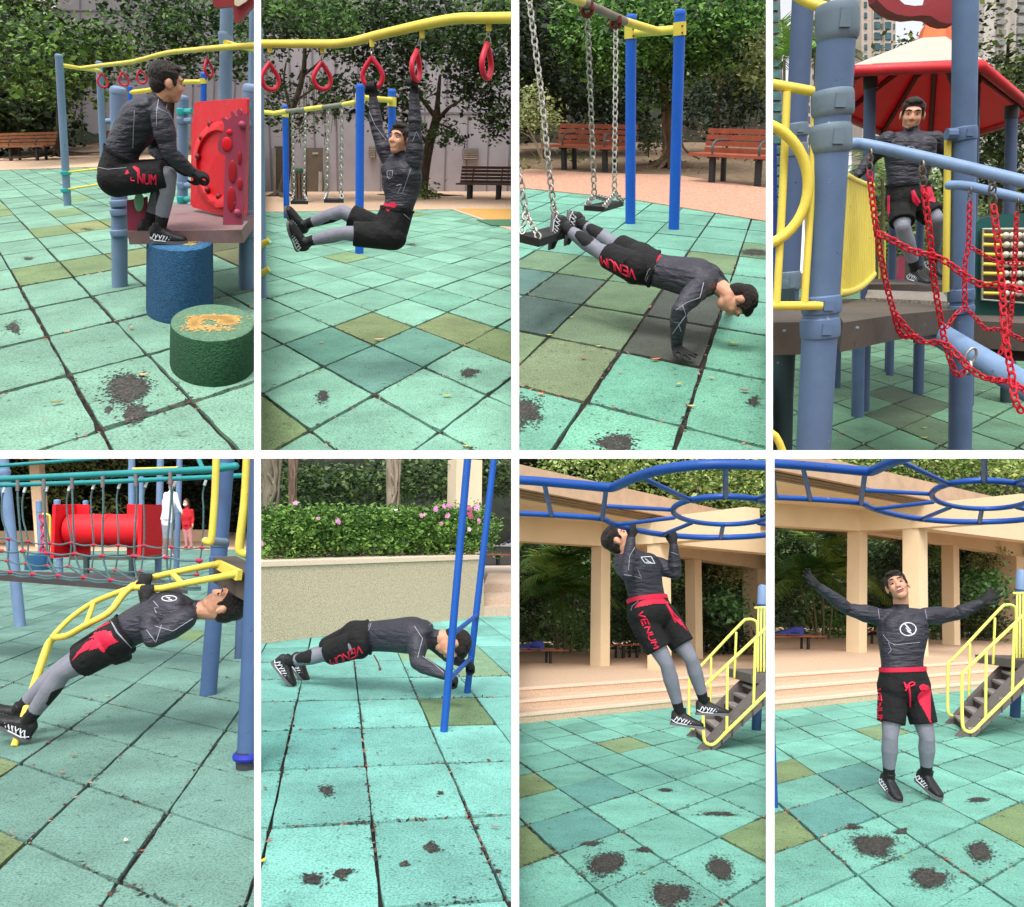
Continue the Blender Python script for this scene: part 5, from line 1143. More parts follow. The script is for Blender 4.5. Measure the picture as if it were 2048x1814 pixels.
for a, nm in (((985, Y2+915, 60, (226, 190, 150), .25), 'peach leaf at the near corner of the olive tile'), ((1525, Y2+1362, 55, (196, 206, 110), .1), 'yellow green leaf on the mint tile at the lower right'), ((520, Y2+938, 34, (212, 170, 130), .5), 'small tan leaf on the teal tile at the left'), ((855, Y2+628, 26, (190, 206, 90), .1), 'tiny yellow leaf in the middle of the floor'), ((1680, Y2+1765, 46, (206, 200, 90), .1), 'yellow leaf in the joint at the bottom right'), ((1265, Y2+450, 26, (190, 200, 100), -.8), 'tiny yellow leaf at a far tile corner'), ((130, Y2+752, 34, (200, 176, 120), .2), 'tan leaf at the left edge beside the tile joint'), ((490, Y2+1165, 28, (180, 204, 96), .1), 'small yellow scrap above the left worn patch')):
    fallen_leaf(b, *a, nm)
# ================================================================== corner 3: push-up with feet on a swing
b = B3; U = b.U
ground_poly(b, 'brick_path', [(-200, 1490), (60, 1497), (900, 1580), (2030, 1762), (2400, 1830), (2600, 1540), (2100, 1510), (1300, 1395), (700, 1380), (60, 1345), (-300, 1335)], mat('brick_paving', lin((196, 154, 130)), .85, n_scale=26, n_amt=.35, col2=lin((150, 106, 86)), bump=.3, bscale=20))
ground_poly(b, 'soil', [(-300, 1350), (60, 1350), (700, 1385), (1300, 1400), (2100, 1515), (2700, 1600), (2600, 1000), (-300, 1000)], mat('soil_leafy', lin((128, 106, 82)), .95, n_scale=5, n_amt=.5, bump=.6, bscale=9), z=.006)
hillside(b, -500, 2600, 1180, -500, 33, 14, (44, 44, 28))
g_ = leaves(b, [(350, 1290, 420, 40, 17, 1.5), (1150, 1350, 300, 16, 16, .8), (100, 1300, 200, 40, 16, 1)], .12, [(48, 66, 28), (92, 112, 54), (132, 146, 84)], 1.0, .2, seed=4)
if g_: o = fast_mesh(b, 'grass', g_[0], g_[1], g_[2], LEAF); setp(o, 'ragged grass growing behind the left red bench', kind='stuff')
ll = leaves(b, [(1700, 1060, 500, 110, 21, 3), (1500, 1350, 500, 60, 16, 1.5), (500, 1080, 300, 90, 22, 2)], .13, [(70, 52, 38), (120, 90, 66), (160, 126, 98)], .9, 1.0, seed=5)
if ll: o = fast_mesh(b, 'leaf_litter', ll[0], ll[1], ll[2], LEAF); setp(o, 'brown fallen leaf litter on the wooded slope behind the right bench', kind='stuff')
tree(b, 'banyan_tree', 'tall fig tree with twisted trunk and spreading surface roots between the two benches', [(1080, 160, 520, 230, 15.5, 2), (800, 420, 330, 190, 15.5, 1.6), (560, 330, 200, 200, 15, 1.4), (1560, 240, 300, 230, 15.5, 1.6), (1250, 420, 330, 170, 16, 1.6), (730, 560, 200, 110, 15, 1.2), (1550, 480, 180, 120, 16, 1.2), (1150, 560, 200, 80, 16, 1), (500, 120, 160, 130, 15, 1.2), (1230, 790, 70, 60, 15.6, .4), (1750, 120, 250, 200, 15.5, 1.6), (1050, 760, 60, 130, 16, .5)], .105, [(18, 36, 14), (40, 74, 28), (76, 122, 46), (132, 178, 84)],
     trunk=[(1250, 1340, 130, 16), (1245, 1150, 90, 16), (1235, 900, 92, 16), (1215, 700, 80, 16), (1205, 520, 70, 16), (1190, 300, 50, 16), (1150, 120, 26, 16)], limbs=[[(1215, 820, 30, 15.9), (1205, 1000, 16, 15.8), (1225, 1180, 20, 15.7), (1160, 1300, 16, 15.6)], [(1270, 800, 34, 15.9), (1330, 1000, 20, 15.8), (1370, 1180, 20, 15.7), (1500, 1270, 14, 15.6)], [(1210, 560, 34, 16), (1330, 440, 26, 16), (1480, 330, 14, 16)], [(1190, 460, 30, 16), (1040, 380, 20, 15.6), (880, 330, 10, 15.5)], [(1265, 1000, 24, 15.8), (1280, 1200, 20, 15.7), (1300, 1330, 14, 15.6)]], dens=2.3, seed=21, roots=26, bark=(142, 116, 92))
tree(b, 'dark_tree', 'very dark leafy tree filling the left side behind the swing chains', [(180, 300, 260, 420, 20, 2.5), (480, 700, 330, 260, 20, 2.5), (150, 800, 240, 300, 21, 2), (800, 760, 300, 260, 21, 2.5), (450, 150, 300, 250, 20, 2.5), (950, 1000, 200, 120, 21, 1.5)], .15, [(12, 20, 10), (24, 38, 16), (40, 60, 26), (62, 82, 40)], trunk=[(420, 1200, 40, 21), (410, 700, 34, 21), (380, 200, 20, 21)], dens=1.9, seed=22)
tree(b, 'olive_tree', 'yellow olive tree standing on the slope at the upper right', [(1850, 230, 260, 230, 19, 2.5), (1950, 560, 240, 160, 19, 2), (1700, 420, 170, 150, 19, 2), (2050, 60, 200, 200, 19, 2)], .14, [(52, 60, 30), (92, 100, 50), (128, 134, 72), (164, 168, 102)], trunk=[(1640, 980, 34, 20), (1650, 780, 32, 20), (1672, 600, 28, 20), (1750, 380, 16, 20)], dens=2.0, seed=23, bark=(128, 108, 86))
for i, (x0, y0, x1, y1, x2, y2) in enumerate(((1755, 930, 1772, 800, 1800, 620), (1900, 980, 1915, 800, 1905, 640), (1870, 850, 1885, 760, 1892, 690), (1950, 970, 1975, 800, 1970, 660))):
    tree(b, 'sapling', ['forked slim sapling just right of the olive tree trunk', 'thin bare sapling right of the forked one', 'faint short stem between two saplings', 'thinnest sapling by the right edge of the slope'][i], [(x2, y2-40, 70, 60, 20.5, .8)], .13, [(36, 50, 26), (66, 84, 44), (100, 116, 66)], trunk=[(x0, y0, 16, 20.5), (x1, y1, 14, 20.5), (x2, y2, 10, 20.5)], dens=1.4, seed=30+i, bark=(130, 112, 92), group='slim saplings on the slope')
tree(b, 'slope_bushes', 'dark undergrowth bushes below the trees at the right', [(1620, 760, 260, 150, 20.8, 2), (1480, 920, 130, 100, 20.5, 1.2), (1720, 1000, 130, 60, 20.3, 1), (1950, 820, 250, 150, 21, 2)], .14, [(22, 34, 22), (44, 62, 38), (72, 92, 60)], dens=1.6, seed=35, base=b.g(1620, 1180), cat='bush', trunk=[(1620, 1120, 10, 20.8), (1620, 900, 6, 20.8)])
tree(b, 'bare_bush', 'pale twiggy bush at the left edge by the left bench', [(190, 830, 150, 130, 14.5, .8), (280, 960, 120, 110, 14.5, .7), (120, 960, 90, 100, 14.5, .6), (150, 720, 90, 40, 14.5, .5)], .07, [(60, 70, 38), (104, 112, 64), (150, 158, 100), (186, 196, 130)], trunk=[(240, 1280, 26, 14.5), (190, 1140, 18, 14.5), (120, 1000, 12, 14.5), (60, 900, 8, 14.5)],
     limbs=[[(235, 1270, 18, 14.5), (245, 1050, 12, 14.5), (270, 880, 7, 14.5), (290, 720, 4, 14.5)], [(200, 1160, 12, 14.5), (140, 1090, 8, 14.5), (60, 1050, 6, 14.5)], [(180, 1100, 9, 14.5), (180, 900, 6, 14.5), (200, 740, 4, 14.5)]], dens=.9, seed=36, bark=(168, 150, 126), cat='bush')
tree(b, 'round_shrub', 'small round grey green shrub right of the left blue post', [(1090, 1110, 95, 100, 16.5, .6)], .09, [(44, 56, 36), (82, 96, 62), (118, 130, 90)], trunk=[(1090, 1255, 12, 16.5), (1090, 1130, 8, 16.5)], dens=1.9, seed=37, cat='shrub')
t = thing(b, 'lamp_post', 'thin grey lamp post standing behind the left bench', 'lamp post', b.g(760, 1180)); m = MB(); m.tube([b.g(760, 1170), b.at(752, 690, b.g(760, 1170).y)], .055, 10); m.tube([b.g(760, 1170), b.at(757, 960, b.g(760, 1170).y)], .09, 10); part(t, 'pole', m, paint('galvanised', (150, 152, 156), .5))
bench(b, 'red brown bench with grey armrests left of the blue posts', (255, 1352), (860, 1392), 1.0, BENCHR, 'park benches around the playground', legs=(.23, .77), nb=4)
bench(b, 'red brown bench with grey armrests at the right edge in front of the roots', (1400, 1452), (2150, 1512), .98, BENCHR, 'park benches around the playground', legs=(.23, .72), nb=4)
# swing frame
t = thing(b, 'swing_set', 'two thick blue posts with yellow top bracket holding the swings', 'swing', b.g(945, 1782))
m = MB(); p0, q0, r0 = vpole(b, m, (945, 1784), (950, 94), 80); part(t, 'post', m, BLU)
m = MB(); p1, q1, r1 = vpole(b, m, (1292, 1830), (1343, 54), 84); part(t, 'post', m, BLU)
for (x, ya, yb, pp, rr_) in ((946, 310, 200, p0, r0), (1338, 285, 178, p1, r1)):
    m = MB(); m.lathe(b.at(x, ya, pp.y), (b.at(x, yb, pp.y)-b.at(x, ya, pp.y)), [(rr_*1.12, 0), (rr_*1.12, (b.at(x, yb, pp.y)-b.at(x, ya, pp.y)).length)], 26); k_ = part(t, 'bracket', m, YEL)
    for dy in (25, 80): 
        m2 = MB(); m2.ell(b.at(x+22, ya-dy, pp.y-rr_*1.1), V((.012, 0, 0)), V((0, .012, 0)), Z1*.012, 8, 6); part(k_, 'bolt', m2, paint('rust_bolt', (120, 70, 40)))
m = MB(); m.tube([b.at(960, 265, p0.y), b.at(1330, 235, p1.y)], b.rad(62, 1100, 250, p0.y), 18); part(t, 'crossbar', m, YEL)
tb = [(1160, 250, 10.0), (900, 170, 9.2), (560, 15, 7.6), (380, -60, 6.9), (-100, -330, 5.3)]
m = MB(); m.tube([b.at(*p) for p in tb[:2]], [b.rad(62, *tb[0]), b.rad(62, *tb[1])], 18); part(t, 'top_rail', m, YEL)
m = MB(); m.tube([b.at(*p) for p in tb[1:3]], [b.rad(62, *tb[1]), b.rad(66, *tb[2])], 18); part(t, 'top_rail', m, paint('worn_rail_brown', (132, 118, 104), .6, .3), label='worn bare metal stretch of the rail')
m = MB(); m.tube([b.at(*p) for p in tb[2:]], [b.rad(68, *tb[2]), b.rad(74, *tb[3]), b.rad(90, *tb[4])], 18); part(t, 'top_rail', m, YEL)
for (x, y, d) in ((600, 75, 7.8), (828, 185, 8.8)):
    m = MB(); m.ring(b.at(x, y, d), V((1, 0, 0)), Z1, .045, .05, .018); m.box(b.at(x, y-28, d), V((.05, 0, 0)), V((0, .05, 0)), Z1*.03); part(t, 'hanger', m, paint('rust_red', (122, 50, 44), .6))
swing(b, 'hanging_swing', 'black swing seat hanging empty beside the left blue post', [[(600, 90, 7.8), (632, 900, 8.0), (652, 1400, 8.0)], [(828, 200, 8.8), (825, 800, 8.6), (818, 1440, 8.4)]], [(656, 1560, 8.0), (822, 1540, 8.4)], [(575, 1640, 7.7), (735, 1652, 7.7), (893, 1608, 8.7), (790, 1600, 8.7)], .045, 8, .072, .0075)
Yf = 5.75
swing(b, 'hanging_swing', 'near black swing seat carrying the man\'s feet at the left edge', [[(135, -30, 6.2), (180, 330, 6.1), (240, 800, 6.0), (285, 1250, 5.9)], [(-40, 700, 5.5), (20, 1200, 5.45), (70, 1450, 5.4)]], [(330, 1640, 5.85), (110, 1700, 5.35)], [(345, Y2+0, 6.05), (60, Y2+75, 5.2), (215, Y2+112, 5.15), (420, Y2+50, 5.8)], .05, 5.5, .058, .0068)
gp = b.g(1320, Y2+1080); Yh = gp.y
Yb3 = Yh + .30; s3 = (b.at(1640, Y2+560, Yb3)-b.at(1945, Y2+610, Yb3)).length/.262
J = {'pelvis': b.at(1010, Y2+300, 5.3), 'waist': b.at(1175, Y2+365, 5.2), 'chest': b.at(1470, Y2+425, 5.02), 'neck': b.at(1640, Y2+480, 4.95), 'hipR': b.at(960, Y2+335, 5.2), 'hipL': b.at(1000, Y2+255, 5.42), 'shR': b.at(1490, Y2+500, Yh+.14), 'shL': b.at(1560, Y2+380, Yh+.50),
     'elR': b.at(1335, Y2+680, Yh-.03), 'wrR': b.at(1312, Y2+985, Yh+.03), 'elL': b.at(1680, Y2+480, Yh+.62), 'wrL': b.g(1740, Y2+650, .05), 'knR': b.at(690, Y2+205, 5.45), 'anR': b.at(395, Y2+0, 5.66), 'knL': b.at(790, Y2+140, 5.6), 'anL': b.at(520, Y2-30, 5.8)}
J['wrR'].z = .07; J['front'] = V((0, 0, -1)); J['redband'] = 0
P3, bv = person(b, 'man face down in a push-up with his feet on the near swing seat', s3, J, (b.at(1790, Y2+600, Yh+.22), V((-.30, -.18, -1)), V((1, -.1, -.22))),
    {'R': {'n': V((0, .1, -1)), 'd': V((.42, -.85, -.1)), 'curl': .12, 'spread': .5}, 'L': {'n': V((0, 0, -1)), 'd': V((.6, .5, -.1)), 'curl': .1}}, {'R': (V((-.1, -.2, -1)), V((1, 0, -.2))), 'L': (V((-.1, -.2, -1)), V((1, 0, -.2)))}, V((gp.x, gp.y, 0)), hem=.70, skirt=1.0, vox=.0075)
strokes(b, P3, bv, 'lettering', lettering('VENUM', (985, Y2+435), (-46, -20), (-8, -72), 1.2), .0060*s3, RED)
patchfill(b, P3, bv, 'print', [[(1130, Y2+290), (1175, Y2+240), (1195, Y2+248), (1150, Y2+300)]], RED)
strokes(b, P3, bv, 'seam', [[(1530, Y2+460), (1500, Y2+580), (1390, Y2+620), (1310, Y2+680)], [(1360, Y2+640), (1388, Y2+720), (1280, Y2+870)], [(1060, Y2+440), (1090, Y2+360), (1140, Y2+320)], [(1070, Y2+455), (1105, Y2+370), (1150, Y2+325)], [(1330, Y2+790), (1350, Y2+850)]], .0024*s3, SEAM)
for a, nm in (((975, Y2+828, 40, (190, 110, 80), -.2), 'red brown leaf at the corner of the grey tile'), ((1145, Y2+1072, 60, (216, 120, 70), .1), 'orange leaf on the joint left of the gloved hand'), ((570, Y2+1062, 40, (182, 110, 86), .8), 'thin pink brown leaf on the olive tile'), ((1765, Y2+948, 66, (206, 214, 110), .1), 'yellow green leaf on the mint tile below the man\'s head'), ((300, Y2+878, 38, (200, 206, 100), .1), 'yellow leaf on the joint at the left'), ((690, Y2+968, 34, (206, 208, 120), .4), 'pale yellow leaf on the joint below the olive tile'), ((235, Y2+1350, 50, (208, 150, 100), -.7), 'orange tan leaf near the left edge of the lowest joint'), ((1330, Y2+1268, 44, (200, 196, 110), .6), 'yellow leaf in the lower middle mint tile'), ((1595, Y2+1218, 34, (206, 200, 150), -.3), 'pale leaf under the long joint at the right'), ((1855, Y2+1320, 56, (170, 110, 96), -.2), 'narrow brown leaf at the lower right'), ((1430, Y2+1445, 44, (220, 214, 140), 0), 'pale yellow leaf in the steep dark joint'), ((860, Y2+1172, 34, (196, 150, 160), .2), 'pinkish leaf scrap in the half blue tile'), ((475, Y2+735, 30, (196, 206, 120), .5), 'tiny yellow leaf beside the slate tiles')):
    fallen_leaf(b, *a, nm)
# ================================================================== corner 4: climbing frame seen through red chains
b = B4; U = b.U; POLE = paint('pole_weathered_blue', (88, 112, 146), .42, .3, 2.2)
def tower_block(b, name, label, x0, x1, ytop, Y, rgb, cols, side=0, floor_h=1.0, glass=(110, 150, 158)):
    """high-rise: wall body, columns of window bays"""
    base_z = -6
    def pt(x, y): return b.at(x, y, Y)
    A = pt(x0, 2100); Bp = pt(x1, 2100); T = pt(x0, ytop); A.z = -4; Bp.z = -4; H = T.z - A.z; u = Bp-A; W = u.length; u.normalize(); wn = V((-u.y, u.x, 0)); wn = wn if wn.y > 0 else -wn
    t = thing(b, name, label, 'tower', A); m = MB(); m.hexa([A, Bp, Bp+wn*W*.8, A+wn*W*.8, A+U*H, Bp+U*H, Bp+wn*W*.8+U*H, A+wn*W*.8+U*H]); wl = part(t, 'wall', m, mat('tower_wall_%d' % rgb[0], lin(rgb), .8, n_scale=.3, n_amt=.15), 20)
    n = int(H/floor_h); gm = mat('tower_glass_%d' % glass[0], lin(glass), .25, spec=.6, n_scale=.35, n_amt=.45)
    for ci, (cx, cw, kind) in enumerate(cols):
        c0 = A + u*W*cx
        if kind == 'bay':
            m = MB(); m.box(c0 + U*H/2 - wn*W*.03, u*W*cw, wn*W*.04, U*H/2); part(wl, 'bay_column', m, mat('tower_trim_%d' % (rgb[0]+8), lin(tuple(min(255, c+18) for c in rgb)), .8), 20)
        m = MB()
        for i in range(n):
            z = (i+.5)*floor_h
            if kind == 'bay': m.box(c0 + U*z - wn*W*.085, u*W*cw*.84, wn*W*.02, U*floor_h*.33)
            else: m.box(c0 + U*z - wn*W*.01, u*W*cw, wn*W*.02, U*floor_h*.24)
        part(wl, 'windows', m, gm, 20, kind='stuff')
    return t
tower_block(b, 'apartment_tower', 'glassy grey teal apartment tower at the left edge', -260, 178, -300, 230, (128, 128, 128), [(.2, .09, 'bay'), (.5, .09, 'bay'), (.85, .10, 'bay')], floor_h=2.7, glass=(96, 138, 136))
tower_block(b, 'apartment_tower', 'narrow beige apartment tower showing between the two blue posts at the left', 340, 430, -300, 250, (206, 190, 178), [(.3, .12, 'bay'), (.75, .05, 'w')], floor_h=2.9, glass=(120, 118, 120))
tower_block(b, 'apartment_tower', 'tall beige apartment tower with teal windows behind the red canopy', 778, 1035, -300, 245, (214, 198, 184), [(.12, .04, 'w'), (.42, .10, 'bay'), (.58, .03, 'w'), (.74, .10, 'bay'), (.95, .02, 'w')], floor_h=2.7, glass=(92, 126, 134))
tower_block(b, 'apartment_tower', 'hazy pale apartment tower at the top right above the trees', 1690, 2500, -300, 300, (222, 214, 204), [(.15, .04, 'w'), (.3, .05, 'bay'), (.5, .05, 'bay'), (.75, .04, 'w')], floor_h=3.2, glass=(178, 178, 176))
t = thing(b, 'concrete_pillar', 'grey brown concrete pillar rising beside the beige tower', 'pillar', b.g(740, 2240)); m = MB(); p = b.g(740, 2240); p.y = 20; q = b.at(690, 100, 20); wv = b.rad(85, 740, 100, 20); A = V((b.at(735, 300, 20).x, 20, 0)); m.box(A + U*9, V((wv, 0, 0)), V((0, wv, 0)), U*9); part(t, 'shaft', m, paint('pillar_taupe', (140, 124, 116), .8), 20)
ground_poly(b, 'soil', [(-600, 2300), (2700, 2300), (2700, 2180), (-600, 2180)], SOIL, z=.008)
hillside(b, 560, 2700, 2230, 1500, 62, 10, (40, 46, 26), nm='hedge_bank')
tree(b, 'dark_tree', 'large dark leafy tree at the right behind the red canopy', [(1900, 520, 260, 200, 15, 2.2), (2050, 700, 300, 300, 15, 2.2), (1880, 1150, 250, 300, 16, 2), (2000, 1500, 260, 200, 16, 2), (1700, 1300, 160, 300, 16.5, 1.5), (1450, 380, 150, 110, 18, 1.4), (1300, 330, 90, 110, 18, 1), (1120, 350, 110, 60, 18, 1), (1700, 110, 50, 110, 15, .6), (2300, 600, 300, 300, 15, 2)], .11, [(26, 32, 18), (52, 62, 30), (88, 102, 52), (132, 146, 80)], trunk=[(1800, 2230, 60, 16), (1850, 1500, 50, 16), (1900, 700, 34, 16), (1920, 300, 18, 15)], dens=1.35, seed=41)
tree(b, 'green_trees', 'sunlit green bushes and small trees low behind the man', [(1000, 1500, 170, 230, 20, 2), (1300, 1600, 200, 350, 20, 2), (1100, 1900, 300, 160, 20, 2), (1480, 1500, 150, 350, 20, 2), (700, 1900, 150, 220, 22, 2), (900, 1380, 80, 80, 20, 1)], .13, [(50, 66, 28), (92, 116, 52), (138, 160, 84), (176, 192, 120)], trunk=[(1300, 2230, 30, 21), (1300, 1600, 16, 21)], dens=1.3, seed=42)
def palm(b, label, base, top, diam, n, L, Y, pal, seed, group='palms', nm='palm_tree', spread=1.0, lw=.035, crownonly=False, up=.6, trunks=None, dens=26, arch=.6):
    t = thing(b, nm, label, 'palm', b.at(base[0], base[1], Y), group); RR = random.Random(seed); pal = [lin(c) for c in pal]
    m = MB()
    for tr in (trunks or [(base, top, diam)]):
        (bx, by), (tx, ty), dm = tr; m.tube([b.at(bx, by, Y), b.at((bx+tx)/2+8, (by+ty)/2, Y), b.at(tx, ty, Y)], [b.rad(dm, bx, by, Y), b.rad(dm*.85, bx, by, Y), b.rad(dm*.7, bx, by, Y)], 8)
    part(t, 'trunk', m, mat('palm_trunk_%d' % b.k, lin((112, 104, 70)), .7, n_scale=6, n_amt=.4), 60)
    tops = [b.at(tr[1][0], tr[1][1], Y) for tr in (trunks or [(base, top, diam)])]
    VV = []; CC = []
    for fi in range(n):
        c = tops[fi % len(tops)]; a = 2*math.pi*fi/n*1.618 + RR.uniform(-.3, .3); e = RR.uniform(.15, 1.35)*up + .15; Lf = L*RR.uniform(.7, 1.1); col = pal[RR.randrange(len(pal))]
        d = V((math.cos(a)*spread, math.sin(a), 0)).normalized(); pts = []
        for k_ in range(dens+1):
            x = k_/dens; pts.append(c + d*Lf*x*math.cos(e)*(1-.15*x) + Z1*Lf*(math.sin(e)*x - arch*x*x*.9))
        for k_ in range(2, dens+1):
            x = k_/dens; p = pts[k_]; tg = (pts[k_]-pts[k_-1]).normalized(); sd = tg.cross(Z1).normalized(); ll = Lf*.34*math.sin(math.pi*min(1, x*.92+.06))**.7
            for sg in (-1, 1):
                dr = (sd*sg*.8 + tg*.65 - Z1*RR.uniform(.1, .45)).normalized(); w_ = tg*lw*.5
                VV += [p-w_, p+w_, p+dr*ll+w_*.2, p+dr*ll-w_*.2]; cc = tuple(q*RR.uniform(.8, 1.2) for q in col); CC += [cc]*4
    P = np.array([tuple(v) for v in VV]); C_ = np.array(CC); ok = inside(b, P, .01).reshape(-1, 4).all(1); ok = np.repeat(ok, 4); P = P[ok]; C_ = C_[ok]
    fast_mesh(b, 'fronds', P, np.arange(len(P)).reshape(-1, 4), C_, LEAF, t, b.at(base[0], base[1], Y)); return t
palm(b, 'bright green palm top at the left between tower and blue post', (110, 2200), (130, 480), 30, 16, 1.6, 16, [(70, 110, 40), (110, 150, 64)], 1, up=.9)
palm(b, 'dull palm leaves hanging between the two blue posts', (380, 2200), (375, 480), 30, 16, 1.5, 17, [(70, 84, 50), (110, 118, 76)], 2, up=.9)
palm(b, 'small distant palm seen between the tower and the man', (905, 2230), (915, 1400), 36, 22, 1.9, 22, [(96, 120, 66), (140, 160, 100)], 3, up=.8, dens=18)
# canopy
zr = b.at(1200, 545, 7.0).z
rim = [(690, 565), (1200, 545), (1695, 522), (2160, 905), (1660, 1062), (1300, 1085), (900, 1052), (560, 905)]
R3 = [b.g(x, y, zr) for x, y in rim]; cen = sum(R3, V((0, 0, 0)))/8
t = thing(b, 'canopy', 'red canopy with a pale top and orange cap on dark posts', 'canopy', V((cen.x, cen.y, 0)), None)
ztop = b.at(1290, 432, cen.y).z
K8 = [cen.copy() + (p-cen)*.22 for p in R3]; K8 = [V((p.x, p.y, ztop)) for p in K8]
m = MB(); m.add(R3 + K8, [(i, (i+1) % 8, (i+1) % 8+8, i+8) for i in range(8)]); under = part(t, 'roof', m, mat('canopy_red', lin((196, 20, 32)), .55, n_scale=3, n_amt=.12, trans=.22), 10, label='red underside of the canopy')
m = MB(); m.add([p + Z1*.05 for p in R3] + [p + Z1*.06 for p in K8], [(i, (i+1) % 8, (i+1) % 8+8, i+8) for i in range(8)]); part(under, 'top_sheet', m, mat('canopy_pale', lin((250, 236, 220)), .5, n_scale=3, n_amt=.05, trans=.5), 10)
m = MB(); m.tube(R3 + R3[:1], .045, 8); part(under, 'rim', m, paint('rim_red', (220, 50, 60), .4), 60)
m = MB(); m.add([p + Z1*.06 for p in K8] + [V((cen.x, cen.y, ztop)) + (p-V((cen.x, cen.y, ztop)))*.85 + Z1*.22 for p in K8] + [V((cen.x, cen.y, ztop+.42))], [(i, (i+1) % 8, (i+1) % 8+8, i+8) for i in range(8)] + [(8+i, 8+(i+1) % 8, 16) for i in range(8)]); part(t, 'cap', m, paint('cap_orange', (226, 104, 52), .5), 10)
m = MB()
for p, k_ in zip(R3, K8): m.tube([p - Z1*.05 + (k_-p)*.03, k_ - Z1*.04], .03, 6)
part(t, 'ribs', m, paint('canopy_rib', (120, 18, 26), .5), 60)
PDK = paint('post_dull_blue', (76, 94, 126), .45, .2, 2)
for (x, yt, yb, w_, Yp_) in ((818, 590, 2290, 92, 7.5), (1946, 840, 2300, 88, 8.3), (1010, 1100, 2290, 62, 10.0), (1228, 1100, 2290, 62, 10.2), (1660, 560, 2290, 70, 7.9)):
    m = MB(); q = b.at(x, yt, Yp_); p = b.at(x-40*(1 if x < 1900 else 1.0), 3400, Yp_); p.z = 0; xb = b.at(x - (yb-yt)*.02, yb, Yp_); dirn = (xb-q)/(xb.z-q.z); p = q - dirn*q.z; m.tube([p, q], b.rad(w_, x, yt, Yp_), 20); po = part(t, 'post', m, PDK)
    if yt < 1000:
        m = MB(); m.lathe(q - U*.12, U, [(b.rad(w_*1.18, x, yt, Yp_), 0), (b.rad(w_*1.18, x, yt, Yp_), .12)], 20); part(po, 'collar', m, paint('collar_dark', (60, 66, 66)))
# tower structure
t = thing(b, 'climbing_tower', 'pale blue and yellow climbing tower with brown decks in front of the man', 'play equipment', b.g(715, 3325))
def gpole(xt, yt, xb, yb, Y, w_, mt=POLE, nm='post', capt=False, label=None):
    q = b.at(xt, yt, Y); p0 = b.at(xb, yb, Y); d = (q-p0)/(q.z-p0.z); p = q - d*q.z; m = MB(); r = b.rad(w_, xb, yb, Y); m.tube([p, q], r, 28, round_caps=capt); return part(t, nm, m, mt, label=label), r, d
GCL = paint('clamp_grey_blue', (104, 122, 136), .45, .3)
pa, ra, da = gpole(560, 40, 360, 3592, 3.0, 262)
def cl(par, x, y, Y, r, h, mt=GCL, d=U):
    m = MB(); c = b.at(x, y, Y); m.lathe(c - d.normalized()*h/2, d, [(r*1.0, 0), (r*1.10, h*.08), (r*1.13, h*.25), (r*1.13, h*.75), (r*1.10, h*.92), (r*1.0, h)], 28); m.box(c - V((0, r*1.15, 0)), V((r*.28, 0, 0)), V((0, r*.06, 0)), Z1*h*.25); return part(par, 'clamp', m, mt)
for y, h, mt in ((185, .12, GCL), (830, .09, GCL), (1110, .10, GCL), (2430, .07, POLE), (2615, .08, POLE)): cl(pa, 560-(y-40)*200/3552, y, 3.0, ra, h, mt)
pb, rb_, db = gpole(285, -100, 165, 2300, 4.6, 158, PDK)
for y in (1040, 1200, 2215, 2265): cl(pb, 285-(y+100)*.05, y, 4.6, rb_, .07)
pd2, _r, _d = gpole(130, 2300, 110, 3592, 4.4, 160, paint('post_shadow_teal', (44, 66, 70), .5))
pc, rc, dc = gpole(1578, -100, 1532, 3592, 4.35, 168)
for y, h in ((1072, .07), (2355, .07), (2468, .05)): cl(pc, 1570-(y)*.012, y, 4.35, rc, h, POLE)
m = MB(); m.tube([b.at(1425, 1072, 4.3), b.at(1500, 1072, 4.3)], .03, 10); part(pc, 'clamp', m, POLE)
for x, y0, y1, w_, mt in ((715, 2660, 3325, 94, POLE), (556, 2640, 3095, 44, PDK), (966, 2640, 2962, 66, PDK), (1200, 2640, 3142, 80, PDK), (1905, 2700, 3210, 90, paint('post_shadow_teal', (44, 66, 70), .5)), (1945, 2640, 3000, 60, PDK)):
    Yq = b.g(x, y1).y; m = MB(); m.tube([b.g(x, y1), b.at(x+8, y0, Yq)], b.rad(w_, x, y1, Yq), 20); part(t, 'post', m, mt)
# decks: flat slabs at one height
DK2 = paint('deck_dark', (84, 76, 68), .6, .25, 5)
zd = 0.0
def slab(pts, z, th, nm='deck', matl=None, label=None):
    m = MB(); P = [b.g(x, y, z) for x, y in pts]; m.prism([p - Z1*th for p in P], Z1*th); return part(t, nm, m, matl or DK2, 20, label=label)
zd = b.at(600, 2575, 3.25).z
slab([(-200, 2575), (285, 2572), (330, 2395), (-100, 2370)], zd, .13, label='left brown deck with a bolted front board')
slab([(600, 2575), (1025, 2512), (1565, 2462), (1480, 2432), (900, 2388), (570, 2384), (560, 2500)], zd, .12)
zd3 = zd
slab([(775, 2376), (1440, 2408), (1400, 2330), (800, 2312)], zd+.02, .03, 'ramp', mat('perforated_metal', lin((150, 142, 134)), .5, n_scale=60, n_amt=.5, contrast=(.45, .55)), 'perforated metal ramp')
z5 = b.at(1100, 2262, 7.2).z
slab([(800, 2270), (1400, 2270), (1385, 2232), (830, 2232)], z5, .16, label='far dark deck under the man')
for (x, y) in ((130, 2645), (712, 2620)):
    m = MB(); m.ell(b.at(x, y, 3.2), V((.008, 0, 0)), V((0, .006, 0)), Z1*.008, 8, 6); part(t, 'bolt', m, GCL)
zz = b.at(1700, 2530, 5.2).z
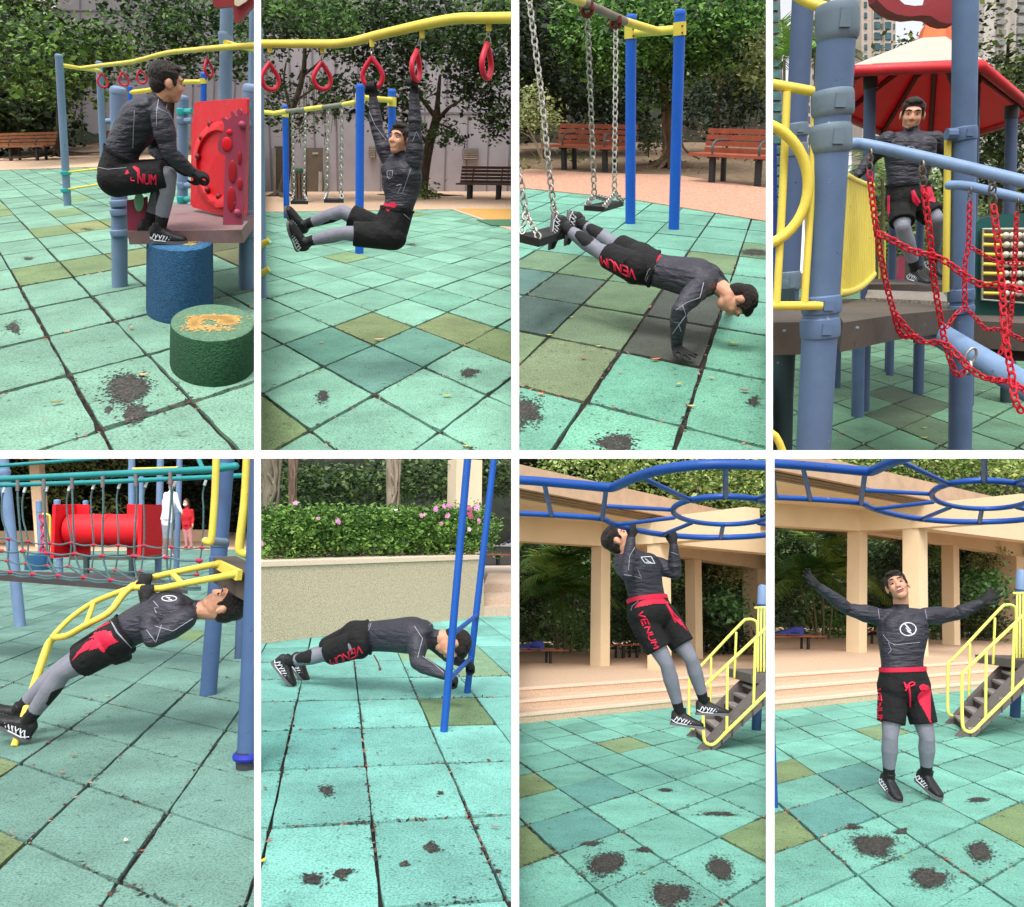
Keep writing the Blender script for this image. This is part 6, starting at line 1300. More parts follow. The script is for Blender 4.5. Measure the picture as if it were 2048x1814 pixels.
slab([(1640, 2560), (2400, 2600), (2400, 2510), (1640, 2490)], zz, .16); slab([(1760, 2740), (2400, 2760), (2400, 2700), (1760, 2700)], b.at(1900, 2720, 5.0).z, .1)
# yellow rails
def bar(pts, w_, mt=YEL, nm='rail', rc=False, sm=3, n=18):
    P = [b.at(x, y, d) for x, y, d in pts]; m = MB(); r = b.rad(w_, *pts[0]); m.tube(smooth_path(P, sm) if len(P) > 2 else P, r, n, round_caps=rc); return part(t, nm, m, mt, 50)
bar([(150, -90, 3.1), (330, 20, 3.05), (560, 92, 3.0)], 84); bar([(545, 90, 3.0), (640, 95, 3.0)], 100, GCL)
bar([(-300, 610, 3.1), (40, 672, 3.05), (520, 758, 3.0)], 74); bar([(515, 760, 3.0), (612, 772, 3.0)], 84, paint('worn_clamp', (150, 150, 138), .5, .5))
for x0, x1, w_ in ((152, 68, 62), (388, 290, 60), (-90, -160, 62)): bar([(x0, 735, 3.02), ((x0+x1)/2+4, 1600, 2.98), (x1, 2430, 2.94)], w_)
bar([(-300, 2440, 2.94), (430, 2440, 2.94)], 68)
m = MB(); c = b.at(-130, 1480, 2.95); ex = b.at(320, 1480, 2.95)-c; ez = b.at(-130, 970, 2.95)-c; m.ring(c, ex, ez, ex.length, ez.length, b.rad(84, 100, 1480, 2.95), 40, 14); part(t, 'hoop', m, YEL, 60)
bar([(-60, 3420, 2.7), (60, 3480, 2.7), (130, 3640, 2.7)], 60)
m = MB(); m.prism([b.at(x, y, 3.9) for x, y in ((-200, 1145), (70, 1150), (80, 2300), (-200, 2300))], V((0, .04, 0))); part(t, 'side_panel', m, paint('navy_panel', (24, 52, 124), .4), 20)
bar([(1436, 1100, 4.35), (1420, 2330, 4.35)], 54); bar([(1436, 1095, 4.35), (1436, 1330, 4.34)], 40)
# yellow slatted screen, curved
m = MB(); N_ = 17
top = [b.at(612 + (830-612)*i/N_, 1400 + 90*math.sin(min(1, i/N_*1.1)*1.2), 4.6+1.2*i/N_) for i in range(N_+1)]; bot = [b.at(560 + (838-560)*i/N_, 2340 - 150*(i/N_)**2.2, 4.6+1.2*i/N_) for i in range(N_+1)]
for a_, b_2 in zip(top, bot): m.tube([a_, b_2], .016, 6)
scr = part(t, 'slatted_screen', m, YEL, 40); m = MB(); m.tube(top, .022, 8); m2 = MB(); m2.tube(bot, .026, 8); part(scr, 'top_rail', m, YEL, 60); part(scr, 'bottom_rail', m2, YEL, 60)
for x in (848, 893, 935): bar([(x, 1850, 6.8), (x-4, 2225, 6.8)], 16, n=8)
# sloping blue rails
LB_ = paint('rail_light_blue', (118, 146, 182), .35, .25, 6)
bar([(668, 1150, 3.6), (790, 1158, 3.6), (1300, 1270, 3.45), (2044, 1450, 3.2), (2500, 1560, 3.1)], 92, LB_, rc=True); bar([(1448, 1478, 4.2), (1620, 1490, 4.1), (2044, 1590, 3.9), (2500, 1700, 3.8)], 72, LB_, rc=True)
# blue log
P = [b.at(1205, 2575, 4.4), b.at(1600, 2810, 4.0), b.at(2100, 3110, 3.6), b.at(2600, 3400, 3.3)]; m = MB(); m.tube(P, [b.rad(190, 1205, 2575, 4.4)*.95, b.rad(190, 1600, 2700, 4.0), b.rad(215, 2000, 2700, 3.6), b.rad(215, 2000, 2700, 3.4)], 32, round_caps=False); part(t, 'log', m, LB_, 60, label='thick pale blue log sloping down to the right')
m = MB(); m.prism([b.at(x, y, 4.42) for x, y in ((1060, 2515), (1340, 2480), (1340, 2560), (1180, 2640), (1060, 2570))], V((0, .03, 0))); part(t, 'bracket_plate', m, POLE, 20)
# abacus panel
GRN = paint('dark_green_board', (28, 84, 82), .45, .2)
m = MB(); m.prism([b.at(x, y, 5.4) for x, y in ((1625, 1810), (1700, 1740), (1850, 1712), (2060, 1700), (2400, 1720), (2400, 2600), (1640, 2510))], V((0, .04, 0))); ab = part(t, 'abacus_board', m, GRN, 20)
m = MB(); m.prism([b.at(x, y, 5.36) for x, y in ((1715, 1830), (2400, 1830), (2400, 2430), (1710, 2385))], V((0, .03, 0))); part(ab, 'opening', m, mat('abacus_back', lin((112, 90, 84)), .8, n_scale=3, n_amt=.6), 20)
m = MB(); m.tube([b.at(2300, 1825, 5.33), b.at(1718, 1828, 5.33), b.at(1708, 2390, 5.33), b.at(2300, 2440, 5.33)], .008, 6); part(ab, 'edge', m, paint('pale_edge', (190, 206, 190)), 60)
for k_, y in enumerate((1878, 1952, 2030, 2108, 2182, 2262, 2340)):
    m = MB(); m.tube([b.at(1718, y, 5.32), b.at(2300, y+14, 5.32)], .011, 8); rd = part(ab, 'rod', m, YEL, 60)
    for i in range(5):
        if k_ == 3 and i > 2: continue
        m = MB(); c = b.at(1898+52*i + (6 if k_ % 2 else 0), y+2, 5.31); rr = b.rad(52, 1900, y, 5.31); m.ell(c, V((rr, 0, 0)), V((0, rr, 0)), Z1*rr, 12, 8); part(rd, 'bead', m, paint('bead_cream', (206, 200, 184), .5), 60)
m = MB(); m.prism([b.at(x, y, 7.6) for x, y in ((1045, 2050), (1095, 2050), (1090, 2232), (1038, 2232))], V((0, .04, 0))); part(t, 'maroon_board', m, MAROON, 20)
# wavy dark red board overhead
pr = [(860, -120), (870, 0), (950, 75), (1030, 115), (1130, 132), (1230, 122), (1300, 128), (1370, 172), (1430, 188), (1500, 185), (1500, -120), (1340, -120), (1310, 0), (1250, 40), (1170, 46), (1090, 34), (1040, -10), (1030, -120)]
m = MB(); m.prism([b.at(x, y, 4.5) for x, y in pr], V((0, .10, 0))); part(t, 'roof_board', m, paint('dark_red_board', (150, 50, 56), .45, .2), 30)
# red chain net
CH = paint('chain_red', (196, 24, 44), .35, .2, 8)
t = thing(b, 'chain_net', 'red chain climbing net hanging from the sloping blue rails', 'climbing net', b.at(1300, 2800, 3.6))
nets = [([(808, 1370, 3.45), (860, 1800, 3.45), (930, 2200, 3.5), (1000, 2480, 3.55), (1055, 2660, 3.6), (1120, 2690, 3.65), (1190, 2680, 3.7)], 66), ([(1242, 1490, 3.4), (1290, 1850, 3.4), (1320, 2200, 3.45), (1380, 2560, 3.5), (1412, 2730, 3.5)], 70),
 ([(1800, 1640, 3.35), (1830, 1900, 3.3), (1870, 2300, 3.25), (1890, 2650, 3.2), (1950, 3020, 3.15), (1975, 3200, 3.1), (2030, 3290, 3.1)], 74), ([(1610, 1610, 4.0), (1600, 1950, 4.0), (1572, 2120, 4.0), (1572, 2450, 4.0)], 52), ([(1985, 1700, 3.9), (1970, 2100, 3.9), (1940, 2500, 3.9), (1915, 2660, 3.9), (1850, 2830, 3.9)], 52),
 ([(880, 1860, 3.45), (1000, 1920, 3.43), (1150, 2000, 3.42), (1320, 2040, 3.4), (1440, 2100, 3.38), (1570, 2200, 3.36), (1700, 2270, 3.34), (1850, 2275, 3.3), (2044, 2320, 3.2), (2300, 2400, 3.2)], 68),
 ([(1000, 2490, 3.55), (1080, 2590, 3.56), (1160, 2680, 3.56), (1250, 2730, 3.55), (1400, 2740, 3.5), (1520, 2840, 3.45), (1600, 2930, 3.42), (1730, 3015, 3.38), (1930, 3050, 3.2), (2060, 3120, 3.1), (2300, 3250, 3.0)], 66), ([(1412, 2730, 3.5), (1450, 2860, 3.5), (1500, 2980, 3.5), (1545, 2985, 3.5), (1600, 2920, 3.5)], 62),
 ([(1568, 2450, 4.0), (1490, 2520, 4.0), (1425, 2620, 4.0)], 46), ([(1575, 2455, 4.0), (1650, 2530, 4.0), (1740, 2625, 4.0), (1860, 2630, 4.0), (2044, 2720, 4.0), (2200, 2800, 4.0)], 46), ([(1615, 1970, 4.0), (1700, 2020, 4.0), (1800, 2080, 4.0), (1900, 2098, 4.0), (2044, 2104, 4.0), (2200, 2110, 4)], 44)]
for pts, lk in nets:
    m = MB(); P = [b.at(*p) for p in pts]; L_ = b.rad(lk, *pts[0])*2; chain_mesh(m, smooth_path(P, 4), L_, L_*.135, aspect=.58); part(t, 'chain', m, CH, 60)
for x0, y0, x1, y1, Y in ((815, 1230, 812, 1370, 3.45), (1228, 1330, 1244, 1490, 3.4), (1790, 1470, 1795, 1640, 3.6), (1612, 1520, 1610, 1610, 4.0), (1990, 1610, 1986, 1700, 3.9)):
    m = MB(); P = [b.at(x0, y0, Y), b.at(x1, y1, Y)]; L_ = (P[1]-P[0]).length; chain_mesh(m, P, L_*.55, L_*.05); m.ring(P[0], V((0, 1, 0)), Z1, L_*.2, L_*.3, L_*.05, 16, 6); part(t, 'shackle', m, mat('dark_steel', lin((120, 112, 104)), .4, metal=.7), 60)
for x, y in ((1195, 2620), (1615, 2850)):
    m = MB(); c = b.at(x, y, 4.1 if x < 1300 else 3.75); m.ring(c, (V((1, 0, 0))+Z1*.6), Z1, .03, .04, .007, 16, 8); m.ring(c - Z1*.05, V((0, 1, 0)), Z1, .02, .03, .007, 16, 8); part(t, 'eye_bolt', m, STEEL, 60)
# the man on the far deck
Ym = 6.3; s4 = (b.at(1150, 775, Ym)-b.at(1150, 1065, Ym)).length/.262
J = J_(b, Ym, {'pelvis': (1130, 1600, 0), 'waist': (1115, 1430, 0), 'chest': (1135, 1210, 0), 'neck': (1150, 1070, 0), 'hipR': (1060, 1640, -.02), 'hipL': (1200, 1620, .02), 'shR': (950, 1120, .02), 'shL': (1335, 1115, .04),
     'elR': (830, 1260, .12), 'wrR': (715, 1400, .10), 'elL': (1400, 1240, .16), 'wrL': (1440, 1420, .1), 'knR': (1075, 1810, -.14), 'anR': (1185, 2170, -.02), 'knL': (1345, 1745, -.10), 'anL': (1330, 2080, .3)})
J['front'] = V((0, -1, 0)); J['redband'] = 0
P4, bv = person(b, 'man facing forward on the tower deck behind the sloping blue rail', s4, J, (b.at(1152, 925, Ym), V((-.40, -.92, -.14)), V((.02, -.1, 1))),
    {'R': {'n': V((.3, -.2, -1))}, 'L': {'n': V((-.3, -.2, -1))}}, {'R': (V((.2, -1, -.15)), Z1), 'L': (V((.2, -1, -.5)), Z1)}, b.at(1185, 2260, Ym), hem=.80, skirt=1.0, vox=.0085)
strokes(b, P4, bv, 'emblem', [[(1085+48*(1+math.cos(a/10*6.283)), 1215-48*math.sin(a/10*6.283)+0) for a in range(11)], [(1120, 1180), (1150, 1210), (1118, 1212), (1155, 1245)]], .0035*s4, SEAM)
patchfill(b, P4, bv, 'print', [[(1230, 1500), (1300, 1490), (1340, 1560), (1335, 1620), (1270, 1600), (1245, 1560)], [(955, 1560), (975, 1560), (972, 1740), (955, 1700)]], RED)
m = MB(); m.tube(smooth_path([b.at(1155, 1525, Ym-.16*s4), b.at(1175, 1570, Ym-.18*s4), b.at(1205, 1620, Ym-.18*s4)], 3), .014, 6); m.tube([b.at(1155, 1525, Ym-.16*s4), b.at(1160, 1600, Ym-.18*s4), b.at(1195, 1640, Ym-.17*s4)], .01, 6); part(P4, 'drawstring', m, RED, 60)
for a, nm in (((970, Y2+1235, 24, (200, 170, 110), .2), 'tiny tan leaf behind the near blue leg post'), ((1240, Y2+1620, 46, (170, 160, 90), .1), 'olive leaf on the dark green tiles at the bottom'), ((590, Y2+1660, 40, (186, 130, 100), .3), 'pinkish leaf beside the thick blue post'), ((1700, Y2+1325, 44, (190, 190, 150), -.4), 'pale leaf below the blue log'), ((1240, Y2+1700, 54, (160, 166, 76), .2), 'yellow green leaf nearest the bottom edge of the dark floor')):
    fallen_leaf(b, *a, nm)
YEL = paint('yellow_paint', (226, 206, 84), .4, .18, 4)
# ================================================================== corner 5: man leaning back under a yellow climbing arch
b = B5; U = b.U
ground_poly(b, 'path', [(-1500, 745), (0, 748), (700, 750), (1300, 742), (2300, 730), (3000, 720), (3000, 600), (-2500, 600)], mat('path_tan', lin((222, 184, 150)), .85, n_scale=8, n_amt=.2), z=.012)
hillside(b, -1500, 3200, 620, -260, 56, 9, (30, 36, 22), nm='hedge_bank')
tree(b, 'lit_tree', 'green leafy branches behind the beige pillar and teal rails', [(520, 110, 190, 110, 38, 3), (850, 60, 190, 70, 38, 3), (430, 280, 160, 60, 37, 2), (880, 400, 140, 70, 37, 2), (280, 60, 120, 90, 38, 2)], .26, [(44, 58, 30), (86, 104, 52), (128, 142, 76), (170, 178, 112)], trunk=[(620, 640, 26, 38), (600, 300, 18, 38), (560, 80, 10, 38)], dens=1.2, seed=51)
tree(b, 'dark_tree', 'dark trees closing the view behind the playground', [(100, 300, 300, 300, 46, 4), (600, 500, 420, 180, 48, 4), (1200, 250, 420, 300, 46, 4), (1750, 250, 350, 320, 46, 4), (1500, 550, 400, 150, 48, 4), (-500, 300, 500, 300, 46, 4), (2300, 300, 350, 320, 46, 4)], .36, [(16, 22, 13), (28, 38, 20), (44, 56, 30), (62, 74, 42)], trunk=[(1250, 700, 30, 50), (1240, 250, 20, 50)], dens=1.1, seed=52)
BEI = paint('beige_paint', (226, 192, 158), .75, .12, 2)
t = thing(b, 'beige_pillar', 'beige concrete pillar behind the teal bridge rails', 'pillar', b.g(345, 720)); m = MB(); P0 = b.g(345, 725); wv = b.rad(100, 300, 400, P0.y); tp = b.at(285, -60, P0.y); tp2 = V((tp.x, tp.y, min(tp.z, 99))); m.tube([P0, tp], wv*1.1, 4); part(t, 'shaft', m, BEI, 20)
t = thing(b, 'beige_wall', 'low beige wall at the far side of the path behind the red tunnel', 'wall', b.g(900, 690)); m = MB(); p = b.g(-600, 690); q = b.g(1700, 672); hh_ = V((0, 0, .55)); m.prism([p, q, q+hh_, p+hh_], V((0, .25, 0))); part(t, 'face', m, BEI, 20)
LBP = paint('pole_light_blue', (112, 138, 174), .4, .2, 3)
# tunnel
Yt = b.g(700, 950).y
t = thing(b, 'play_tunnel', 'bright red crawl tunnel between two square red panels', 'play equipment', b.g(870, 950))
def quad(x0, y0, x1, y1, Y, d, nm, matl, label=None):
    m = MB(); m.prism([b.at(x0, y1, Y), b.at(x1, y1, Y), b.at(x1, y0, Y), b.at(x0, y0, Y)], V((0, d, 0))); return part(t, nm, m, matl, 20, label=label)
c0 = b.at(560, 580, Yt); c1 = b.at(1190, 580, Yt); rt = b.rad(248, 600, 580, Yt)
m = MB(); m.tube([c0, c0*.5+c1*.5, c1], rt, 40); tb_ = part(t, 'tube', m, REDP, 60)
cm = c0*.5+c1*.5; m = MB(); m.tube([cm - V((.025, 0, 0)), cm + V((.025, 0, 0))], rt*1.035, 40); part(tb_, 'joint_ring', m, REDP, 40)
for x0, x1, nm in ((505, 725, 'l'), (1022, 1235, 'r')):
    m = MB(); m.prism([b.at(*p_, Yt+.35) for p_ in ((x0, 778), (x0+20, 800), (x1-30, 802), (x1, 775), (x1-4, 380), (x0+2, 376))], V((0, -.06, 0)))
    sx = (b.at(x0+30, 500, Yt) if nm == 'l' else b.at(x1-30, 500, Yt))
    pan = part(t, 'panel', m, REDP, 20)
    m = MB(); m.box(V((sx.x, Yt, b.at(x0, 588, Yt).z)), V((.035, 0, 0)), V((0, .52, 0)), Z1*(b.at(x0, 380, Yt)-b.at(x0, 588, Yt)).length); part(t, 'end_panel', m, REDP, 20)
for x, y0, y1, w_ in ((690, 780, 960, 46), (1052, 790, 960, 46)): 
    m = MB(); m.tube([b.g(x, y1), b.at(x, y0, b.g(x, y1).y)], b.rad(w_, x, y1, b.g(x, y1).y), 12); part(t, 'leg', m, paint('leg_dark_teal', (44, 62, 64), .5))
m = MB(); m.box(b.at(950, 800, Yt), V((.9, 0, 0)), V((0, .3, 0)), Z1*.04); part(t, 'floor', m, DK2)
for bx in (700, 1150): pass
# far play poles
def ppole(name, label, xb, yb, xt, yt, w_, mt=LBP, cap=True, clamps=(), Y=None):
    tt = thing(b, name, label, 'post', b.g(xb, yb), 'pale blue play posts'); m = MB(); p, q, r = vpole(b, m, (xb, yb), (xt, yt), w_, cap, 18); part(tt, 'pole', m, mt)
    for cy, cm_ in clamps:
        m = MB(); clamp(b, m, xb+(xt-xb)*(yb-cy)/(yb-yt), cy, p.y, r, .06); part(tt, 'clamp', m, cm_)
    return tt, p, r
ppole('play_post', 'lilac post with rounded cap left of the red tunnel, in front of the pillar', 330, 790, 308, 340, 44, clamps=((435, LBP), (750, LBP)))
ppole('play_post', 'lilac post with teal clamps touching the red tunnel\'s left panel', 478, 930, 455, 330, 50, clamps=((405, TEALP), (460, LBP), (745, TEALP), (810, LBP)))
ppole('play_post', 'short post tip showing behind the tunnel\'s left panel', 690, 790, 682, 340, 40)
ppole('play_post', 'lilac post rising above the tunnel\'s right half', 1050, 800, 1052, -60, 50, cap=False, clamps=((98, LBP),))
ppole('play_post', 'slim light post just right of the first tall lilac post', 1128, 800, 1128, 150, 36)
ppole('play_post', 'lilac post with teal clamps right of the red tunnel', 1262, 925, 1283, -60, 52, cap=False, clamps=((405, TEALP), (525, LBP), (745, TEALP)))
ppole('play_post', 'lilac post between the two far children', 1408, 900, 1436, -60, 44, cap=False, clamps=((80, LBP), (440, LBP)))
t = thing(b, 'yellow_beam', 'yellow beam joining two far lilac posts above the tunnel', 'beam', b.at(1250, 90, 11)); m = MB(); m.tube([b.at(1060, 95, 11.5), b.at(1420, 85, 11.5)], b.rad(20, 1200, 90, 11.5), 10); part(t, 'bar', m, YEL)
t = thing(b, 'yellow_hoop', 'small yellow bent rail left of the red tunnel', 'rail', b.g(400, 790)); m = MB(); m.tube(smooth_path([b.at(395, 720, 11), b.at(400, 500, 11), b.at(385, 462, 11), b.at(340, 455, 11)], 4), b.rad(18, 400, 500, 11), 8); part(t, 'bar', m, YEL)
t = thing(b, 'chain_net', 'pink chain net beside the lilac post left of the tunnel', 'climbing net', b.g(340, 790))
for x0, x1 in ((325, 335), (342, 330)):
    m = MB(); chain_mesh(m, smooth_path([b.at(x0, 460, 11.2), b.at(x1+10, 600, 11.2), b.at(x0+5, 760, 11.2)], 4), .09, .012); part(t, 'chain', m, paint('pink_chain', (190, 70, 100)), 60)
# stump in the distance
Yq = b.g(250, 915).y; c = b.g(250, 905); r = b.rad(205, 250, 850, Yq); t = thing(b, 'rubber_stump', 'round blue rubber stump in the distance behind the net bridge', 'stump', c); c = V((c.x, c.y+r, 0)); hs_ = b.at(250, 785, c.y).z; m = MB(); m.lathe(c, Z1, [(r, 0), (r, hs_*.95), (r*.96, hs_)], 30); part(t, 'side', m, mat('stump_side_44', lin((56, 118, 150)), .9), 40)
# far people
def small_person(b, label, J, s, head, base, top, low, hairc, mask=True, cap=None, legc=(205, 170, 150), hair_long=False, shoe=(230, 230, 230)):
    P = thing(b, 'person', label, 'person', base); body = MB(); LB = []
    def cap_(a, c, ra, rc, lab): body.tube([a, (a+c)/2, c], [ra, (ra+rc)/2, rc], 10, round_caps=True); LB.append((np.array(a), np.array(c), ra, rc, lab))
    pel, che, nek = J['pelvis'], J['chest'], J['neck']; lat = nz(J['shR']-J['shL'])
    loft(body, [(pel, lat*.15*s, V((0, .10*s, 0))), ((pel+che)/2, lat*.135*s, V((0, .095*s, 0))), (che, lat*.16*s, V((0, .11*s, 0))), (nek, lat*.07*s, V((0, .06*s, 0)))])
    LB.append((np.array(pel), np.array(nek), .15*s, .13*s, 'top'))
    for x in 'LR':
        cap_(J['sh'+x], J['el'+x], .058*s, .045*s, 'top'); cap_(J['el'+x], J['wr'+x], .045*s, .03*s, 'top'); body.ell(J['wr'+x]+nz(J['wr'+x]-J['el'+x])*.05*s, V((.025*s, 0, 0)), V((0, .025*s, 0)), Z1*.05*s)
        LB.append((np.array(J['wr'+x]), np.array(J['wr'+x]+nz(J['wr'+x]-J['el'+x])*.1*s), .035*s, .03*s, 'skin'))
        cap_(J['hip'+x], J['kn'+x], .085*s, .06*s, 'low' if low[1] else 'low'); cap_(J['kn'+x], J['an'+x], .056*s, .036*s, 'leg'); a = J['an'+x]; cap_(a - Z1*.03*s, a + V((.0, -.12*s, -.05*s)), .04*s, .035*s, 'shoe')
    cap_(nek, V(head), .05*s, .05*s, 'skin'); h = V(head); body.ell(h, V((.072*s, 0, 0)), V((0, .09*s, 0)), Z1*.115*s); body.ell(h+V((0, -.085*s, -.015*s)), V((.012*s, 0, 0)), V((0, .02*s, 0)), Z1*.02*s); LB.append((np.array(h), np.array(h+Z1*.01), .09*s, .09*s, 'skin'))
    co, q = remesh(body, .011*s, 2); fc = co[q].mean(1); best = np.full(len(fc), 1e9); lab = np.zeros(len(fc), int); nm_ = ['skin', 'top', 'low', 'leg', 'shoe']
    for a, c_, ra, rb, l_ in LB:
        ab = c_-a; tt = np.clip(((fc-a)@ab)/max(ab@ab, 1e-9), 0, 1); d = np.linalg.norm(fc-a-tt[:, None]*ab, axis=1)-(ra+(rb-ra)*tt); mm = d < best; best[mm] = d[mm]; lab[mm] = nm_.index(l_)
    ms = [SKIN] + [mat('cloth_%d_%d_%d' % c_, lin(c_), .8, n_scale=12, n_amt=.2) for c_ in (top, low[0], legc, shoe)]
    o = fast_mesh(b, 'body', co, q, None, ms, P, np.array(V(base)), lab); o.data.polygons.foreach_set('use_smooth', np.ones(len(q), bool))
    m = MB(); m.ell(h+V((0, .02*s, .03*s)), V((.083*s, 0, 0)), V((0, .095*s, 0)), Z1*.105*s)
    if hair_long: m.ell(h+V((.03*s, .05*s, -.12*s)), V((.07*s, 0, 0)), V((0, .05*s, 0)), Z1*.16*s)
    part(P, 'hair', m, mat('hair_far_%d' % hairc[0], lin(hairc), .7), 60)
    if mask: m = MB(); m.ell(h+V((0, -.06*s, -.045*s)), V((.055*s, 0, 0)), V((0, .045*s, 0)), Z1*.045*s); part(P, 'face_mask', m, mat('mask_white', lin((226, 226, 230)), .8), 60)
    if cap: m = MB(); m.ell(h+V((0, .0, .07*s)), V((.09*s, 0, 0)), V((0, .11*s, 0)), Z1*.07*s); m.ell(h+V((0, -.12*s, .05*s)), V((.07*s, 0, 0)), V((0, .08*s, 0)), Z1*.012*s); part(P, 'cap', m, mat('cap_cloth', lin(cap), .7), 60)
    return P
Yp = 11.0; s_ = (b.at(1350, 200, Yp)-b.at(1350, 790, Yp)).length/1.66
J = {k_: b.at(x, y, Yp+d) for k_, (x, y, d) in {'pelvis': (1335, 500, 0), 'chest': (1355, 345, 0), 'neck': (1368, 275, 0), 'hipL': (1358, 510, 0), 'hipR': (1318, 510, 0), 'shL': (1400, 300, 0), 'shR': (1325, 300, 0), 'elL': (1425, 390, 0), 'wrL': (1450, 440, -.15), 'elR': (1318, 390, 0), 'wrR': (1320, 470, 0), 'knL': (1362, 640, 0), 'anL': (1378, 775, 0), 'knR': (1322, 640, 0), 'anR': (1318, 780, 0)}.items()}
small_person(b, 'person in white long sleeves and grey shorts standing behind the net bridge', J, s_, b.at(1372, 228, Yp), V((J['anR'].x, Yp, 0)), (228, 222, 232), ((150, 152, 166), 1), (40, 30, 28), mask=False, cap=(176, 30, 54), legc=(150, 110, 104), shoe=(180, 170, 200))
Yp = 11.8; s_ = (b.at(1490, 320, Yp)-b.at(1490, 725, Yp)).length/1.5
J = {k_: b.at(x, y, Yp+d) for k_, (x, y, d) in {'pelvis': (1495, 545, 0), 'chest': (1495, 470, 0), 'neck': (1492, 412, 0), 'hipL': (1512, 550, 0), 'hipR': (1478, 550, 0), 'shL': (1530, 430, 0), 'shR': (1465, 430, 0), 'elL': (1540, 490, 0), 'wrL': (1538, 540, -.05), 'elR': (1458, 480, 0), 'wrR': (1460, 530, 0), 'knL': (1522, 640, 0), 'anL': (1530, 715, 0), 'knR': (1485, 640, 0), 'anR': (1490, 712, 0)}.items()}
small_person(b, 'small child in a red jacket and pink trousers wearing a white face mask', J, s_*1.05, b.at(1485, 368, Yp), V((J['anR'].x, Yp, 0)), (196, 26, 40), ((206, 140, 140), 1), (52, 34, 30), legc=(206, 140, 140), hair_long=True, shoe=(170, 30, 50))
# net bridge
TRL = paint('teal_rail', (34, 138, 140), .35, .2, 5); ROPE = mat('rope_grey_green', lin((84, 112, 116)), .8, n_scale=60, n_amt=.3); KN = paint('knot_red', (176, 34, 60), .5)
t = thing(b, 'net_bridge', 'teal railed rope net bridge with red knots crossing behind the man', 'play equipment', b.at(800, 950, 8))
YB = 8.3; YA = 7.0
def tb2(pts, w_, nm='rail', mt=TRL):
    m = MB(); P = [b.at(*p) for p in pts]; m.tube(P, b.rad(w_, *pts[0]), 14, round_caps=True); return part(t, nm, m, mt, 60)
tb2([(-700, 120, 9), (0, 70, 9), (850, 5, 9)], 28); tb2([(-700, 215, 7.6), (0, 176, 7.2), (900, 135, 6.6), (1720, 98, 6.0), (1880, 72, 5.9)], 46); tb2([(-700, 250, 8.8), (0, 226, 8.5), (900, 196, 8.2), (1680, 160, 7.9), (2300, 128, 7.6)], 34); tb2([(1560, -40, 7), (1620, 95, 6.6)], 34)
F_T = [(140, 195), (350, 185), (575, 178), (820, 165), (1085, 150), (1360, 135)]; H2 = [(10, 750), (185, 752), (380, 768), (600, 772), (820, 788), (1070, 790), (1330, 802), (1590, 828)]; H4 = [(-80, 905), (85, 920), (265, 935), (468, 948), (672, 962), (888, 982), (1100, 1000), (1365, 1010), (1600, 1040)]
B_T = [(40, 240), (205, 240), (380, 232), (560, 228), (752, 215), (958, 210), (1172, 200), (1402, 192), (1645, 185)]; H1 = [(70, 655), (225, 675), (395, 690), (570, 685), (748, 703), (945, 705), (1150, 708), (1370, 720), (1612, 725)]; H3 = [(60, 830), (210, 850), (378, 868), (548, 875), (733, 895), (922, 905), (1125, 912), (1355, 925), (1570, 940)]
def Yf_(x, front): return (7.0 - x/1700*1.0) if front else (8.5 - x/1700*.5)
rr = .0085
def rope(pts, front, nm='rope', bow=0):
    m = MB(); P = [b.at(x, y, Yf_(x, front) if not isinstance(front, float) else front) for x, y in pts]; m.tube(smooth_path(P, 4), rr, 6); return part(t, nm, m, ROPE, 60)
for (x, y), h2, h4 in zip(F_T, H2[1:], H4[2:]):
    rope([(x, y), (x+6, y+200), h2, h4], True); m = MB(); c = b.at(x, y+35, Yf_(x, True)); m.tube([c + U*.05, c - U*.045], .015, 10); part(t, 'clip', m, paint('clip_grey', (120, 112, 116), .4))
for i, ((x, y), h1, h3) in enumerate(zip(B_T, H1, H3)):
    rope([(x, y), (x-26, y+110), (x-20, y+260), h1, h3], False); m = MB(); c = b.at(x, y, Yf_(x, False)); e = b.at(x-14, y+42, Yf_(x, False)); m.tube([c, e], .014, 10); part(t, 'ferrule', m, mat('ferrule_white', lin((214, 216, 220)), .4))
    if i + 1 < len(H4): rope([h3, H4[i+1]], (Yf_(h3[0], True)+Yf_(h3[0], False))/2)
def wav(H, front):
    out = []
    for (a, c) in zip(H, H[1:]): out += [a, ((a[0]+c[0])/2, (a[1]+c[1])/2+12)]
    return out + [H[-1]]
rope([(-60, 650)] + wav(H1, 0) + [(1690, 728)], False); rope(wav(H2, 1), True); rope([(-60, 822)] + wav(H3, 0), False); rope(wav(H4, 1), True); rope([(x, y+18) for x, y in wav(H4, 1)], True)
for H_, fr in ((H1, False), (H2, True), (H3, False), (H4, True)):
    for x, y in H_:
        if y > 1000 and 1000 < x: continue
        m = MB(); c = b.at(x, y, Yf_(x, fr)); m.tube([c - V((.012, 0, 0)), c + V((.012, 0, 0))], .016, 8, round_caps=True); part(t, 'knot', m, KN, 60)
m = MB(); zk = b.at(600, 935, 7.5).z; m.prism([b.at(x, y, Yy) for x, y, Yy in ((-700, 862, 8.3), (0, 905, 8.0), (700, 928, 7.8), (1200, 965, 7.6), (1500, 1000, 7.5), (1500, 1045, 6.9), (900, 1008, 7.0), (0, 942, 7.3), (-700, 900, 7.5))], V((0, 0, -.05))); part(t, 'walkway', m, paint('walkway_dark', (74, 66, 68), .6), 20)
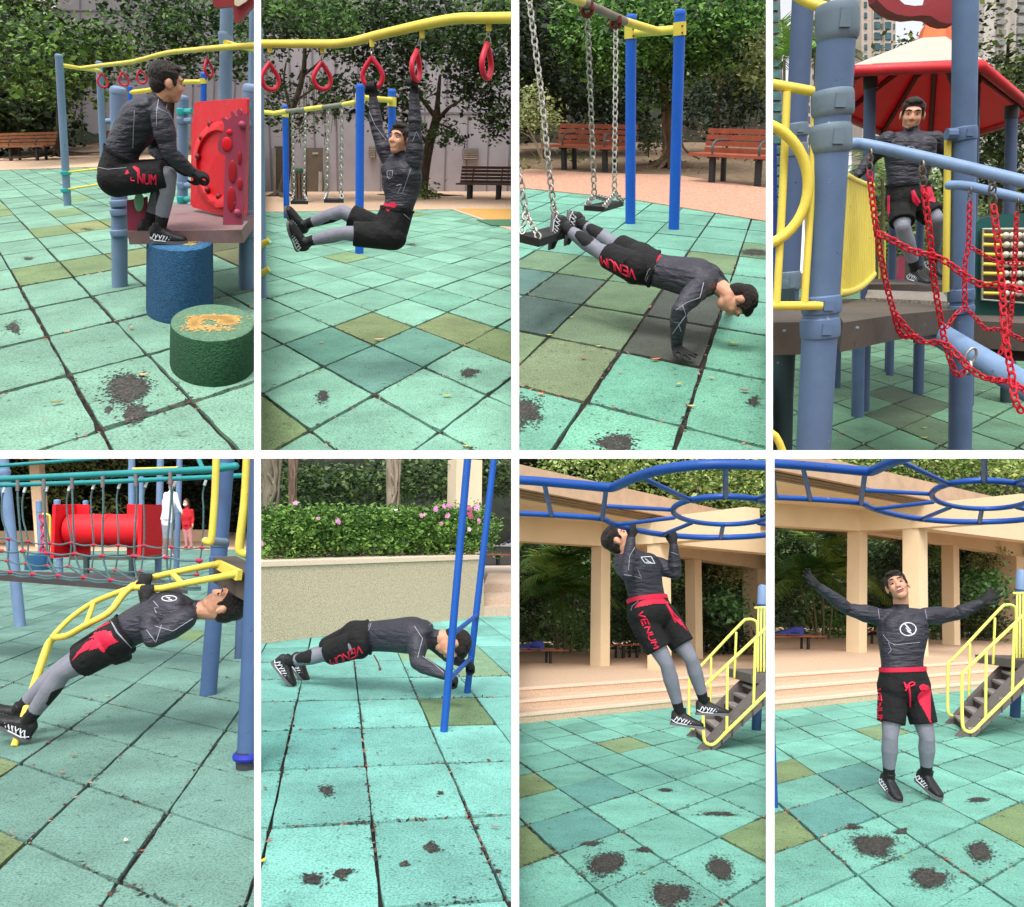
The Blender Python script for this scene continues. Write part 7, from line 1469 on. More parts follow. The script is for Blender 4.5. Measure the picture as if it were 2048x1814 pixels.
# tower at the right
t = thing(b, 'climbing_tower', 'blue grey tower posts with brown deck and yellow handrails at the right', 'play equipment', b.g(1665, 1890))
PG = paint('post_slate_blue', (70, 96, 136), .4, .2, 2)
def gp2(xt, yt, xb, yb, w_, mt=PG, par=None):
    p = b.g(xb, yb); q = b.at(xt, yt, p.y); m = MB(); m.tube([p, q], b.rad(w_, xb, yb, p.y), 26); return part(par or t, 'post', m, mt), p, b.rad(w_, xb, yb, p.y)
po, p1, r1 = gp2(1812, -60, 1662, 1895, 130)
for y in (75, 690, 820): 
    m = MB(); clamp(b, m, 1662+(1895-y)*150/1955, y, p1.y, r1, .06 if y > 100 else .05, bulge=1.12); part(po, 'clamp', m, PG if y > 100 else TRL)
po2, p2_, r2_ = gp2(2085, -60, 1972, 2478, 165)
m = MB(); m.lathe(p2_, U, [(r2_*1.02, 0), (r2_*1.04, .09)], 30); part(po2, 'foot', m, paint('foot_dark', (60, 60, 66), .7)); m = MB(); m.ring(b.at(1975, 2385, p2_.y), V((1, 0, 0)), V((0, 1, 0)), r2_*1.03, r2_*1.03, .022, 30, 10); part(po2, 'ring', m, paint('ring_royal_blue', (32, 46, 160), .3))
gp2(1935, 1000, 1912, 1605, 78, paint('post_dim', (74, 96, 130), .5))
tt_, pl_, rl_ = ppole('play_post', 'pale blue post of the net bridge standing at the left edge', 162, 1350, 18, -40, 82, cap=False, clamps=((120, LBP),))
m = MB(); m.prism([b.at(x, y, d) for x, y, d in ((1702, 800, 5.2), (1880, 788, 5.5), (2120, 905, 5.2), (2120, 960, 4.9), (1985, 940, 4.7), (1900, 900, 4.75))], V((0, 0, -.16))); part(t, 'deck', m, DK2, 20)
def yb(pts, w_, nm='handrail', n=18, par=None, sm=4):
    m = MB(); P = [b.at(*p) for p in pts]; W_ = w_ if isinstance(w_, (list, tuple)) else [w_]*len(P); R_ = [b.rad(k_, *p) for k_, p in zip(W_, pts)]; m.tube(smooth_path(P, sm), smooth_vals(R_, sm) if len(P) > 2 else R_, n, round_caps=True); return part(par or t, nm, m, YEL, 60)
yb([(1728, -60, 4.9), (1715, 300, 4.9), (1690, 640, 4.9), (1670, 680, 4.9), (1640, 668, 4.9)], 56); yb([(1978, -60, 4.5), (1955, 350, 4.5), (1912, 700, 4.5), (1925, 760, 4.5), (1965, 775, 4.5)], 70)
m = MB(); m.tube([b.at(1640, 668, 4.95), b.at(1800, 680, 5.1)], .026, 12); part(t, 'rail', m, paint('rail_greyblue', (124, 142, 164), .4))
# arch
t = thing(b, 'climbing_arch', 'yellow tube climbing arch with two loops over the man', 'play equipment', b.g(112, 2312))
yb([(1740, 852, 5.0), (1340, 932, 5.25), (1150, 985, 5.3), (1040, 1050, 5.3), (960, 1075, 5.3), (740, 1165, 5.4), (560, 1290, 5.4), (440, 1410, 5.35)], [52, 50, 50, 54, 46, 44, 42, 44], 'tube'); yb([(1895, 932, 4.7), (1500, 1005, 4.85), (1260, 1052, 4.95), (1130, 1040, 5.05), (1045, 1050, 5.15)], [56, 54, 54, 48, 44], 'tube')
yb([(1060, 1030, 5.1), (985, 1095, 5.05), (870, 1240, 4.95), (680, 1345, 4.95), (540, 1425, 5.05), (440, 1440, 5.15), (425, 1430, 5.2)], [58, 56, 52, 52, 52, 54, 50], 'tube'); yb([(1372, 925, 5.2), (1450, 1005, 4.87)], 44, 'rung'); yb([(745, 1175, 5.38), (690, 1330, 4.96)], 40, 'rung')
yb([(432, 1440, 5.2), (385, 1500, 5.2), (320, 1680, 5.15), (220, 1980, 5.08)], [50, 60, 62, 58], 'leg'); g1 = b.g(112, 2312); m = MB(); m.tube([b.at(225, 1965, 5.08), g1], [b.rad(58, 220, 1980, 5.1), b.rad(52, 112, 2312, g1.y)], 18); part(t, 'leg', m, YEL, 60)
m = MB(); m.prism([b.at(x, y, d) for x, y, d in ((1725, 822, 5.05), (1902, 905, 4.66), (1892, 985, 4.66), (1880, 985, 4.68), (1715, 890, 5.05))], V((.02, .02, 0))); part(t, 'mounting_plate', m, YEL, 20)
Ym = 4.95; s5 = (b.at(1600, 1130, Ym)-b.at(1925, 1200, Ym)).length/.258
gf = b.g(110, 2215)
J = J_(b, Ym, {'pelvis': (905, 1500, .02), 'waist': (1030, 1375, 0), 'chest': (1330, 1235, 0), 'neck': (1545, 1215, 0), 'hipR': (885, 1500, -.11*s5), 'hipL': (900, 1450, .13*s5), 'shR': (1475, 1295, -.17*s5), 'shL': (1450, 1200, .2*s5),
     'elR': (1215, 1455, -.24*s5), 'wrR': (1165, 1170, -.05), 'elL': (1240, 1330, .30*s5), 'wrL': (1145, 1075, .26), 'knR': (500, 1720, -.08*s5), 'anR': (205, 2130, -.02), 'knL': (480, 1700, .13*s5), 'anL': (130, 2040, .14*s5)})
J['front'] = V((-.3, 0, 1)); J['redband'] = 0; J['closed'] = 1
P5, bv = person(b, 'man leaning back face up under the yellow arch with heels on the tiles', s5, J, (b.at(1785, 1178, Ym-.03), V((-.34, -.22, .92)), V((.98, .05, .12))),
    {'R': {'n': V((-.2, .9, -.1)), 'd': V((-.05, .1, 1))}, 'L': {'n': V((-.3, .9, 0)), 'd': V((.1, 0, 1))}}, {'R': (V((-.75, -.15, .5)), V((.55, 0, .8))), 'L': (V((-.75, -.1, .5)), V((.55, 0, .8)))}, V((gf.x, gf.y, 0)), hem=.62, skirt=1.03, vox=.0072)
patchfill(b, P5, bv, 'print', [[(580, 1625), (620, 1560), (690, 1480), (745, 1455), (755, 1480), (700, 1540), (640, 1570)], [(700, 1450), (760, 1400), (840, 1385), (890, 1395), (905, 1440), (945, 1475), (870, 1505), (825, 1565), (790, 1525), (710, 1545), (735, 1500), (760, 1450)], [(712, 1395), (870, 1316), (880, 1325), (730, 1405)]], RED)
strokes(b, P5, bv, 'emblem', [[(1352+60*math.cos(a/12*6.283), 1130-22*math.sin(a/12*6.283)) for a in range(13)], [(1330, 1120), (1360, 1128), (1345, 1134), (1375, 1142)]], .0035*s5, WHITEP)
strokes(b, P5, bv, 'seam', [[(1225, 1150), (1270, 1200), (1230, 1205), (1250, 1245)], [(885, 1310), (930, 1400), (1050, 1525)], [(1170, 1380), (1245, 1480), (1290, 1340)], [(1240, 1350), (1380, 1390), (1540, 1290)], [(895, 1320), (940, 1400), (1040, 1515)]], .0022*s5, SEAM)
for a, nm in (((1005, Y2+1265, 50, (224, 226, 196), -.9), 'cream coloured leaf on the lower middle tile'), ((1135, Y2+1345, 30, (206, 120, 96), .5), 'small coral leaf in the joint right of the cream leaf'), ((860, Y2+112, 34, (190, 196, 110), .3), 'yellow green leaf on the tile below the man\'s shorts'), ((500, Y2+720, 40, (204, 130, 116), .2), 'pinkish leaf just above the long dark joint'), ((590, Y2+590, 40, (176, 120, 100), 0), 'faint brown leaf left of the steep joint'), ((350, Y2+375, 36, (150, 140, 120), .7), 'thin grey brown twig like leaf beside the man\'s shoe')):
    fallen_leaf(b, *a, nm)
# ================================================================== corner 6: push-up on a low bar
b = B6; U = b.U
ground_poly(b, 'paved_terrace', [(1780, 1262), (2500, 1240), (3200, 1050), (2700, 860), (1780, 868)], mat('terrace_stone', lin((206, 186, 170)), .85, n_scale=20, n_amt=.15), z=.01)
hillside(b, -800, 3200, 700, -300, 17, 6, (34, 40, 26), nm='hedge_bank')
WL = mat('pebble_dash', lin((208, 192, 164)), .9, n_scale=85, n_amt=.45, bump=.6, bscale=90, contrast=(.38, .6))
A = b.g(-500, 1560); A0 = b.g(40, 1492); B0 = b.g(1822, 1272)
t = thing(b, 'planter_wall', 'long beige pebble dash planter wall below the hedge', 'wall', A0)
uA = (B0-A0).normalized(); A = A0 - uA*3; wn = V((-uA.y, uA.x, 0)); hA = b.at(40, 875, A0.y).z; hB = b.at(1822, 815, B0.y).z; hA2 = hA + (hA-hB)*3/(B0-A0).length
m = MB(); m.hexa([A, B0, B0+wn*.9, A+wn*.9, A+U*hA2, B0+U*hB, B0+wn*.9+U*hB, A+wn*.9+U*hA2]); wl = part(t, 'wall_face', m, WL, 20)
m = MB(); o_ = -wn*.02; m.hexa([A+U*hA2+o_, B0+U*hB+o_+uA*.02, B0+wn*.93+U*hB+uA*.02, A+wn*.93+U*hA2, A+U*(hA2+.055)+o_, B0+U*(hB+.055)+o_+uA*.02, B0+wn*.93+U*(hB+.055)+uA*.02, A+wn*.93+U*(hA2+.055)]); part(t, 'coping', m, mat('coping_stone', lin((224, 202, 180)), .85, n_scale=60, n_amt=.2), 20)
# steps at the right end
t = thing(b, 'stone_steps', 'pale stone steps right of the planter wall', 'steps', b.g(1900, 1272)); 
for k_, (yb_, yt_) in enumerate(((1272, 1210), (1190, 1115), (1090, 1025))):
    p = b.g(1815, yb_, .12*k_); q = b.g(2600, yb_-10, .12*k_); m = MB(); m.hexa([p, q, q+V((0, 3, 0)), p+V((0, 3, 0)), p+Z1*.14, q+Z1*.14, q+V((0, 3, .14)), p+V((0, 3, .14))]) if k_ < 3 else None; part(t, 'step', m, mat('step_stone', lin((196, 172, 152)), .9, n_scale=50, n_amt=.25), 20)
Yh_ = A0.y + .55
hb_ = [(x, 612 + (x-900)*-.012, 150, 215, Yh_ - (x/1800)*0 + (x-40)/1782*(B0.y-A0.y), .45) for x in range(-200, 1800, 95)]
hb_ += [(x, 470 + (x-900)*-.02 + 20*math.sin(x*.02), 110, 70, Yh_+.1 + (x-40)/1782*(B0.y-A0.y), .35) for x in range(-180, 1760, 80)]
tree(b, 'hedge', 'clipped green azalea hedge growing along the planter wall', hb_, .062, [(34, 62, 26), (66, 106, 42), (104, 146, 62), (146, 182, 90)], dens=1.15, seed=61, base=b.at(900, 800, Yh_), trunk=[(900, 800, 14, Yh_+.3+.48*(B0.y-A0.y)), (900, 600, 8, Yh_+.3+.48*(B0.y-A0.y))], flat=.2, clump=(8, 2.2), cat='hedge', long=2.6, bark=(70, 60, 46))
for i, (x, y, rgb, sz) in enumerate(((310, 362, (226, 160, 200), 30), (497, 495, (222, 150, 190), 22), (648, 508, (214, 130, 196), 34), (1330, 470, (226, 156, 190), 26), (1440, 412, (224, 140, 206), 32), (1492, 396, (222, 132, 200), 28), (1538, 392, (216, 120, 190), 28), (1540, 470, (230, 150, 196), 34), (1484, 522, (228, 140, 186), 28), (1712, 410, (206, 60, 140), 32), (1708, 465, (200, 30, 120), 34), (1768, 402, (232, 150, 206), 32), (1780, 510, (228, 150, 196), 26), (1706, 575, (236, 206, 222), 26), (52, 690, (222, 120, 190), 26), (1118, 425, (236, 226, 226), 16))):
    Yy = Yh_ - .42 + (x-40)/1782*(B0.y-A0.y); c = b.at(x, y, Yy); r = b.rad(sz*2, x, y, Yy); m = MB(); RR = random.Random(i)
    for f_ in range(3):
        cc = c + V((RR.uniform(-.5, .5)*r, RR.uniform(-.2, .2)*r, RR.uniform(-.5, .5)*r)); d0 = V((RR.uniform(-.5, .5), -1, RR.uniform(-.1, .6))).normalized(); e1_ = d0.orthogonal().normalized(); e2_ = d0.cross(e1_)
        for pt_ in range(5):
            a_ = pt_*1.2566; di = e1_*math.cos(a_)+e2_*math.sin(a_); sd = d0.cross(di); m.add([cc, cc+di*r*.35+sd*r*.22-d0*.0, cc+di*r*.66+d0*r*.12, cc+di*r*.35-sd*r*.22], [(0, 1, 2, 3), (3, 2, 1, 0)] if False else [(0, 1, 2, 3)])
    fl = ['pink bloom above the hedge near the slim tree trunk', 'small pink bloom left of the middle of the hedge', 'violet pink bloom on the hedge face', 'pale pink bloom left of the big cluster', 'leftmost bloom of the pink cluster by the beige column', 'middle bloom along the top of the pink cluster', 'right bloom along the top of the pink cluster', 'bloom in the heart of the pink cluster', 'lowest bloom of the pink cluster', 'magenta bloom between the two blue poles, upper', 'deep magenta bloom between the two blue poles, lower', 'light pink bloom between the poles at the hedge top', 'pink bloom beside the far blue pole', 'near white bloom low between the poles', 'pink bloom at the left edge of the hedge', 'tiny white bloom on top of the hedge'][i]
    solo(b, 'azalea_bloom', fl, 'flower', m, [mat('petal_%d_%d_%d' % rgb, lin(rgb), .6, trans=.3)], base=c, smooth=0, group='azalea blooms on the hedge')
YT = B0.y + 1.3
for (x, w_, xt, lb, nm, rg) in ((125, 150, 120, 'thick grey tree trunk with hanging roots at the left edge', 'fig_tree', (128, 118, 100)), (292, 74, 292, 'slim brown tree trunk beside the thick grey one', 'slim_tree', (126, 104, 88)), (1098, 112, 1090, 'pale knotted tree trunk behind the middle of the hedge', 'pale_tree', (158, 142, 124))):
    tree(b, nm, lb, [(xt, -80, 200, 90, 9.6, 1)] if False else [(xt+60, 60, 90, 40, YT+1, .5)], .09, [(20, 34, 18), (44, 66, 32), (78, 104, 52)], trunk=[(x-10, 800, w_*1.15, YT), (x, 400, w_, YT), (xt, 180, w_*.92, YT), (xt+6, 20, w_*1.05, YT)], limbs=[[(x, 300, w_*.3, YT-.15), (x+w_*.25, 150, w_*.26, YT-.18), (x+w_*.1, 20, w_*.3, YT-.18)], [(x-w_*.3, 420, w_*.2, YT-.18), (x+w_*.2, 260, w_*.2, YT-.2), (x-w_*.2, 130, w_*.18, YT-.18)], [(x+w_*.3, 430, w_*.16, YT-.15), (x+w_*.38, 200, w_*.16, YT-.15), (x+w_*.5, 20, w_*.18, YT-.15)]], dens=.8, seed=int(x), bark=rg)
tree(b, 'undergrowth', 'dim green undergrowth behind the hedge and trunks', [(x, 190 + 60*math.sin(x), 200, 180, YT + 1.6 + .5*math.sin(x*3), 1) for x in range(-100, 2300, 170)], .10, [(24, 38, 22), (48, 70, 38), (80, 104, 58), (116, 140, 84)], dens=1.1, seed=66, base=b.g(900, 640), cat='bush', trunk=[(900, 640, 10, YT+1.6), (900, 200, 6, YT+1.6)])
t = thing(b, 'beige_column', 'beige concrete column behind the two blue poles', 'column', b.g(1660, 840)); Yc = B0.y + 1.5; p = b.at(1655, 1000, Yc); p.z = 0; q = b.at(1668, 25, Yc); wv = b.rad(215, 1660, 300, Yc); dd = (q-p)
m = MB(); ex = V((.92, .39, 0))*wv; ey = V((-.39, .92, 0))*wv; m.hexa([p-ex-ey, p+ex-ey, p+ex+ey, p-ex+ey] + [x_+dd for x_ in (p-ex-ey, p+ex-ey, p+ex+ey, p-ex+ey)]); part(t, 'shaft', m, paint('column_beige', (222, 200, 172), .75, .1, 2), 20)
t = bench(b, 'far brown bench with bags on it at the right edge', (1850, 862), (2400, 868), .62, BENCHR, 'park benches around the playground', arms=False, backw=False, legs=(.17, .8))
for i, (x, y, rg, lb) in enumerate(((1900, 650, (190, 190, 200), 'pale grey bag on the far bench'), (1975, 668, (150, 150, 170), 'small grey lilac bundle on the far bench'), (2015, 655, (70, 66, 120), 'dark violet bag on the far bench at the edge'))):
    Yy = b.g(1900, 862).y+.15; c = b.at(x, y, Yy); r = b.rad(66, x, y, Yy); m = MB(); m.ell(c, V((r*.9, 0, 0)), V((0, r*.7, 0)), Z1*r*1.1, 12, 8); m.ell(c+V((r*.3, 0, r*.5)), V((r*.4, 0, 0)), V((0, r*.4, 0)), Z1*r*.9, 10, 6); m.ring(c+Z1*r*1.2, V((1, 0, 0)), Z1, r*.4, r*.4, r*.08, 12, 6); solo(b, 'bag', lb, 'bag', m, [mat('bag_%d' % rg[0], lin(rg), .7, n_scale=14, n_amt=.3, bump=.5)], smooth=60, group='bags on the far bench')
# ladder frame
t = thing(b, 'climbing_ladder', 'two slender blue poles joined by blue rungs', 'play equipment', b.g(1500, 2190)); BLD = paint('ladder_blue', (22, 84, 172), .35, .15, 4)
p = b.g(1500, 2190); q = b.at(1692, -10, p.y); m = MB(); m.tube([p, q], b.rad(62, 1500, 2190, p.y), 20); part(t, 'pole', m, BLD); pA = p
p = b.g(1686, 1884); q = b.at(1902, -10, p.y); m = MB(); m.tube([p, q], b.rad(54, 1686, 1884, p.y), 20); part(t, 'pole', m, BLD); pB = p
for (x0, y0, x1, y1) in ((1578, 1408, 1762, 1262), (1545, 1775, 1715, 1602)):
    m = MB(); m.tube([b.at(x0, y0, pA.y), b.at(x1, y1, pB.y)], b.rad(40, x0, y0, pA.y), 16); part(t, 'rung', m, BLD)
Ym = 6.3; s6 = (b.at(1400, 1500, Ym)-b.at(1690, 1480, Ym)).length/.262
J = J_(b, Ym, {'pelvis': (800, 1455, .25), 'waist': (935, 1430, .2), 'chest': (1240, 1420, .05), 'neck': (1420, 1440, 0), 'hipR': (790, 1500, .14), 'hipL': (770, 1440, .36), 'shR': (1290, 1450, -.12), 'shL': (1330, 1380, .25),
     'elR': (1285, 1640, -.22), 'wrR': (1500, 1740, -.30), 'elL': (1500, 1560, .35), 'wrL': (1640, 1640, .12), 'knR': (540, 1575, .28), 'anR': (235, 1640, .38), 'knL': (520, 1560, .5), 'anL': (345, 1620, .66)})
J['front'] = V((0, 0, -1)); J['redband'] = 0
P6, bv = person(b, 'man in push-up position gripping the low blue rung', s6, J, (b.at(1565, 1490, Ym), V((-.30, -.12, -1)), V((1, .15, -.35))),
    {'R': {'n': V((0, .4, -1)), 'd': V((1, .1, -.35))}, 'L': {'n': V((0, .3, -1)), 'd': V((1, .2, -.3))}}, {'R': (V((.70, -.1, -.72)), V((.72, 0, .7))), 'L': (V((.70, -.1, -.72)), V((.72, 0, .7)))}, b.g(240, 1790), hem=.80, skirt=1.0, vox=.0085)
strokes(b, P6, bv, 'lettering', lettering('VENUM', (832, 1545), (-42, 22), (-16, -52), 1.2) if False else lettering('VENUM', (850, 1565), (-42, 20), (-12, -62), 1.22), .0055*s6, RED)
strokes(b, P6, bv, 'seam', [[(905, 1330), (880, 1400), (895, 1500)], [(920, 1328), (892, 1400), (905, 1508)], [(1265, 1350), (1330, 1450), (1290, 1600)], [(1330, 1590), (1420, 1650), (1500, 1720)], [(1380, 1315), (1402, 1330), (1384, 1342)]], .0024*s6, SEAM)
m = MB(); m.tube([b.at(940, 1580, Ym), b.at(975, 1640, Ym), b.at(990, 1690, Ym)], .006, 6); m.ell(b.at(990, 1690, Ym), V((.012, 0, 0)), V((0, .012, 0)), Z1*.015, 8, 6); part(P6, 'drawstring', m, mat('cord_brown', lin((110, 60, 60)), .7), 60)
for a, nm in (((50, Y2+1430, 60, (226, 206, 60), 1.3), 'bright yellow leaf at the lower left edge'), ((75, Y2+845, 36, (150, 110, 96), -.7), 'small brown leaf near the left edge'), ((970, Y2+568, 30, (160, 116, 104), -.8), 'tiny brown leaf on the middle turquoise tile'), ((1910, Y2+1155, 50, (190, 150, 140), -.2), 'thin pale brown leaf at the lower right'), ((615, Y2+525, 34, (150, 160, 170), 0), 'faint greyish leaf on the dull teal tile')):
    fallen_leaf(b, *a, nm)
# ================================================================== corners 7 and 8: overhead blue ladder in front of the pergola
BB = paint('overhead_blue', (28, 76, 156), .32, .15, 3); CRM = paint('pergola_cream', (224, 200, 164), .8, .08, 1.5); FAS = paint('fascia_pink_beige', (196, 164, 136), .85, .2, 3); STR = paint('stair_grey', (98, 90, 88), .6, .2, 5)
TRD = paint('tread_grey', (150, 140, 138), .6, .2, 5); RSR = paint('riser_dark', (52, 46, 48), .7)
STP = mat('step_pebble', lin((214, 184, 156)), .9, n_scale=45, n_amt=.28, bump=.4, bscale=60, contrast=(.38, .62)); STT = mat('step_nosing', lin((226, 200, 178)), .9, n_scale=30, n_amt=.12)
YP = paint('pale_yellow', (226, 220, 110), .4, .15, 4)
def pergola_corner(b, T, who, bag, seed):
    U = b.U
    G = lambda x, y, z=0.0: b.g(*T(x, y), z)
    A_ = lambda x, y, Y: b.at(*T(x, y), Y)
    R_ = lambda d, x, y, Y: b.rad(d, *T(x, y), Y)
    # steps
    S0 = G(55, 2026); S1 = G(2040, 1815); u = (S1-S0).normalized(); wn = V((-u.y, u.x, 0)); wn = wn if wn.y > 0 else -wn; S0 = S0 - u*4; Lq = 30
    t = thing(b, 'pergola_steps', 'wide pale pebble steps leading up to the pergola behind ' + who, 'steps', G(900, 1930))
    hs = .115; td = .42
    for k in range(3):
        m = MB(); a = S0 + wn*td*k + Z1*hs*k; m.hexa([a, a+u*Lq, a+u*Lq+wn*14, a+wn*14, a+Z1*hs, a+u*Lq+Z1*hs, a+u*Lq+wn*14+Z1*hs, a+wn*14+Z1*hs]); s_ = part(t, 'step', m, STP, 20)
        m = MB(); a2 = a + Z1*(hs-.03) - wn*.012; m.hexa([a2, a2+u*Lq, a2+u*Lq+wn*.10, a2+wn*.10, a2+Z1*.034, a2+u*Lq+Z1*.034, a2+u*Lq+wn*.10+Z1*.034, a2+wn*.10+Z1*.034]); part(s_, 'nosing', m, STT, 20)
    zp = hs*3
    # pergola
    t = thing(b, 'pergola', 'cream concrete pergola on square columns behind ' + who, 'pergola', G(730, 1560, zp))
    cols = [(730, 1560, 590, 152), (1212, 1590, 515, 186), (1490, 1500, 695, 130), (2000, 1455, 640, 200)]
    zt = A_(730, 590, G(730, 1560, zp).y).z
    tops = []
    for x, yb_, yt_, w_ in cols:
        p = G(x, yb_, zp); hw = R_(w_, x, 1000, p.y)*.72; p = p + V((0, hw, 0)); ex = (u*.97).normalized()*hw; ey = V((-ex.y, ex.x, 0)); d = U*(zt-zp); m = MB()
        base = [p-ex-ey, p+ex-ey, p+ex+ey, p-ex+ey]; m.hexa(base + [q+d for q in base]); part(t, 'column', m, CRM, 20); tops.append(p+d)
    m = MB(); p = G(2150, 1600, zp); 
    def beam(a, c, w_=.20, h_=.52, z0=0.0, nm='beam'):
        d = (c-a); d.z = 0; d.normalize(); n = V((-d.y, d.x, 0))*w_; m = MB(); a = a + Z1*z0; c = V((c.x, c.y, a.z)); m.hexa([a-n, c-n, c+n, a+n, a-n+U*h_, c-n+U*h_, c+n+U*h_, a+n+U*h_]); return part(t, nm, m, CRM, 20)
    L_ = G(-700, 505, zt); beam(L_, tops[0]); beam(tops[0], tops[1]); beam(tops[0], tops[2], z0=.004); beam(tops[1], V((tops[1].x+7*u.x+2, tops[1].y+5.5, zt)), z0=.002); beam(tops[2], tops[3] + (tops[3]-tops[2])*2, z0=.001); beam(tops[1], tops[1] - wn*2.4 - u*.3, z0=.003)
    zc = zt + .5
    F0 = G(-900, 20, zc+.35); F0 = G(55, -40, zc+.5); F1 = G(2040, 400, zc+.5); uf = (F1-F0).normalized(); F0 = F0 - uf*6; F1 = F1 + uf*12; nf = V((-uf.y, uf.x, 0)); nf = nf if nf.y > 0 else -nf
    m = MB(); m.hexa([F0+Z1*-.52, F1+Z1*-.52, F1+nf*5.2+Z1*-.52, F0+nf*5.2+Z1*-.52, F0+Z1*-.40, F1+Z1*-.40, F1+nf*5.2+Z1*-.40, F0+nf*5.2+Z1*-.40]); part(t, 'soffit', m, CRM, 20)
    m = MB(); m.hexa([F0-nf*.30-Z1*.40, F1-nf*.30-Z1*.40, F1+nf*5.2-Z1*.40, F0+nf*5.2-Z1*.40, F0-nf*.30, F1-nf*.30, F1+nf*5.2, F0+nf*5.2]); ro = part(t, 'roof', m, FAS, 20)
    for k in range(3):
        m = MB(); m.box((F0+F1)/2 - nf*(.06*k+.02) - Z1*(.50-.035*k), uf*((F1-F0).length/2), nf*.03, Z1*.015); part(ro, 'moulding', m, paint('moulding_brown', (150, 124, 96), .8), 20)
    # planting behind
    z_ = lambda x, y: T(x, y)
    Yk = G(1490, 1500, zp).y + 2.6
    hillside(b, -900, 3200, 1480, -400, Yk+18, 8, (38, 42, 26), nm='hedge_bank')
    gm = leaves(b, [(*T(x, 1530), 260, 34, Yk-.4, .5) for x in (0, 450, 1000, 1400, 1900)], .07, [(40, 62, 30), (76, 104, 50), (112, 136, 74)], 1.6, .2, seed=seed)
    if gm: o = fast_mesh(b, 'ground_cover', gm[0], gm[1], gm[2], LEAF); setp(o, 'low green ground cover at the back of the pergola behind ' + who, kind='stuff')
    palm(b, 'feathery areca palm left of the first column behind ' + who, T(400, 1500), T(330, 900), 26, 44, 2.5, Yk-.6, [(66, 110, 42), (96, 140, 58), (130, 168, 80), (156, 186, 94)], seed, spread=1.0, lw=.045, up=.85, arch=.75, dens=30,
         trunks=[(T(400, 1540), T(330, 930), 22), (T(440, 1540), T(430, 880), 22), (T(480, 1540), T(520, 960), 18), (T(410, 1540), T(250, 1010), 14), (T(455, 1540), T(390, 700), 18)], group='areca palms behind the pergola')
    for (x, y, rx, ry, lb, pal) in ((1750, 1050, 170, 150, 'broad leaved green shrub at the right behind ' + who, [(65, 109, 65), (109, 166, 104), (156, 213, 145)]), (1370, 800, 80, 120, 'light green branch left of the third column behind ' + who, [(78, 117, 65), (143, 184, 114), (195, 228, 156)]), (980, 1100, 130, 420, 'dark thicket between the first two columns behind ' + who, [(31, 46, 28), (59, 80, 49), (96, 119, 75)]), (1380, 1250, 120, 250, 'green thicket past the second column behind ' + who, [(46, 70, 39), (85, 119, 62), (130, 166, 93)]), (1760, 800, 120, 130, 'yellowish bush high at the right behind ' + who, [(91, 98, 57), (156, 161, 104), (208, 208, 150)]), (1750, 1350, 220, 150, 'dark undergrowth at the right rear behind ' + who, [(31, 44, 26), (59, 78, 44), (96, 117, 70)]), (150, 800, 200, 400, 'dark thicket at the left rear behind ' + who, [(26, 39, 23), (49, 70, 36), (80, 104, 57)]), (560, 1380, 120, 130, 'grassy green clump left of the first column behind ' + who, [(57, 85, 41), (104, 140, 70), (150, 184, 98)])):
        big = 'broad' in lb
        tree(b, 'thicket' if not big else 'broadleaf_shrub', lb, [(*T(x, y), rx, ry, Yk + (0 if big else .5), .5)], .16 if big else .085, pal, trunk=[(*T(x+10, 1540), 10, Yk+.3), (*T(x, y), 6, Yk+.3)], dens=1.1 if big else .9, seed=seed+int(x), cat='shrub', long=1.4 if big else 2.2)
    tree(b, 'undergrowth', 'continuous dim green undergrowth behind the pergola and ' + who, [(*T(x, y), 190, 230, Yk+3.2, 1) for x in range(-100, 2300, 190) for y in (850, 1250)], .16, [(34, 50, 30), (62, 86, 48), (96, 122, 70), (134, 158, 96)], dens=.8, seed=seed+3, base=G(1000, 1500), trunk=[(*T(1000, 1520), 8, Yk+3.2), (*T(1000, 900), 5, Yk+3.2)], cat='bush')
    for (x0, y0, x1, w_) in ((1040, 1500, 1060, 26), (1085, 1500, 1078, 18)):
        tree(b, 'slim_tree', ('thicker' if w_ > 20 else 'thinner') + ' grey stem between the first two columns behind ' + who, [(*T(x1, 620), 60, 60, Yk+.6, .3)], .08, [(40, 54, 30), (74, 90, 50)], trunk=[(*T(x0, y0), w_, Yk+.4), (*T(x1, 1000), w_*.8, Yk+.4), (*T(x1, 620), w_*.6, Yk+.4)], dens=.6, seed=seed+x0, bark=(120, 112, 98))
    tree(b, 'roof_trees', 'bright green tree tops above the pergola roof behind ' + who, [(*T(x, y), 260, 130, Yk+9, 4) for x, y in ((500, -30), (900, 0), (1350, 60), (1700, 130), (2050, 190), (1100, -120), (1600, -60), (2100, 0))], .21, [(48, 72, 30), (96, 126, 54), (146, 170, 84), (190, 206, 132)], dens=1.25, seed=seed+9, trunk=[(*T(1500, 1500), 40, Yk+9), (*T(1500, 100), 24, Yk+9)])
    # low benches under the pergola
    for (x0, x1, y, lb) in ((-200, 470, 1545, 'dark low bench at the left under the palm behind ' + who), (880, 1080, 1500, 'far dark low bench between two columns behind ' + who), (1590, 1860, 1450, 'dark low bench at the right rear behind ' + who)):
        p = G(x0, y, zp); q = G(x1, y-8, zp); hb2 = (A_(x0, y-130, p.y)-p).length*.9
        bench(b, lb, tuple(p), tuple(q), hb2*1.8, BENCHR, 'low benches under the pergola', arms=False, backw=False, legs=(.25, .8), Y=1)
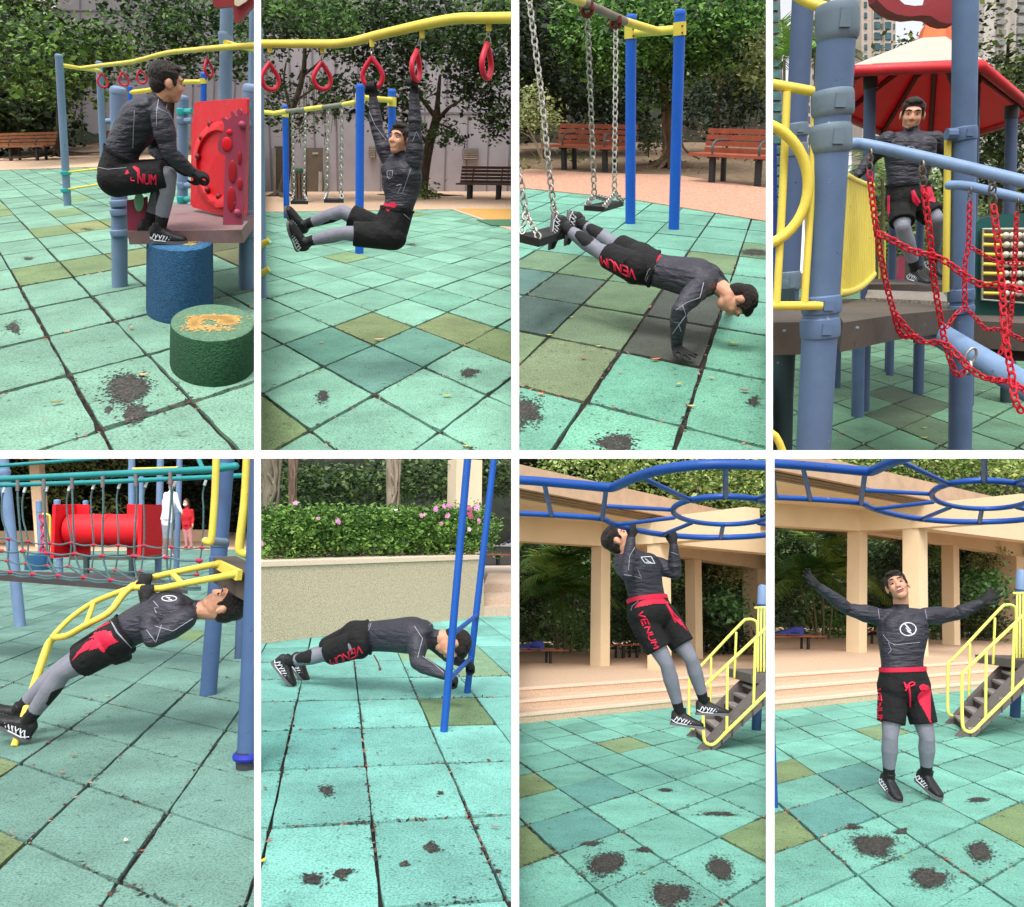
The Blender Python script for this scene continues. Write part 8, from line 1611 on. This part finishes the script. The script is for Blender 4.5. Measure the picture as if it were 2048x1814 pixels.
    if bag:
        c = A_(170, 1392, G(200, 1545, zp).y+.2); s_ = R_(210, 170, 1390, c.y); m = MB()
        P = [(-1, -.18), (-.7, .0), (-.2, .12), (.2, .28), (.75, .38), (.95, .3), (1, -.1), (.95, -.22)]
        m.prism([c + V((x_*s_, -.12, y_*s_)) for x_, y_ in P], V((0, .3, 0))); m.ell(c+V((.3*s_, .03, -.02*s_)), V((.62*s_, 0, 0)), V((0, .2, 0)), Z1*.2*s_)
        solo(b, 'gym_bag', 'blue sports bag lying on the left bench behind ' + who, 'bag', m, [mat('bag_blue', lin((42, 52, 128)), .7, n_scale=8, n_amt=.4, bump=.8, bscale=10)], smooth=50)
    # overhead ladder at one height
    zl = A_(1200, 490, 6.35).z
    t = thing(b, 'overhead_ladder', 'curved blue overhead ladder with an oval ring above ' + who, 'play equipment', G(1200, 490, zl))
    def tb3(pts, w_, nm='tube', s4=4):
        P = [G(x, y, zl) for x, y in pts]; ws = w_ if isinstance(w_, (list, tuple)) else [w_]*len(P); r_ = [R_(a_, x, y, p_.y) for a_, (x, y), p_ in zip(ws, pts, P)]
        m = MB(); m.tube(smooth_path(P, s4) if len(P) > 2 else P, smooth_vals(r_, s4) if len(P) > 2 else r_, 18, round_caps=True); return part(t, nm, m, BB, 60)
    tb3([(-500, 30), (55, 52), (500, 88), (780, 114), (850, 104), (940, 62), (1080, 8), (1250, -36), (1500, -66), (1750, -72), (2100, -60), (2400, -30)], [70, 74, 76, 78, 80, 82, 84, 84, 84, 82, 80, 80], 'rail')
    tb3([(-500, 300), (55, 322), (500, 346), (740, 368), (800, 396), (880, 425), (1020, 460), (1200, 492), (1450, 514), (1700, 518), (1950, 508), (2200, 480)], [44, 44, 46, 46, 46, 46, 46, 46, 46, 46, 46, 46], 'rail')
    m = MB(); n = 44; cx, cy, rx, ry = 1722, 300, 415, 113
    P = [G(cx + rx*math.cos(2*math.pi*i/n), cy - ry*math.sin(2*math.pi*i/n), zl) for i in range(n)]; rr_ = R_(46, cx, cy, P[0].y)*.98; vs = []; fs = []; k_ = 12
    for i in range(n):
        tg = (P[(i+1) % n]-P[i-1]).normalized(); o_ = tg.cross(Z1)
        for j in range(k_): a = 2*math.pi*j/k_; vs.append(P[i] + (o_*math.cos(a) + Z1*math.sin(a))*rr_)
    for i in range(n):
        for j in range(k_): fs.append((i*k_+j, i*k_+(j+1) % k_, ((i+1) % n)*k_+(j+1) % k_, ((i+1) % n)*k_+j))
    m.add(vs, fs); part(t, 'ring', m, BB, 60)
    for a, c, w_ in (((280, 88), (338, 342), 38), ((775, 120), (742, 372), 40), ((785, 266), (1310, 296), 34), ((1050, 30), (1450, 220), 40), ((862, 415), (1315, 360), 32), ((1240, 490), (1455, 402), 32), ((1727, -70), (1727, 190), 44), ((1708, 412), (1690, 514), 34), ((1990, 400), (2300, 470), 40), ((1990, 205), (2200, 120), 44), ((30, 70), (60, 325), 38)):
        tb3([a, c], w_, 'rung')
    # stair with yellow rails
    t = thing(b, 'play_stair', 'dark play stair with pale yellow handrails at the right of ' + who, 'stair', G(1530, 2230))
    q0 = G(1530, 2232); Ys = q0.y
    # side plates through measured corners
    near = [(1528, 2235), (1700, 2228), (2400, 1560), (2400, 1380), (2040, 1762), (1905, 1900), (1560, 2170)]
    m = MB(); pr_ = [(1520, 2236), (1640, 2236), (2300, 1590), (2300, 1400), (1700, 2040)]
    def sp(x, y, o=0.0): p = A_(x, y, Ys + o); return p
    m.prism([sp(x, y) for x, y in ((1515, 2236), (1650, 2234), (2300, 1640), (2300, 1450), (1960, 1760), (1740, 1985))], V((-.02, .05, 0))); part(t, 'stringer', m, STR, 20)
    wd = (G(1415, 2125) - G(1525, 2232)); wd2 = V((wd.x, wd.y, 0))
    m = MB(); m.prism([sp(x, y)+wd2 for x, y in ((1515, 2236), (1620, 2234), (2300, 1640), (2300, 1450), (1960, 1760), (1740, 1985))], V((.02, -.05, 0))); part(t, 'stringer', m, STR, 20)
    for i in range(9):
        x = 1600 + 82*i; y = 2185 - 80*i; y -= 30; p = sp(x, y); m = MB(); tw = V((R_(120, x, y, Ys)*2*.8, 0, 0))
        m.prism([p, p+tw, p+tw+wd2, p+wd2], -Z1*.03); tr_ = part(t, 'tread', m, TRD, 20); m = MB(); m.prism([p+tw*.04-Z1*.031, p+tw*.04+wd2-Z1*.031, p+tw*.04+wd2-Z1*.17, p+tw*.04-Z1*.17], V((.02, 0, 0))); part(tr_, 'riser', m, RSR, 20) if tr_ else None
    def yr(pts, w_=26, o=0.0, nm='handrail', sh=None):
        m = MB(); P = [sp(x, y, o) for x, y in pts]; m.tube(smooth_path(P, 5) if len(P) > 2 else P, R_(w_, 1700, 1700, Ys), 12, round_caps=True); return part(t, nm, m, YP, 60)
    yr([(1715, 2110), (1640, 2185), (1590, 2190), (1556, 2150), (1548, 2000), (1550, 1760), (1562, 1720), (1600, 1680), (2040, 1262), (2400, 920)], 27)
    yr([(1715, 2110), (2040, 1790), (2400, 1430)], 30)
    yr([(1736, 2080), (1742, 1560)], 24); yr([(1950, 1880), (1966, 1340)], 24); 
    yr([(1470, 2065), (1440, 2040), (1435, 1900), (1438, 1680), (1452, 1630), (1500, 1590), (1840, 1225), (1900, 1182), (1958, 1190), (1982, 1250), (1975, 1560)], 26, wd2.y*.9)
    yr([(1604, 1900), (1612, 1495)], 22, wd2.y*.9); yr([(1798, 1650), (1812, 1290)], 22, wd2.y*.9)
    for x in (1985, 2008, 2034):
        yr([(x, 1600), (x+4, 1085)], 18, .5, 'baluster')
    yr([(1965, 1088), (2300, 1080)], 22, .5)
    tt2 = thing(b, 'stair_post', 'light blue capped post on a dark leg right of ' + who, 'post', G(1972, 2075)); m = MB(); p = G(1972, 2076); r = R_(74, 1972, 2000, p.y); q = A_(2025, 900, p.y); m.tube([p, q - (q-p)*.14], r, 20); part(tt2, 'leg', m, paint('leg_blue', (36, 74, 112), .5)); m = MB(); dd = (q-p).normalized(); L2 = (q-p).length; m.lathe(p + dd*L2*.86, dd, [(r*1.05, 0), (r*1.05, L2*.12), (r*.7, L2*.138), (.002, L2*.142)], 20); part(tt2, 'cap', m, LBP)
    m = MB(); zd_ = sp(2040, 1600).z; c = A_(2200, 1640, Ys+.8); m.box(c, V((.55, 0, 0)), V((0, .5, 0)), Z1*.05); part(t, 'landing', m, STR, 20)
pergola_corner(B7, lambda x, y: (x-22 if x < 900 else x-22, y+130-.0125*y), 'the man doing a pull-up', True, 70)
pergola_corner(B8, lambda x, y: (x, y), 'the man with open arms', True, 80)
b = B8
t = thing(b, 'ladder_leg', 'dark blue leg of the overhead ladder at the left edge beside the open armed man', 'pole', b.g(64, 2798)); m = MB(); p = b.g(64, 2798); m.tube([p, b.at(28, 1900, p.y), b.at(-60, 300, p.y)], b.rad(34, 64, 2790, p.y), 14); part(t, 'pole', m, BB)
Ym = b.g(1150, 2770).y + .12; s8 = (b.at(1035, 900, Ym)-b.at(1050, 1168, Ym)).length/.262
J = J_(b, Ym, {'pelvis': (1085, 1850, 0), 'waist': (1070, 1640, 0), 'chest': (1075, 1400, .02), 'neck': (1062, 1215, .04), 'hipR': (1000, 1880, 0), 'hipL': (1180, 1870, 0), 'shR': (885, 1275, .06), 'shL': (1258, 1270, .06),
     'elR': (640, 1215, .10), 'wrR': (405, 1035, .02), 'elL': (1500, 1255, .10), 'wrL': (1700, 1165, .0), 'knR': (975, 2230, -.05), 'anR': (962, 2570, .05), 'knL': (1270, 2240, -.05), 'anL': (1262, 2545, .07)})
J['front'] = V((0, -1, 0)); J['redband'] = 2; J['closed'] = 1
P8, bv = person(b, 'man standing with both arms spread wide and head tilted back', s8, J, (b.at(1035, 1038, Ym), V((-.44, -.88, .32)), V((-.20, .28, .95))),
    {'R': {'n': V((.3, -1, .5)), 'curl': .3, 'd': V((-.75, -.1, .75)), 'spread': .35}, 'L': {'n': V((-.3, -1, .5)), 'curl': .3, 'd': V((.75, -.1, .55)), 'spread': .35}}, {'R': (V((.10, -1, -.42)), V((0, .3, 1))), 'L': (V((.28, -1, -.42)), V((0, .3, 1)))}, b.g(1110, 2770), hem=.70, skirt=1.06, vox=.0066, mouth=.8, patch=0, flare=1.0)
cc_ = [(1118+64*math.cos(a/16*6.283), 1375-52*math.sin(a/16*6.283)) for a in range(17)]
strokes(b, P8, bv, 'emblem', [cc_, [(1092, 1335), (1122, 1362), (1100, 1366), (1150, 1412), (1110, 1392), (1140, 1386), (1092, 1335)]], .0052*s8, WHITEP)
strokes(b, P8, bv, 'lettering', lettering('VENUM', (900, 1850), (3, 42), (-38, 8), 1.35), .0062*s8, RED)
patchfill(b, P8, bv, 'print', [[(1205, 1825), (1235, 1812), (1280, 1825), (1296, 1870), (1294, 1960), (1302, 2140), (1260, 2050), (1205, 1960), (1192, 1920), (1198, 1890), (1230, 1862), (1262, 1880), (1240, 1860), (1212, 1862)]], RED)
m = MB()
for pts in ([(1085, 1805), (1100, 1845), (1125, 1810), (1150, 1800), (1165, 1815), (1130, 1832), (1095, 1820)], [(1120, 1830), (1128, 1900), (1138, 1990)], [(1110, 1835), (1095, 1862)]):
    P = []
    for x, y in pts:
        h = cast(b, bv, x, y); P.append((h[0] + h[1]*.012) if h[0] is not None else b.at(x, y, Ym-.15))
    m.tube(smooth_path(P, 3), .0075, 6, round_caps=True)
part(P8, 'drawstring', m, RED, 60)
strokes(b, P8, bv, 'seam', [[(920, 1420), (970, 1480), (1020, 1500)], [(1000, 1500), (1100, 1490), (1210, 1480)], [(880, 1215), (890, 1290)], [(1255, 1215), (1270, 1300)], [(960, 1480), (985, 1540), (960, 1570)]], .0020*s8, SEAM)
b = B7
Ym = 6.3; s7 = 1.0; s7 = (b.at(760, 660, Ym)-b.at(945, 560, Ym)).length/.215
J = J_(b, Ym, {'pelvis': (1110, 1270, 0), 'waist': (1070, 1090, 0), 'chest': (1025, 880, 0), 'neck': (950, 760, .0), 'hipR': (1050, 1320, -.03), 'hipL': (1230, 1290, .05), 'shR': (875, 840, -.08), 'shL': (1165, 860, .12),
     'elR': (915, 940, -.36), 'wrR': (952, 640, -.34), 'elL': (1300, 930, .05), 'wrL': (1290, 700, .0), 'knR': (1235, 1650, -.08), 'anR': (1345, 2060, .05), 'knL': (1430, 1610, -.02), 'anL': (1540, 1975, .1)})
J['front'] = V((.35, -.85, .3)); J['redband'] = 2; J['closed'] = 1
P7, bv = person(b, 'man pulling himself up on the blue overhead ladder with head thrown back', s7, J, (b.at(850, 665, Ym-.03), V((.62, -.15, .75)), V((-.72, .05, .62))),
    {'R': {'n': V((.1, 1, 0)), 'd': V((-.02, -.1, 1))}, 'L': {'n': V((-.2, .9, 0)), 'd': V((-.05, 0, 1))}}, {'R': (V((.93, -.2, -.10)), V((0, .1, 1))), 'L': (V((.95, -.1, .0)), V((0, .1, 1)))}, b.g(1345, 2700), hem=.66, skirt=1.06, vox=.008, flare=1.0)
strokes(b, P7, bv, 'lettering', lettering('VENUM', (1048, 1232), (20, 45), (-46, 10), 1.35), .0062*s7, RED)
patchfill(b, P7, bv, 'print', [[(1010, 1160), (1130, 1110), (1170, 1095), (1220, 1140), (1255, 1165), (1230, 1175), (1120, 1175), (1000, 1200), (975, 1210)], [(1295, 1260), (1345, 1300), (1405, 1395), (1370, 1360), (1310, 1310)]], RED)
strokes(b, P7, bv, 'emblem', [[(1030, 800), (1110, 795), (1140, 850), (1060, 845), (1030, 800)], [(1060, 812), (1090, 830), (1070, 832), (1110, 842)]], .0040*s7, WHITEP)
strokes(b, P7, bv, 'seam', [[(980, 720), (940, 790), (930, 900)], [(895, 940), (970, 950), (1035, 970), (1005, 900)], [(1010, 1150), (960, 1190), (950, 1225)], [(1270, 760), (1330, 780)]], .0022*s7, SEAM)
m = MB(); m.tube([b.at(1235, 1175, Ym-.2), b.at(1270, 1240, Ym-.22), b.at(1305, 1320, Ym-.2)], .008, 6); m.tube([b.at(1235, 1175, Ym-.2), b.at(1290, 1250, Ym-.2), b.at(1330, 1290, Ym-.18)], .008, 6); part(P7, 'drawstring', m, RED, 60)
for a, nm in (((1100, Y2+990, 30, (206, 190, 160), .3), 'tiny pale pebble like leaf below the pull-up man\'s feet'), ((1058, Y2+1525, 32, (200, 206, 96), .2), 'small yellow leaf on the joint between worn patches, under the pull-up man')): fallen_leaf(B7, *a, nm)
for a, nm in (((1115, Y2+870, 34, (216, 200, 170), .3), 'small cream leaf between the open armed man\'s shoes'), ((1078, Y2+1385, 32, (200, 206, 96), .2), 'small yellow leaf on the joint between worn patches, below the open armed man')): fallen_leaf(B8, *a, nm)
